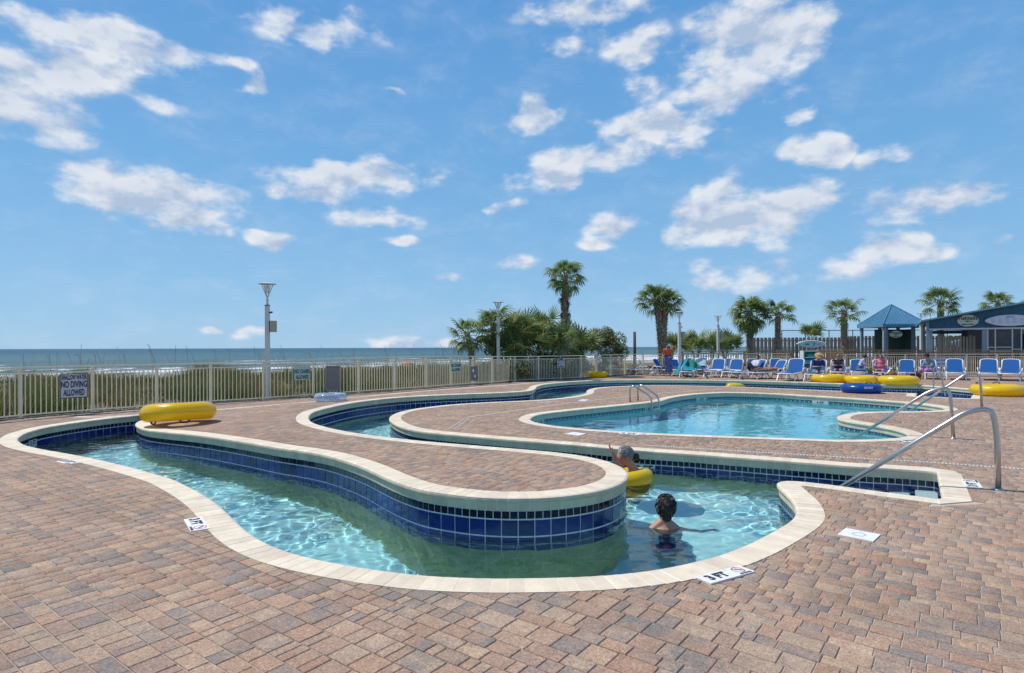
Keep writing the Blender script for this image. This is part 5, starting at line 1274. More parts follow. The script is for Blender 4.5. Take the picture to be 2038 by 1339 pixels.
# ---- brown timber deck railings
def timber_rail(P, zt, label, sing=60):
    P = [Vector(p) for p in P]; t = thing('timber_railing', label, 'railing', (P[0].x, P[0].y, 0), group='brown timber railings of the raised deck'); o = Vector((P[0].x, P[0].y, 0))
    for a, c in zip(P, P[1:]):
        a3 = Vector((a.x, a.y, 0))-o; c3 = Vector((c.x, c.y, 0))-o; L_ = (c3-a3).length; d = (c3-a3).normalized()
        b = MB(); b.bar(a3+Vector((0,0,zt)), c3+Vector((0,0,zt)), .14, .04); b.build('cap_rail', m_rail, t)
        for z in (zt-.14, .55, .12): b = MB(); b.bar(a3+Vector((0,0,z)), c3+Vector((0,0,z)), .04, .09); b.build('rail', m_rail, t)
        n = int(L_/2.0)+1
        for k in range(n+1): b = MB(); b.box((0,0,zt/2), (.10, .10, zt-.03), rot=math.atan2(d.y, d.x)); b.build('post', m_rail, t, loc=tuple(a3+d*min(k*2.0, L_)))
        bm_ = MB(); bm_.box((0,0,(zt-.1)/2), (.04, .04, zt-.12)); me = bm_.build('baluster', m_rail, link=False)
        for k in range(int(L_/.16)):
            ob = mk('baluster', me, t, tuple(a3+d*(k*.16+.08)+Vector((d.y, -d.x, 0))*.03)); ob.rotation_euler.z = math.atan2(d.y, d.x)
timber_rail([(AT(1358, 700, 38.5).x, 38.5), (AT(1577, 700, 38.5).x, 38.5), (AT(1577, 700, 38.5).x+.5, 42)], 1.30, 'brown timber railing of the sun deck left of the gate gap')
timber_rail([(AT(1679, 697, 39.5).x, 43), (AT(1679, 697, 39.5).x, 39.5), (AT(1756, 697, 38.5).x, 38.0), (AT(2100, 697, 37).x, 37.0)], 1.36, 'brown timber railing in front of the gazebo and bar')
# ---- gazebo
m_blue = mat('gazebo_metal_roof', (.085, .24, .37), .4, spec=.6, noise=(1.2, .12)); m_bpost = mat('grey_blue_post', (.27, .33, .38), .7, noise=(3, .2)); m_dark = mat('dark_screen', (.07, .11, .115), .7)
def gazebo():
    Y0 = 48.0; w = 3.5; ze = AT(1770, 650.5, Y0-1.6).z; ap = AT(1775, 606, Y0).z; cx_ = AT(1774, 648, Y0).x
    t = thing('gazebo', 'gazebo with pyramid blue metal roof behind the timber railing', 'gazebo', (cx_, Y0, 0)); hw = w/2; zr = ze+.22
    b = MB(); P = [(-hw,-hw,zr),(hw,-hw,zr),(hw,hw,zr),(-hw,hw,zr),(0,0,ap),(-hw,-hw,ze),(hw,-hw,ze),(hw,hw,ze),(-hw,hw,ze)]
    b.add(P, [(0,1,4),(1,2,4),(2,3,4),(3,0,4),(5,6,1,0),(6,7,2,1),(7,8,3,2),(8,5,0,3),(8,7,6,5)]); b.build('roof', m_blue, t)
    s_ = MB()
    for side in range(4):
        M_ = Matrix.Rotation(side*math.pi/2, 3, 'Z')
        for k in range(-6, 7):
            x = k*hw/6.5; f = 1-abs(x)/hw; p0 = M_ @ Vector((x, -hw, zr+.02)); p1 = M_ @ Vector((x, -hw+hw*f, zr+.02+(ap-zr)*f)); s_.bar(p0, p1, .03, .05)
        p0 = M_ @ Vector((-hw, -hw, zr+.02)); s_.bar(p0, Vector((0, 0, ap+.02)), .06, .06)
    tag(s_.build('standing_seam', m_blue, t), kind='stuff')
    for (x, y) in ((-.86,-.86),(.86,-.86),(.86,.86),(-.86,.86),(-.62,-.62),(.66,-.5),(.0,.86)):
        b = MB(); b.box((0,0,ze/2), (.2, .2, ze)); b.build('post', m_bpost, t, loc=(x*hw, y*hw, 0))
    b = MB(); b.box((.06*hw, .2*hw, ze*.49), (1.42*hw, .06, ze*.93)); b.build('screen_panel', m_dark, t)
    b = MB(); b.box((.75*hw, -.15*hw, ze*.49), (.06, .7*hw, ze*.93)); b.build('screen_panel', m_dark, t)
    b = MB(); b.box((-.2*hw, .1*hw, ze*.6), (.03, .03, ze*.7)); b.box((-.3*hw, .1*hw, ze*.6), (.03, .03, ze*.7)); b.build('screen_frame', mat('frame_light', (.5,.55,.58), .5), t)
    return cx_, Y0, w
gz = gazebo()
# ---- oval signs
m_oval = mat('oval_board', (.62, .60, .52), .5, noise=(4, .12)); m_ovg = mat('logo_green', (.20, .40, .10), .5)
def oval(px, py, wpx, hpx, Y_, label, on_bar=False):
    c = AT(px, py, Y_); w = wpx/F*Y_; h = hpx/F*Y_; rz = -.5
    if on_bar:
        q = BA(px, py); w = BA(px+wpx/2, py).x-BA(px-wpx/2, py).x; c = BO+BDX*q.x-BNN*.06; c.z = q.z; h = hpx/F*c.y; rz = -R(30)
    t = thing('oval_sign', label, 'sign', c, rz, group='oval bar signs'); b = MB(); n = 36; vs = []
    for r, y in ((1, .03), (1, -.02), (.97, -.035)): vs += [(w/2*r*math.cos(2*math.pi*k/n), y, h/2*r*math.sin(2*math.pi*k/n)) for k in range(n)]
    fs = [(a*n+k, a*n+(k+1) % n, (a+1)*n+(k+1) % n, (a+1)*n+k) for a in (0, 1) for k in range(n)]+[tuple(range(3*n-1, 2*n-1, -1))]
    b.add(vs, fs); b.build('panel', m_oval, t); X = Vector((1,0,0)); Zv = Vector((0,0,1))
    place_mesh(text_mesh('Fishtails', h*.42, h*.012, .002), t, 'lettering', m_ink, Vector((0,-.038,h*.20)), X, Zv, t)
    place_mesh(text_mesh('Beach Bar', h*.20, h*.006, .002), t, 'lettering', m_ink, Vector((0,-.038,-h*.31)), X, Zv, t)
    q = MB(); q.ell((-.02*w, -.04, -.06*h), (w*.13, .008, h*.10), 16, 8); q.add([(w*.09,-.041,-.06*h),(w*.20,-.041,.06*h),(w*.17,-.041,-.06*h),(w*.20,-.041,-.17*h)], [(0,3,2,1)]); q.build('fish_emblem', m_ovg, t)
    q = MB(); q.ell((-.02*w, -.048, -.06*h), (w*.03, .006, h*.035), 10, 6); q.build('emblem_spot', m_ink, t)
oval(1783, 665, 22, 14, 46.4, 'small oval sign on the dark gazebo screen')
# ---- beach bar
m_bwall = mat('bar_blue_wall', (.028, .115, .20), .6, noise=(2.5, .35)); m_edge = mat('roof_edge_teal', (.12, .34, .42), .5); m_frame = mat('bar_white_frame', (.60, .62, .62), .5); m_screen = bpy.data.materials.new('insect_screen')
def _scr():
    m_screen.use_nodes = True; nt = m_screen.node_tree; N = nt.nodes; L = nt.links; N.clear(); o = N.new('ShaderNodeOutputMaterial'); t = N.new('ShaderNodeBsdfTransparent'); t.inputs[0].default_value = (.75,.75,.75,1)
    p = N.new('ShaderNodeBsdfPrincipled'); p.inputs['Base Color'].default_value = (.16,.16,.16,1); p.inputs['Roughness'].default_value = .7; mx = N.new('ShaderNodeMixShader'); mx.inputs[0].default_value = .42
    L.new(t.outputs[0], mx.inputs[1]); L.new(p.outputs[0], mx.inputs[2]); L.new(mx.outputs[0], o.inputs[0])
_scr()
def bar():
    Y0 = 42.0; TH = R(30); O = AT(1849, 640, Y0); O.z = 0; dx = Vector((math.cos(TH), -math.sin(TH), 0)); nn = Vector((math.sin(TH), math.cos(TH), 0))
    def A(px, py):
        r = ray(px, py); k = (O-Vector((0,0,H))).dot(nn)/r.dot(nn); q = Vector((0,0,H))+r*k; return Vector(((q-O).dot(dx), 0, q.z))
    l = A(1849, 640); x0 = l.x; zt0 = A(1849, 638).z; zt1 = A(2038, 604).z; x1 = A(2038, 604).x; sl = (zt1-zt0)/(x1-x0); xe = x1+1.2; zb = A(1940, 652.5).z; dep = 6.5
    t = thing('beach_bar', 'open sided beach bar with dark blue fascia and sloping roof', 'bar', O, rz=-TH); W_ = xe-x0; zt = lambda x: zt0+sl*x
    b = MB(); b.add([(0,0,zb),(W_,0,zb),(W_,0,zt(W_)),(0,0,zt(0)),(0,.12,zb),(W_,.12,zb),(W_,.12,zt(W_)),(0,.12,zt(0))], [(0,1,2,3),(5,4,7,6),(4,5,1,0),(1,5,6,2),(4,0,3,7)]); b.build('fascia_wall', m_bwall, t)
    for k in range(1, 9):
        z = zb+k*.2; xs = max(0, (z-zt0)/sl+.1) if sl else 0
        if xs < W_: b = MB(); b.box(((xs+W_)/2, -.004, z), (W_-xs, .008, .012)); b.build('board_joint', m_dark, t)
    b = MB(); b.add([(-.5,-.45,zt(-.5)+.02),(W_,-.45,zt(W_)+.02),(W_,dep,zt(W_)-.3),(-.5,dep,zt(-.5)-.3),(-.5,-.45,zt(-.5)+.12),(W_,-.45,zt(W_)+.12),(W_,dep,zt(W_)-.2),(-.5,dep,zt(-.5)-.2)], [(0,3,2,1),(4,5,6,7),(0,1,5,4),(3,0,4,7),(1,2,6,5)]); b.build('roof', m_edge, t)
    b = MB(); b.box((W_/2, -.01, zb-.05), (W_, .16, .10)); b.build('header_beam', m_frame, t)
    for px, wp, nm in ((1850, .36, 'post'), (1961, .34, 'post')):
        x = A(px, 680).x-x0; b = MB(); b.box((x, .12, (zb+.45)/2), (wp, .22, zb+.45)); b.build(nm, m_bpost, t)
    xp = A(1938, 680).x-x0; b = MB(); b.box((xp, 4.0, 1.35), (.34, .3, 2.7)); b.build('post', mat('post_dark', (.05,.06,.065), .7), t)
    # back beam
    b = MB(); b.box((W_/2, dep-.4, zb-.15), (W_, .2, .25)); b.build('back_beam', m_dark, t)
    # screened front right of the second post
    xs0 = A(1968, 680).x-x0
    for px in (1966, 1981, 2015, 2033): x = A(px, 680).x-x0; b = MB(); b.box((x, .04, zb/2), (.07, .07, zb)); b.build('window_frame', m_frame, t)
    for z, a, c in ((1.52, 1966, 2015), (1.38, 2015, 2033), (1.25, 1966, 2015)):
        xa_ = A(a, 680).x-x0; xc = A(c, 680).x-x0; b = MB(); b.box(((xa_+xc)/2, .04, z), (xc-xa_, .06, .06)); b.build('window_frame', m_frame, t)
    for a, c in ((1966, 1981), (1981, 2015), (2015, 2033)):
        xa_ = A(a, 680).x-x0; xc = A(c, 680).x-x0; b = MB(); b.box(((xa_+xc)/2, .05, zb/2+.6), (xc-xa_-.07, .01, zb-1.2)); b.build('screen_pane', m_screen, t)
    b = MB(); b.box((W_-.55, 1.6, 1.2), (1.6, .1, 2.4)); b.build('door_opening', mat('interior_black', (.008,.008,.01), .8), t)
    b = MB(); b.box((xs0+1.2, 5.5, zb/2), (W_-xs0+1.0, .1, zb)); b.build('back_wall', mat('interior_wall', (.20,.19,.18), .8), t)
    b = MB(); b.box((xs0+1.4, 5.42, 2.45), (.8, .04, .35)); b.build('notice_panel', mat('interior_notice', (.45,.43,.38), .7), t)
    # counter of split logs under the opening
    for k in range(12):
        b = MB(); b.tube([(.55+k*.19, .9, 0), (.55+k*.19, .9, 2.3+.06*math.sin(k*2))], .075, 7, tone=.45+.3*((k*7) % 5)/5); b.build('log_screen', m_wood, t)
    return O, dx, nn, A
BO, BDX, BNN, BA = bar()
oval(1926, 638, 43, 23.5, 41.95, 'large cream oval sign on the blue fascia of the bar', True)
a_ = BA(1959, 637.5); c_ = BA(2062, 637.5); w_ = c_.x-a_.x; q_ = BO+BDX*((a_.x+c_.x)/2)-BNN*.13; h_ = 23/F*q_.y; q_.z = BA(2010, 637.5).z
t_ = thing('surfboard', 'white surfboard menu board on the bar fascia', 'surfboard', q_, -R(30)); mk('board', surf_mesh(w_, h_, .05, m_surf2), t_)
q = MB(); rr = random.Random(6)
for k in range(5):
    x = -w_*.34+k*w_*.14; 
    for j in range(4): q.box((x, -.097, h_*(.16-.12*j)), (w_*.09*rr.uniform(.5, 1), .004, h_*.03))
tag(q.build('menu_lines', mat('menu_ink', (.30, .32, .45), .5), t_), kind='stuff')
place_mesh(text_mesh('MENU', h_*.22, .006, .001), t_, 'lettering', MATS['menu_ink'], Vector((0, -.094, h_*.30)), Vector((1,0,0)), Vector((0,0,1)), t_)
# ---- teal deck chairs and white table behind the gate gap
m_teal = mat('teal_paint', (.03, .30, .28), .5); m_wplas = mat('white_resin', (.74, .75, .75), .4)
def deck_chair(px, Y_, rz, label):
    p = Z(px, 691+F*H/Y_, 0); t = thing('deck_chair', label, 'chair', (p.x, Y_, 0), rz, group='teal slatted chairs behind the gate gap')
    for k in range(5): b = MB(); b.box((-.24+k*.12, .25, .78), (.10, .02, .75)); b.build('back_slat', m_teal, t)
    for k in range(4): b = MB(); b.box((0, -.22+k*.12, .42), (.56, .10, .02)); b.build('seat_slat', m_teal, t)
    for s in (-1, 1):
        for y in (-.28, .26): b = MB(); b.box((s*.28, y, .32), (.05, .06, .64)); b.build('leg', m_teal, t)
        b = MB(); b.box((s*.30, 0, .66), (.09, .62, .025)); b.build('armrest', m_teal, t)
deck_chair(1594, 40.5, .4, 'teal slatted chair left of the white cart'); deck_chair(1583, 41.5, -.2, 'teal slatted chair at the end of the timber railing'); deck_chair(1627, 41.5, -.5, 'teal slatted chair behind the straw hat man')
def cart():
    p = AT(1611, 712, 40.0); t = thing('towel_cart', 'white boxy towel cart with dark shelves behind the straw hat man', 'cart', (p.x, 40.0, 0))
    for x in (-.5, .5): b = MB(); b.box((x, 0, .68), (.05, .5, 1.3)); b.build('side_panel', m_wplas, t)
    for z in (.12, .5, .88, 1.3): b = MB(); b.box((0, 0, z), (1.0, .5, .05)); b.build('shelf', m_wplas, t)
    b = MB(); b.box((0, .2, .68), (.95, .03, 1.2)); b.build('back_panel', m_teal, t)
    for k, z in enumerate((.62, .98)): b = MB(); b.box((-.15+.2*k, -.02, z), (.5, .35, .18)); b.build('folded_towels', mat('towel_turquoise', (.05, .45, .48), .9), t)
cart()
# ---- far beach canopies and a bin
def canopy(px, py, wpx, col, Y_, label, nm):
    c = AT(px, py, Y_); w = wpx/F*Y_; n = c; gz_ = float(land_z(c.x, Y_)); t = thing('beach_canopy', label, 'canopy', (c.x, Y_, gz_), group='beach canopies far down on the sand'); hh = c.z-gz_
    b = MB(); n_ = 16
    for k in range(n_):
        a0 = 2*math.pi*k/n_; a1 = 2*math.pi*(k+1)/n_; r = w/2
        P = lambda a, f, z: (math.cos(a)*r*f, math.sin(a)*r*f, z)
        b.add([P(a0,1,hh-.9), P(a1,1,hh-.9), P(a1,.6,hh-.35), P(a0,.6,hh-.35), (0,0,hh)], [(0,1,2,3),(3,2,4)])
    b.build('cloth', mat(nm, col, .7), t)
    for k in range(4): a = math.pi/4+k*math.pi/2; b = MB(); b.tube([(math.cos(a)*w*.42, math.sin(a)*w*.42, 0), (math.cos(a)*w*.42, math.sin(a)*w*.42, hh-.7)], .05, 6); b.build('pole', m_wplas, t)
canopy(811, 718, 30, (.75, .20, .03), 128, 'orange beach canopy in front of the surf', 'canopy_orange')
canopy(862, 719, 28, (.06, .42, .45), 132, 'turquoise beach canopy right of the orange one', 'canopy_teal')
canopy(421, 731, 18, (.45, .47, .52), 120, 'grey striped beach canopy seen through the fence at left', 'canopy_grey')
for i_, (px, lb) in enumerate(((188, 'wider dark timber stump on the dune right of the no diving sign'), (210, 'narrow dark timber stump on the dune beside a fence post'))):
    p = AT(px, 755, 36); t = thing('timber_stump', lb, 'post', (p.x, 36, p.z-.6)); b = MB(); b.tube([(0,0,0),(0,0,.72)], [.16 if i_ == 0 else .09, .15 if i_ == 0 else .08], 10); b.build('shaft', MATS['old_timber'], t, smooth=True)

# ================================================================== LOUNGERS
m_lw = mat('lounger_white', (.74, .75, .76), .35); m_sling = mat('lounger_blue_sling', (.006, .10, .33), .75, spec=.3, noise=(90, .25)); m_towel_t = mat('towel_teal', (.02, .27, .36), .95, noise=(9, .3)); m_towel_g = mat('towel_green', (.03, .25, .15), .95, noise=(9, .4)); m_towel_w = mat('towel_pale', (.55, .66, .70), .95, noise=(9, .15))
LG = 'white framed blue sun loungers in a row'
def lounger_proto():
    t = thing('sun_lounger', 'x', 'sun lounger', (0, 0, 0), group=LG)
    # local: +x towards the head, back pivots at x=.35; feet end at x=-1.0
    b = MB()
    for s in (-1, 1): b.tube(bez([Vector((-1.0, s*.30, .36)), Vector((-.2, s*.31, .39)), Vector((.62, s*.31, .39)), Vector((.80, s*.31, .34))], 4, .1), .028, 6)
    b.tube([(-1.0, -.30, .36), (-1.03, 0, .37), (-1.0, .30, .36)], .03, 6); b.build('seat_frame', m_lw, t, smooth=True)
    b = MB(); b.box((-.32, 0, .395), (1.30, .56, .012)); b.build('seat_sling', m_sling, t)
    for s in (-1, 1):
        for x0, x1 in ((-.78, -.98), (-.62, -.42), (.45, .30), (.55, .82)):
            b = MB(); b.tube([(x0, s*.30, .37), (x1, s*.33, .02)], [.026, .022], 6); b.build('leg', m_lw, t)
        b = MB(); b.tube(bez([Vector((.62, s*.35, .39)), Vector((.58, s*.37, .60)), Vector((.12, s*.37, .58)), Vector((.10, s*.35, .39))], 4, .1), .022, 6); b.build('armrest', m_lw, t, smooth=True)
    th = R(62); ux = Vector((math.cos(th), 0, math.sin(th))); o = Vector((.34, 0, .40)); n = Vector((-ux.z, 0, ux.x)); L_ = .74
    def q(u, y): return o+ux*u+Vector((0, y, 0))
    b = MB(); b.tube(bez([q(0, -.30), q(L_*.95, -.285), q(L_, -.1), q(L_, .1), q(L_*.95, .285), q(0, .30)], 4, .1), .028, 7); b.build('back_frame', m_lw, t, smooth=True)
    b = MB(); m_ = o+ux*(L_*.5); b.box(m_, (L_*.94, .52, .014), ax=(ux, Vector((0,1,0)), n)); b.build('back_sling', m_sling, t)
    b = MB(); b.tube([q(L_*.45, -.2), Vector((.85, -.2, .38))], .016, 6); b.tube([q(L_*.45, .2), Vector((.85, .2, .38))], .016, 6); b.build('back_prop', m_lw, t)
    return t
lp = lounger_proto()
# (x of the backrest centre, y of the feet line, heading of the head end, scale, label)
LSPEC = [(1186,744,('v',-12),1.08,'leftmost lounger with the sitter in a pale hat'),
 (1216,746,R(168),1.08,'lounger under the sunbather in dark clothes by the fence'),
 (1277,747,R(165),1.08,'empty lounger facing left with side crossed legs'),
 (1309,748,R(140),1.1,'lounger left of the woman in the coral top'),
 (1342,747,R(100),1.05,'lounger half hidden behind the coral top woman'),
 (1372,750,('v',-6),1.05,'lounger covered by teal and green towels'),
 (1394,745,('v',4),1.05,'lounger behind the green towel'),
 (1430,750,('v',-14),1.12,'lounger right of the green towel with pale sling'),
 (1424,744,('v',14),1.05,'back row lounger showing only its left edge'),
 (1466,751,('v',-14),1.12,'lounger with a white towel left of the man with raised knees'),
 (1453,744,('v',14),1.05,'second back row lounger showing only its left edge'),
 (1512,753,R(20),1.1,'lounger under the man with raised knees'),
 (1498,745,('v',4),1.05,'back row lounger behind the man with raised knees'),
 (1552,754,R(15),1.1,'lounger under the woman lying flat'),
 (1544,745,('v',4),1.05,'back row lounger behind the woman lying flat'),
 (1584,757,('v',-14),1.2,'empty bright lounger left of the straw hat man'),
 (1629,758,('v',-8),1.15,'lounger under the straw hat man in the blue shirt'),
 (1668,752,('v',0),1.1,'lounger under the reading woman in a cap'),
 (1707,752,('v',3),1.1,'lounger under the seated man in the grey shirt'),
 (1752,753,('v',2),1.1,'lounger under the woman in the pink swimsuit'),
 (1805,754,('v',0),1.1,'lounger with a dark bundle right of the pink swimsuit woman'),
 (1848,754,('v',8),1.1,'lounger under the sitter in the floral dress'),
 (1900,755,('v',2),1.15,'empty lounger right of the white notice'),
 (1968,756,('v',0),1.15,'second empty lounger from the right edge'),
 (2012,757,('v',-2),1.15,'empty lounger at the far right edge')]
LO = []
for i, (px, py, a, s, lb) in enumerate(LSPEC):
    g = Z(px, py, 0.0); p = Vector((g.x, g.y, 0))
    if isinstance(a, tuple): a = math.atan2(p.y, p.x)+R(a[1])
    hd = Vector((math.cos(a), math.sin(a), 0))
    # the backrest stands at x=.5 local; put it on the sight line
    c = p+Vector((0, .55*s*abs(math.sin(a))+.3, 0)); q = AT(px, 720, c.y); loc = Vector((q.x, c.y, 0))-hd*.5*s
    loc.z = D(loc.x, loc.y)
    if i == 0: o = lp; o.location = loc; o.rotation_euler = (0, 0, a); o['label'] = lb; o.scale = (s, s, s)
    else: o = copy_tree(lp, loc, a, lb, LG, s)
    o.scale = (s, s, s*.80)
    LO.append((loc, a, s))
def drape(i, m_, label, back=True, seat=True, name='towel', cat='towel', wide=.62):
    loc, a, s = LO[i]; t = thing(name, label, cat, loc, a, group='towels spread on the loungers', sc=s); t.scale.z = s*.80; b = MB(); rr = random.Random(i); ny = 7
    prof = []
    if seat: prof += [(-.85, .43), (-.5, .425), (-.1, .425), (.28, .43)]
    if back: th = R(62); prof += [(.34+math.cos(th)*u-.03, .42+math.sin(th)*u+.02) for u in (.15, .4, .6, .78)]+[(.34+math.cos(th)*.80+.05, .42+math.sin(th)*.78), (.34+math.cos(th)*.5+.10, .42+math.sin(th)*.45)]
    vs = []
    for (x, z) in prof:
        for j in range(ny): y = (j/(ny-1)-.5)*wide; vs.append((x+rr.uniform(-.02,.02), y+rr.uniform(-.02,.02), z+rr.uniform(0,.025)-(.06 if j in (0, ny-1) else 0)))
    fs = [(r*ny+j, (r+1)*ny+j, (r+1)*ny+j+1, r*ny+j+1) for r in range(len(prof)-1) for j in range(ny-1)]
    b.add(vs, fs); b.build('cloth', m_, t, smooth=True)
drape(5, m_towel_t, 'teal towel draped over the lounger back', True, True, wide=.6)
drape(7, m_towel_w, 'pale towel on the lounger right of the green towel', False)
drape(9, m_towel_w, 'white towel left of the man with raised knees', False)
drape(6, m_towel_w, 'pale towel folded over the lounger behind the green towel', True, False)
drape(16, mat('towel_blue', (.03, .16, .35), .9, noise=(9, .3)), 'blue towel under the straw hat man', False, True)
def big_towel(px0, px1, y0, y1, Y_, m_, label, sg):
    a = AT(px0, y0, Y_); c = AT(px1, y1, Y_); t = thing('towel', label, 'towel', (a.x, Y_, 0), group='towels spread on the loungers'); b = MB(); n = 14; rr = random.Random(5); vs = []
    for i in range(n+1):
        u = i/n
        for j in range(6):
            v = j/5; z = a.z+(c.z-a.z)*u-.34*v*(1+.3*math.sin(u*9)); vs.append((u*(c.x-a.x)-.12*v*sg, -.28*v+.10*math.sin(u*14+v*3)+rr.uniform(-.02,.02), z+rr.uniform(-.02,.02)+.16*math.sin(u*math.pi)))
    b.add(vs, [(i*6+j, (i+1)*6+j, (i+1)*6+j+1, i*6+j+1) for i in range(n) for j in range(5)]); b.build('cloth', m_, t, smooth=True)
big_towel(1347, 1376, 732, 713, 31.0, m_towel_t, 'bright teal towel heaped over a lounger beside the coral top woman', 1)
big_towel(1368, 1404, 714, 741, 30.6, m_towel_g, 'green towel hanging down from the teal towel', -1)
# bags and small things on the deck
def bag(px, py, col, label, w=.35, h=.3, nm='bag'):
    p = G(px, py); t = thing('beach_bag', label, 'bag', p, group=None); b = MB(); b.ell((0,0,h*.48), (w/2, w*.3, h/2), 12, 8); b.build('body', mat(nm, col, .85, noise=(12, .3)), t, smooth=True)
    b = MB(); b.tube(bez([Vector((-w*.25,0,h*.8)), Vector((-w*.15,0,h*1.4)), Vector((w*.15,0,h*1.4)), Vector((w*.25,0,h*.8))], 4, .08), .012, 6); b.build('strap', m_black, t, smooth=True)
bag(1738, 752, (.30, .22, .14), 'straw beach bag between the grey shirt man and the pink swimsuit woman', .5, .55, 'bag_straw')
bag(1776, 757, (.28, .11, .05), 'brown leather bag beside the pink swimsuit woman', .5, .45, 'bag_brown')
bag(1822, 755, (.10, .03, .05), 'dark red bag beside the lounger with the bundle', .5, .4, 'bag_red')
bag(1806, 745, (.03, .03, .07), 'dark bundle lying on the lounger near the red bag', .8, .2, 'bag_navy')
bag(1300, 748, (.6, .6, .6), 'white bag on the paving left of the coral top woman', .3, .25, 'bag_white')
bag(1728, 756, (.02, .10, .14), 'dark teal folded cover behind the middle yellow tube', 1.3, .3, 'bag_teal')
# ================================================================== PEOPLE
m_skin = mat('skin', (.50, .27, .18), .5, sub=.15, noise=(7, .1)); m_skin_t = mat('skin_tan', (.36, .18, .11), .5, sub=.1, noise=(7, .12)); m_skin_r = mat('skin_sunburnt', (.60, .26, .18), .45, sub=.15, noise=(5, .12))
DG = None
def remesh(b, name, m_, parent, vox, sm=3, attr=None):
    """join the volumes in b into one continuous skin"""
    me = b.build(name, m_, link=False); o = bpy.data.objects.new(name, me); COL.objects.link(o)
    r = o.modifiers.new('r', 'REMESH'); r.mode = 'VOXEL'; r.voxel_size = vox; r.use_smooth_shade = True
    s = o.modifiers.new('s', 'SMOOTH'); s.factor = .5; s.iterations = sm
    dg = bpy.context.evaluated_depsgraph_get(); me2 = bpy.data.meshes.new_from_object(o.evaluated_get(dg)); me2.name = name
    bpy.data.objects.remove(o); bpy.data.meshes.remove(me); me2.materials.clear(); me2.materials.append(m_)
    for p in me2.polygons: p.use_smooth = True
    return mk(name, me2, parent)
def cap(b, p, q, r0, r1):
    p = Vector(p); q = Vector(q); b.ell(p, (r0,)*3, 10, 7); b.ell(q, (r1,)*3, 10, 7); b.tube([p, q], [r0, r1], 12)
def head(b, c, f, up, s=1):
    """skull, jaw, nose, ears; f faces forward"""
    f = Vector(f).normalized(); up = Vector(up); up = (up-f*up.dot(f)).normalized(); x = f.cross(up); Rm = Matrix((x, f, up)).transposed()
    b.ell(c, (.075*s, .095*s, .105*s), 14, 10, Rm); b.ell(c+f*.022*s-up*.055*s, (.055*s, .065*s, .062*s), 12, 8, Rm); b.ell(c+f*.07*s-up*.088*s, (.022*s, .022*s, .018*s), 8, 6, Rm)
    b.tube([c+f*.088*s+up*.015*s, c+f*.122*s-up*.028*s], [.010*s, .017*s], 8); b.ell(c+f*.092*s-up*.062*s, (.026*s, .012*s, .012*s), 8, 6, Rm)
    for k in (-1, 1): b.ell(c+x*k*.078*s-up*.01*s-f*.01*s, (.010*s, .020*s, .032*s), 8, 6, Rm); b.ell(c+x*k*.033*s+f*.082*s-up*.012*s, (.02*s, .012*s, .014*s), 8, 6, Rm)
    return Rm, x, f, up
def hand(b, w, d, n, s=1, curl=.35, fingers=True):
    """palm and five fingers from wrist w along d; n is the palm normal"""
    d = Vector(d).normalized(); n = Vector(n); n = (n-d*n.dot(d)).normalized(); x = d.cross(n); Rm = Matrix((x, d, n)).transposed()
    b.ell(w+d*.045*s, (.038*s, .05*s, .016*s), 10, 8, Rm)
    if not fingers: b.ell(w+d*.11*s+n*.01*s, (.034*s, .05*s, .016*s), 10, 8, Rm); return
    for k, (o, L_) in enumerate(((-.030, .062), (-.010, .074), (.010, .070), (.029, .054))):
        p0 = w+d*.085*s+x*o*s; d1 = (d+x*o*4*.5+n*curl*.4).normalized(); p1 = p0+d1*L_*.5*s; d2 = (d1+n*curl).normalized(); p2 = p1+d2*L_*.5*s; cap(b, p0, p1, .0095*s, .0088*s); cap(b, p1, p2, .0088*s, .0075*s)
    p0 = w+d*.03*s-x*.034*s; p1 = p0+(d*.6-x*.8+n*.2).normalized()*.035*s; p2 = p1+(d*.9-x*.3+n*.3).normalized()*.03*s; cap(b, p0, p1, .012*s, .011*s); cap(b, p1, p2, .011*s, .009*s)
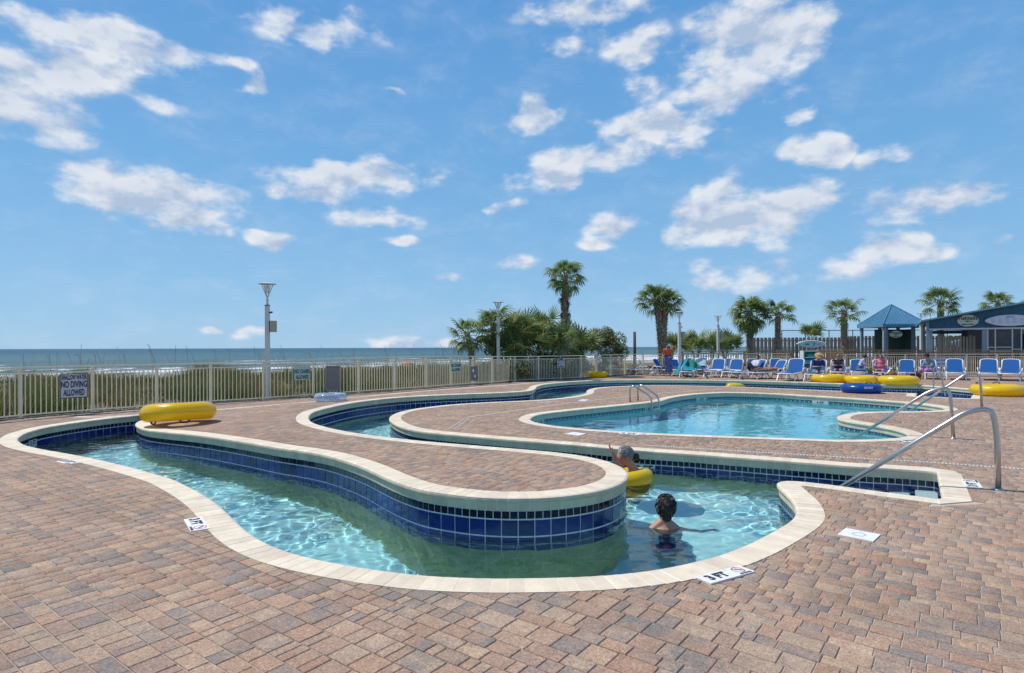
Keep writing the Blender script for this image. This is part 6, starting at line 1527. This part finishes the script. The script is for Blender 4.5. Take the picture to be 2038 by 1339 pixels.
def figure(J, label, loc, rz, sc, skin, vox=.022, hair=None, hairst='short', clothes=(), face=(1,0,0), up=(0,0,1), group=None, belly=1, extra=None, fingers=False, chestw=1):
    """J: joint positions in metres (x forward) -> one body mesh, clothing and hair as shells"""
    t = thing('person', label, 'person', loc, rz, group=group, sc=sc); V3 = {k: Vector(v) for k, v in J.items()}
    def torso(b, g=0, a=0, z=1):
        p, c, n = V3['pelvis'], V3['chest'], V3['neck']; s = (V3['shR']-V3['shL']).normalized(); hp = (V3['hipR']-V3['hipL']).normalized()
        up_ = (c-p).normalized(); f = s.cross(up_)*-1; Rm = Matrix((s, s.cross(up_).normalized(), up_)).transposed()
        if a <= 0: b.ell(p, (.165+g, .12*belly+g, .12+g), 14, 10, Rm)
        b.ell(p.lerp(c, .45), (.145*belly+g, .105*belly+g, .17+g), 14, 10, Rm)
        if z >= 1: b.ell(c, (.165*chestw+g, .11+g, .16+g), 14, 10, Rm); cap(b, V3['shL'], V3['shR'], .062+g, .062+g); b.tube([c, n], [.11+g, .06+g], 12)
    b = MB(); torso(b); cap(b, V3['neck']-(V3['head']-V3['neck'])*.35, V3['head']-(V3['head']-V3['neck'])*.35, .062, .052)
    for s_ in 'LR':
        q_ = V3['neck'].lerp(V3['head'], .22); b.tube([q_, V3['sh'+s_]], [.058, .050], 10)
    Rm, hx, hf, hu = head(b, V3['head'], face, up)
    for s in 'LR':
        cap(b, V3['sh'+s], V3['el'+s], .050, .040); cap(b, V3['el'+s], V3['wr'+s], .040, .027)
        hand(b, V3['wr'+s], (V3['wr'+s]-V3['el'+s]), (0, 0, -1) if abs((V3['wr'+s]-V3['el'+s]).normalized().z) < .8 else (1, 0, 0), 1, .4, fingers)
        if 'kn'+s in V3:
            cap(b, V3['hip'+s], V3['kn'+s], .088, .058); cap(b, V3['kn'+s], V3['an'+s], .056, .036); fd = Vector(J.get('toe'+s, V3['an'+s]+Vector((.2,0,0))))-V3['an'+s]; cap(b, V3['an'+s]-Vector((0,0,.02)), V3['an'+s]+fd.normalized()*.15-Vector((0,0,.03)), .036, .026)
    remesh(b, 'body', skin, t, vox)
    for (nm, m_, parts) in clothes:
        b = MB(); g = .016
        if 'torso' in parts: torso(b, g)
        if 'top' in parts: torso(b, g, a=1)
        if 'shorts' in parts:
            torso(b, g, z=0)
            for s in 'LR': k = V3['hip'+s].lerp(V3['kn'+s], .75); cap(b, V3['hip'+s], k, .105, .095)
        if 'briefs' in parts:
            b.ell(V3['pelvis'], (.18, .14*belly, .10), 12, 8)
        if 'sleeves' in parts:
            for s in 'LR': cap(b, V3['sh'+s], V3['sh'+s].lerp(V3['el'+s], .8), .070, .060)
        if 'skirt' in parts:
            torso(b, g, z=0)
            for s in 'LR': cap(b, V3['hip'+s], V3['kn'+s], .12, .11)
        remesh(b, nm, m_, t, vox, 2)
    h = V3['head']
    if hair:
        b = MB(); b.ell(h-hf*.018+hu*.022, (.088, .105, .108), 14, 10, Rm)
        if hairst == 'long':
            for k in range(-2, 3): b.tube([h+hx*k*.032-hf*.06+hu*.02, h+hx*k*.04-hf*.085-hu*.10, h+hx*k*.045-hf*.07-hu*.20], [.05, .045, .02], 8)
        if hairst == 'bun': b.ell(h-hf*.13-hu*.02, (.045, .05, .05), 10, 8, Rm)
        o = remesh(b, 'hair', hair, t, .012, 1)
        # the hairline: clear the face
        bm = bmesh.new(); bm.from_mesh(o.data); dele = [v for v in bm.verts if (v.co-h).dot(hf) > .055 and (v.co-h).dot(hu) < .062]; bmesh.ops.delete(bm, geom=dele, context='VERTS'); bm.to_mesh(o.data); bm.free()
    if extra: extra(t, h, hx, hf, hu, V3)
    return t
m_hbrown = mat('hair_brown', (.07, .035, .02), .55, bump=(30, .5)); m_hdark = mat('hair_dark', (.018, .010, .008), .5, bump=(30, .6)); m_hgrey = mat('hair_grey', (.30, .27, .25), .6, noise=(14, .5), bump=(35, .6)); m_hfair = mat('hair_fair', (.35, .24, .13), .6)
def cloth(n, c, nz=None): return mat(n, c, .85, noise=nz or (12, .2))
def hat(m_, rim=.17, crown=.10, hgt=.10, tilt=0):
    def f(t, h, hx, hf, hu, V):
        c = h+hu*.075; b = MB(); b.tube([c, c+hu*.008], rim, 20); b.tube([c, c+hu*hgt*.8, c+hu*hgt], [crown, crown*.9, crown*.5], 16); b.build('hat', m_, t, smooth=False)
    return f
def cap_hat(m_):
    def f(t, h, hx, hf, hu, V):
        b = MB(); b.ell(h+hu*.045-hf*.01, (.094, .112, .085), 12, 8, Matrix((hx, hf, hu)).transposed()); b.box(h+hu*.06+hf*.13, (.13, .11, .012), ax=(hx, hf, hu)); b.build('cap', m_, t, smooth=True)
    return f
def shades(t, h, hx, hf, hu, V):
    b = MB()
    for k in (-1, 1): b.ell(h+hf*.100+hx*k*.034+hu*.004, (.028, .008, .020), 10, 6, Matrix((hx, hf, hu)).transposed()); b.bar(h+hf*.095+hx*k*.060+hu*.008, h-hf*.005+hx*k*.085+hu*.012, .008, .010)
    b.bar(h+hf*.102-hx*.02+hu*.008, h+hf*.102+hx*.02+hu*.008, .006); b.build('sunglasses', m_black, t)
# --- poses (x forward, y left, z up), lengths of an adult
def P_stand(lean=.0):
    return dict(pelvis=(0,0,.95), chest=(.05+lean,0,1.30), neck=(.07+lean*1.4,0,1.46), head=(.11+lean*1.7,0,1.60), shL=(.05+lean*1.2,.19,1.41), shR=(.05+lean*1.2,-.19,1.41), elL=(.16,.27,1.17), elR=(.16,-.27,1.17), wrL=(.38,.13,1.10), wrR=(.38,-.13,1.10),
                hipL=(0,.09,.90), hipR=(0,-.09,.90), knL=(.03,.11,.48), knR=(.0,-.11,.48), anL=(0,.11,.07), anR=(-.04,-.11,.07), toeL=(.2,.11,.07), toeR=(.2,-.11,.07))
def P_sit(lean=.0, arms=0):      # sitting across a lounger, seat .44
    return dict(pelvis=(0,0,.50), chest=(.03+lean,0,.84), neck=(.05+lean*1.5,0,1.00), head=(.08+lean*1.9,0,1.14), shL=(.03+lean*1.3,.19,.95), shR=(.03+lean*1.3,-.19,.95), elL=(.15+lean,.25,.70), elR=(.15+lean,-.25,.70), wrL=(.38+lean,.10,.72), wrR=(.38+lean,-.10,.72),
                hipL=(.03,.10,.47), hipR=(.03,-.10,.47), knL=(.45,.14,.48), knR=(.45,-.14,.48), anL=(.50,.15,.07), anR=(.50,-.15,.07), toeL=(.7,.15,.05), toeR=(.7,-.15,.05))
def P_recline(knees=0.0):        # on the lounger, back against the raised rest; forward is towards the feet
    return dict(pelvis=(0,0,.52), chest=(-.20,0,.80), neck=(-.28,0,.96), head=(-.30,0,1.11), shL=(-.22,.19,.90), shR=(-.22,-.19,.90), elL=(.0,.28,.68), elR=(.0,-.28,.68), wrL=(.18,.10,.72), wrR=(.18,-.10,.72),
                hipL=(.04,.10,.50), hipR=(.04,-.10,.50), knL=(.45,.13,.52+knees), knR=(.45,-.13,.52+knees*.8), anL=(.86-knees*.75,.12,.47), anR=(.86-knees*.75,-.12,.47), toeL=(.95-knees*.6,.12,.6 if knees < .1 else .45), toeR=(.95-knees*.6,-.12,.6 if knees < .1 else .45))
def P_lie(): 
    return dict(pelvis=(0,0,.52), chest=(-.36,0,.55), neck=(-.55,0,.54), head=(-.70,0,.54), shL=(-.48,.19,.53), shR=(-.48,-.19,.53), elL=(-.32,.34,.50), elR=(-.62,-.28,.60), wrL=(-.08,.30,.49), wrR=(-.72,-.08,.66),
                hipL=(.05,.10,.50), hipR=(.05,-.10,.50), knL=(.46,.11,.53), knR=(.44,-.13,.60), anL=(.88,.10,.47), anR=(.86,-.14,.47), toeL=(.92,.1,.62), toeR=(.9,-.14,.62))
def on(i, dx=0, rz=math.pi, dz=0):
    loc, a, s = LO[i]; hd = Vector((math.cos(a), math.sin(a), 0)); return loc+hd*dx*s+Vector((0,0,dz)), a+rz, s
def person_on(i, pose, label, skin, dx=0, rz=math.pi, **k):
    loc, a, s = on(i, dx, rz); loc = loc-Vector((0, 0, .075*s)); return figure(pose, label, loc, a, 1.02*s/1.1, skin, **k)
S = 1.06
person_on(0, P_recline(), 'seated sunbather with pale hat at the left fence end', m_skin, dx=.12, hair=m_hfair, clothes=[('shirt', cloth('cloth_paleblue', (.40,.45,.55)), ('top','sleeves'))], extra=hat(cloth('hat_pale', (.55,.42,.33))))
person_on(1, P_recline(), 'reclining sunbather in dark clothes by the fence', m_skin_t, dx=.12, hair=m_hdark, clothes=[('shirt', cloth('cloth_black', (.03,.03,.045)), ('torso','sleeves','shorts'))], extra=shades)
person_on(2, P_lie(), 'sunbather lying flat with patterned shorts beside the crossed leg lounger', m_skin_t, dx=-.55, hair=m_hdark, clothes=[('shorts', cloth('cloth_speckle', (.10,.07,.06)), ('shorts',))])
# standing woman
g = G(1330, 749.5); sp = P_stand(.12); sp['wrL'] = (.34, .10, 1.05); sp['wrR'] = (.30, -.22, 1.02); sp['head'] = (.32, .02, 1.52); sp['neck'] = (.24, 0, 1.42)
def towel_hold(t, h, hx, hf, hu, V):
    b = MB(); n = 8; vs = []; rr = random.Random(3)
    for i in range(n+1):
        for j in range(6): vs.append((.34+.04*math.sin(j*1.7+i), -.20+.075*j+rr.uniform(-.02,.02)+.02*i/n*3, 1.08-.105*i+rr.uniform(-.01,.01)))
    b.add(vs, [(i*6+j, i*6+j+1, (i+1)*6+j+1, (i+1)*6+j) for i in range(n) for j in range(5)]); b.build('held_towel', cloth('towel_denim', (.10,.17,.42), (8,.5)), t, smooth=True)
figure(sp, 'standing woman in coral top folding a blue towel', g, math.radians(-105), 1.03, m_skin_t, hair=m_hbrown, face=(.75,.0,-.65), belly=1.25, clothes=[('tank_top', cloth('cloth_coral', (.75,.10,.06)), ('torso',)), ('shorts', cloth('cloth_blackshorts', (.02,.015,.02)), ('shorts',))], extra=towel_hold)
person_on(11, P_recline(.42), 'man in teal shorts reclining with both knees raised', m_skin, dx=.1, hair=m_hdark, clothes=[('shorts', cloth('cloth_tealshorts', (.02,.13,.14)), ('shorts',)), ('shirt', cloth('cloth_whitelilac', (.60,.56,.68)), ('top','sleeves'))])
person_on(13, P_lie(), 'woman in black bikini lying flat on a lounger', m_skin_t, dx=-.1, hair=m_hfair, face=(0,0,1), up=(-1,0,0), clothes=[('swimsuit', cloth('cloth_bikini', (.03,.01,.012)), ('briefs',))])
person_on(16, P_sit(.10), 'man with straw hat and blue shirt bending forward', m_skin, dx=-.05, rz=math.pi+.5, hair=m_hgrey, face=(.8,0,-.6), clothes=[('shirt', cloth('cloth_royal', (.015,.04,.22), (6,.4)), ('torso','sleeves')), ('shorts', cloth('cloth_greyshorts', (.20,.20,.22)), ('shorts',))], extra=hat(cloth('hat_straw', (.50,.32,.13)), .19, .11, .1), belly=1.2)
def book(t, h, hx, hf, hu, V):
    b = MB(); b.box((.42, 0, .86), (.02, .26, .20)); b.build('book', cloth('book_dark', (.05,.05,.07)), t); b = MB(); b.box((.408, 0, .865), (.012, .24, .18)); b.build('pages', m_wplas, t)
    cap_hat(cloth('cap_tan', (.32,.18,.12)))(t, h, hx, hf, hu, V)
person_on(17, P_sit(.02), 'woman in tan cap reading a book on her lounger', m_skin, dx=0, rz=math.pi, hair=m_hbrown, clothes=[('swimsuit', cloth('cloth_navyswim', (.02,.012,.05)), ('torso',))], extra=book, belly=1.25)
person_on(18, P_sit(.12), 'man in pale grey shirt sitting sideways facing right', m_skin, dx=-.1, rz=-1.5, hair=m_hdark, clothes=[('shirt', cloth('cloth_lilacgrey', (.46,.45,.56)), ('torso','sleeves')), ('shorts', cloth('cloth_greyblue', (.17,.19,.26)), ('shorts',))], belly=1.2)
person_on(19, P_sit(.0), 'curly haired woman in pink swimsuit and sunglasses', m_skin_r, dx=-.1, rz=math.pi-.15, hair=m_hbrown, hairst='long', clothes=[('swimsuit', cloth('cloth_pink', (.60,.04,.13), (9,.5,(.7,.3,.4))), ('torso',))], extra=shades, belly=1.35)
person_on(21, P_sit(.10), 'sitter in floral dress and wide dark hat', m_skin_r, dx=-.3, rz=math.pi-.9, hair=m_hbrown, clothes=[('dress', cloth('cloth_floral', (.30,.04,.14), (14,.5,(.55,.40,.60))), ('skirt',)), ('shirt', cloth('cloth_teal_shirt', (.20,.34,.40)), ('torso','sleeves'))], extra=hat(cloth('hat_dark', (.07,.03,.04)), .20, .11, .1), belly=1.2)
# --- swimmers
def P_swim(): 
    return dict(pelvis=(0,0,-.62), chest=(.0,0,-.27), neck=(.0,0,-.10), head=(.02,0,.06), shL=(0,.19,-.16), shR=(0,-.19,-.16), elL=(.16,.40,-.26), elR=(.16,-.40,-.26), wrL=(.36,.45,-.30), wrR=(.36,-.45,-.30),
                hipL=(0,.09,-.66), hipR=(0,-.09,-.66), knL=(.10,.10,-.98), knR=(.10,-.10,-.98), anL=(-.05,.10,-1.2), anR=(-.05,-.10,-1.2))
w0 = Z(1763, 782, WATER_Z); ps = P_swim(); ps['elL'] = (.20,.22,.02); ps['wrL'] = (.34,.30,.20); ps['shL'] = (0,.19,-.10)
for k in ps: ps[k] = (ps[k][0]*.8, ps[k][1], max(ps[k][2], -.80)+.33)
figure(ps, 'swimmer with red brown hair holding the blue tube', w0+Vector((0,.3,0)), math.radians(165), S*1.05, m_skin, hair=m_hbrown, hairst='bun', clothes=[])
w0 = Z(1480, 770, WATER_Z); ps = P_swim()
for k in ps: ps[k] = (ps[k][0]*.8, ps[k][1], max(ps[k][2], -.80)+.24)
figure(ps, 'swimmer with curly red brown hair beside the yellow float', w0+Vector((0,.25,0)), math.radians(-120), S, m_skin_t, hair=mat('hair_auburn', (.14,.05,.02), .6, bump=(20,.8)), hairst='bun')
# grey haired woman in a yellow ring, turned to the left with one arm up
wz = WATER_Z; c = Z(1252, 957, wz); 
HS = 1.18
def near_a():
    loc = Vector((c.x+.02, c.y+.02, wz)); hc = AT(1243, 908, loc.y); ha = (hc-loc)/HS
    J = dict(pelvis=(.10,.05,-.50), chest=(.10,.02,-.12), neck=(.02+ha.x*.6+.05,0,.06+.03), head=(ha.x, 0, ha.z), shL=(.02,-.18,.04), shR=(.10,.17,.04), elR=(-.12,.22,-.02), wrR=(.0,.3,-.12),
             hipL=(.10,-.04,-.55), hipR=(.10,.12,-.55), knL=(-.05,-.05,-.76), knR=(-.05,.12,-.76), anL=(.1,-.05,-.8), anR=(.1,.12,-.8))
    el = (AT(1233, 930, loc.y-.12)-loc)/HS; wr = (AT(1220, 903, loc.y-.10)-loc)/HS; J['elL'] = tuple(el); J['wrL'] = tuple(wr)
    # shoulders face left (-x)
    J['shL'] = (-.02, -.10, .02); J['shR'] = (.16, .14, .03); J['neck'] = (.075, .01, .10); J['chest'] = (.11, .02, -.12)
    def ex(t, h, hx, hf, hu, V):
        b = MB()
        for k in (-1, 1): b.ell(h+hf*.098+hx*k*.034+hu*.004, (.027, .007, .020), 12, 8, Matrix((hx, hf, hu)).transposed()); b.bar(h+hf*.090+hx*k*.062+hu*.008, h-hf*.005+hx*k*.086+hu*.012, .005, .006)
        b.bar(h+hf*.10-hx*.02+hu*.008, h+hf*.10+hx*.02+hu*.008, .005); b.build('glasses', mat('glasses_pink', (.35,.10,.12), .25), t)
        b = MB(); b.ell(h-hf*.135-hu*.035, (.040, .055, .045), 12, 8, Matrix((hx, hf, hu)).transposed())
        for k in range(6): b.tube([h-hf*.15-hu*.04, h-hf*(.175+.01*(k%3))-hu*(.075+.012*k)+hx*(.01*(k-2.5))], [.022, .004], 6)
        b.build('ponytail', m_hdark, t, smooth=True)
        b = MB(); rr = random.Random(12); tie = h-hf*.118-hu*.028
        for k in range(150):
            a = rr.uniform(0, 6.28); e = rr.uniform(-.15, 1.5); d = (hx*math.cos(a)+hf*math.sin(a))*math.cos(e)+hu*math.sin(e)
            if d.dot(hf) > .62 or (d.dot(hf) > .3 and d.dot(hu) < .5): continue
            p = h-hf*.018+hu*.022+hx*(.090*d.dot(hx))+hf*(.107*d.dot(hf))+hu*(.110*d.dot(hu)); q = p+(tie-p)*.55; c_ = h-hf*.018+hu*.022; r_ = q-c_; q2 = c_+r_.normalized()*(.100 if r_.length > 0 else 0); m1 = p+(tie-p)*.28; r1 = m1-c_; m1 = c_+r1.normalized()*.108
            b.tube([p, m1, q2, tie], [.0045, .0045, .004, .003], 5, cap=False)
        b.build('hair_strands', m_hgrey, t, smooth=True)
        b = MB(); b.tube([h-hf*.112-hu*.028, h-hf*.125-hu*.03], .030, 10); b.build('hair_tie', m_black, t)
    t = figure(J, 'grey haired woman with raised arm in the near yellow ring', loc, 0, HS, m_skin_r, vox=.0095, hair=m_hgrey, face=(-.96,-.16,-.22), fingers=True, clothes=[], extra=ex)
    b = MB(); g_ = .010
    b.ell(Vector(J['chest'])+Vector((0,0,-.10)), (.135+g_, .175+g_, .16), 18, 12); b.ell(Vector(J['pelvis']), (.14, .18, .14), 16, 10)
    remesh(b, 'swimsuit', cloth('cloth_blacksuit', (.012,.012,.02)), t, .012, 2)
    b = MB(); b.tube(bez([Vector((.20,-.06,-.02)), Vector((.175,-.03,.075)), Vector((.09,-.04,.12)), Vector((-.0,-.04,.02))], 4, .05), .008, 8); b.tube(bez([Vector((.22,.12,-.02)), Vector((.19,.12,.09)), Vector((.10,.10,.11)), Vector((.02,.10,.0))], 4, .05), .008, 8); b.build('swimsuit_strap', MATS['cloth_blacksuit'], t, smooth=True)
near_a()
def near_ring():
    Rj, ra = .25, .12; t = thing('swim_ring', 'yellow ring round the grey haired woman in the river', 'swim ring', (c.x+.0, c.y+.02, WATER_Z-.07), group=TUBE_G)
    mk('ring', ring_mesh(Rj, ra, .115, .004, 21, m_yel, 64, 24), t); t.rotation_euler = (R(-5), R(-6), 0)
near_ring()
def near_b():
    b0 = Z(1322, 1050, WATER_Z); loc = Vector((b0.x, b0.y+.02, WATER_Z)); hc = AT(1326, 1011, loc.y); ha = (hc-loc)/1.0
    f = Vector((.10, .99, -.05))
    J = dict(pelvis=(.02,-.10,-.50), chest=(.01,-.03,-.12), neck=(.0,.0,.035), head=(ha.x, .02, ha.z), shL=(-.185,.0,-.085), shR=(.185,.0,-.065), elL=(-.34,.14,-.16), wrL=(-.28,.36,-.19), elR=(.37,-.10,-.055), wrR=(.50,-.02,-.10),
             hipL=(-.07,-.10,-.55), hipR=(.11,-.10,-.55), knL=(-.08,.08,-.72), knR=(.12,.08,-.72), anL=(-.08,-.15,-.78), anR=(.12,-.15,-.78))
    def ex(t, h, hx, hf, hu, V):
        rr = random.Random(9); b = MB(); Rm = Matrix((hx, hf, hu)).transposed()
        for k in range(30):
            a = rr.uniform(0, 6.28); e = rr.uniform(-.6, 1.4); d = (hx*math.cos(a)+hf*math.sin(a))*math.cos(e)+hu*math.sin(e)
            if d.dot(hf) > .45: continue
            p = h+Rm @ Vector((.085*d.dot(hx), .108*d.dot(hf), .108*d.dot(hu)))+hu*.02; b.ell(p, (.028, .028, .022), 8, 6)
        b.ell(h-hf*.075-hu*.085, (.055, .035, .055), 12, 8, Rm); b.ell(h-hf*.09+hu*.0, (.07, .045, .06), 12, 8, Rm); remesh(b, 'hair_curls', m_hdark, t, .009, 1)
        b = MB()
        for k in range(170):
            a = rr.uniform(0, 6.28); e = rr.uniform(-.7, 1.45); d = (hx*math.cos(a)+hf*math.sin(a))*math.cos(e)+hu*math.sin(e)
            if d.dot(hf) > .4: continue
            p = h+hx*(.098*d.dot(hx))+hf*(.118*d.dot(hf))+hu*(.118*d.dot(hu)+.018); tg = (hu*-1+hx*rr.uniform(-.7, .7)+d*.1); tg = (tg-d*tg.dot(d)).normalized(); L_ = rr.uniform(.03, .07); sd = d.cross(tg)*rr.choice((-1, 1))
            b.tube([p, p+tg*L_*.35+d*.012+sd*.008, p+tg*L_*.7+d*.010+sd*.02, p+tg*L_*.9-d*.002+sd*.030], [.006, .0055, .004, .002], 5, cap=False)
        b.build('hair_strands', m_hdark, t, smooth=True)
        for k in (-1, 1): b = MB(); b.tube([h+hx*k*.086-hu*.05, h+hx*k*.088-hu*.075], .006, 6); b.build('earring', m_steel, t)
    t = figure(J, 'dark haired woman seen from behind wading in the near river', loc, 0, 1.0, m_skin, vox=.008, hair=m_hdark, face=f, fingers=True, clothes=[], extra=ex, chestw=1.15)
    suit = mat('swimsuit_print', (.02,.03,.16), .6); nt = suit.node_tree; v = nt.nodes.new('ShaderNodeTexVoronoi'); v.inputs['Scale'].default_value = 14; tc = nt.nodes.new('ShaderNodeTexCoord'); nt.links.new(tc.outputs['Object'], v.inputs[0])
    r = nt.nodes.new('ShaderNodeValToRGB'); r.color_ramp.interpolation = 'CONSTANT'; e = r.color_ramp.elements; e[0].color = (.015,.02,.12,1); e[1].position = .35; e[1].color = (.16,.02,.18,1)
    for p_, c_ in ((.55, (.02,.25,.45,1)), (.72, (.45,.05,.20,1)), (.82, (.01,.015,.06,1))): q = e.new(p_); q.color = c_
    sp_ = nt.nodes.new('ShaderNodeSeparateColor'); nt.links.new(v.outputs['Color'], sp_.inputs[0]); nt.links.new(sp_.outputs[0], r.inputs[0]); nt.links.new(r.outputs[0], nt.nodes['Principled BSDF'].inputs['Base Color'])
    b = MB(); b.ell(Vector(J['chest'])+Vector((0,-.01,-.10)), (.185, .135, .15), 18, 12); b.ell(Vector(J['chest']).lerp(Vector(J['pelvis']), .5), (.165, .13, .16), 16, 10); b.ell(Vector(J['pelvis']), (.19, .15, .14), 16, 10); remesh(b, 'swimsuit', suit, t, .012, 2)
near_b()
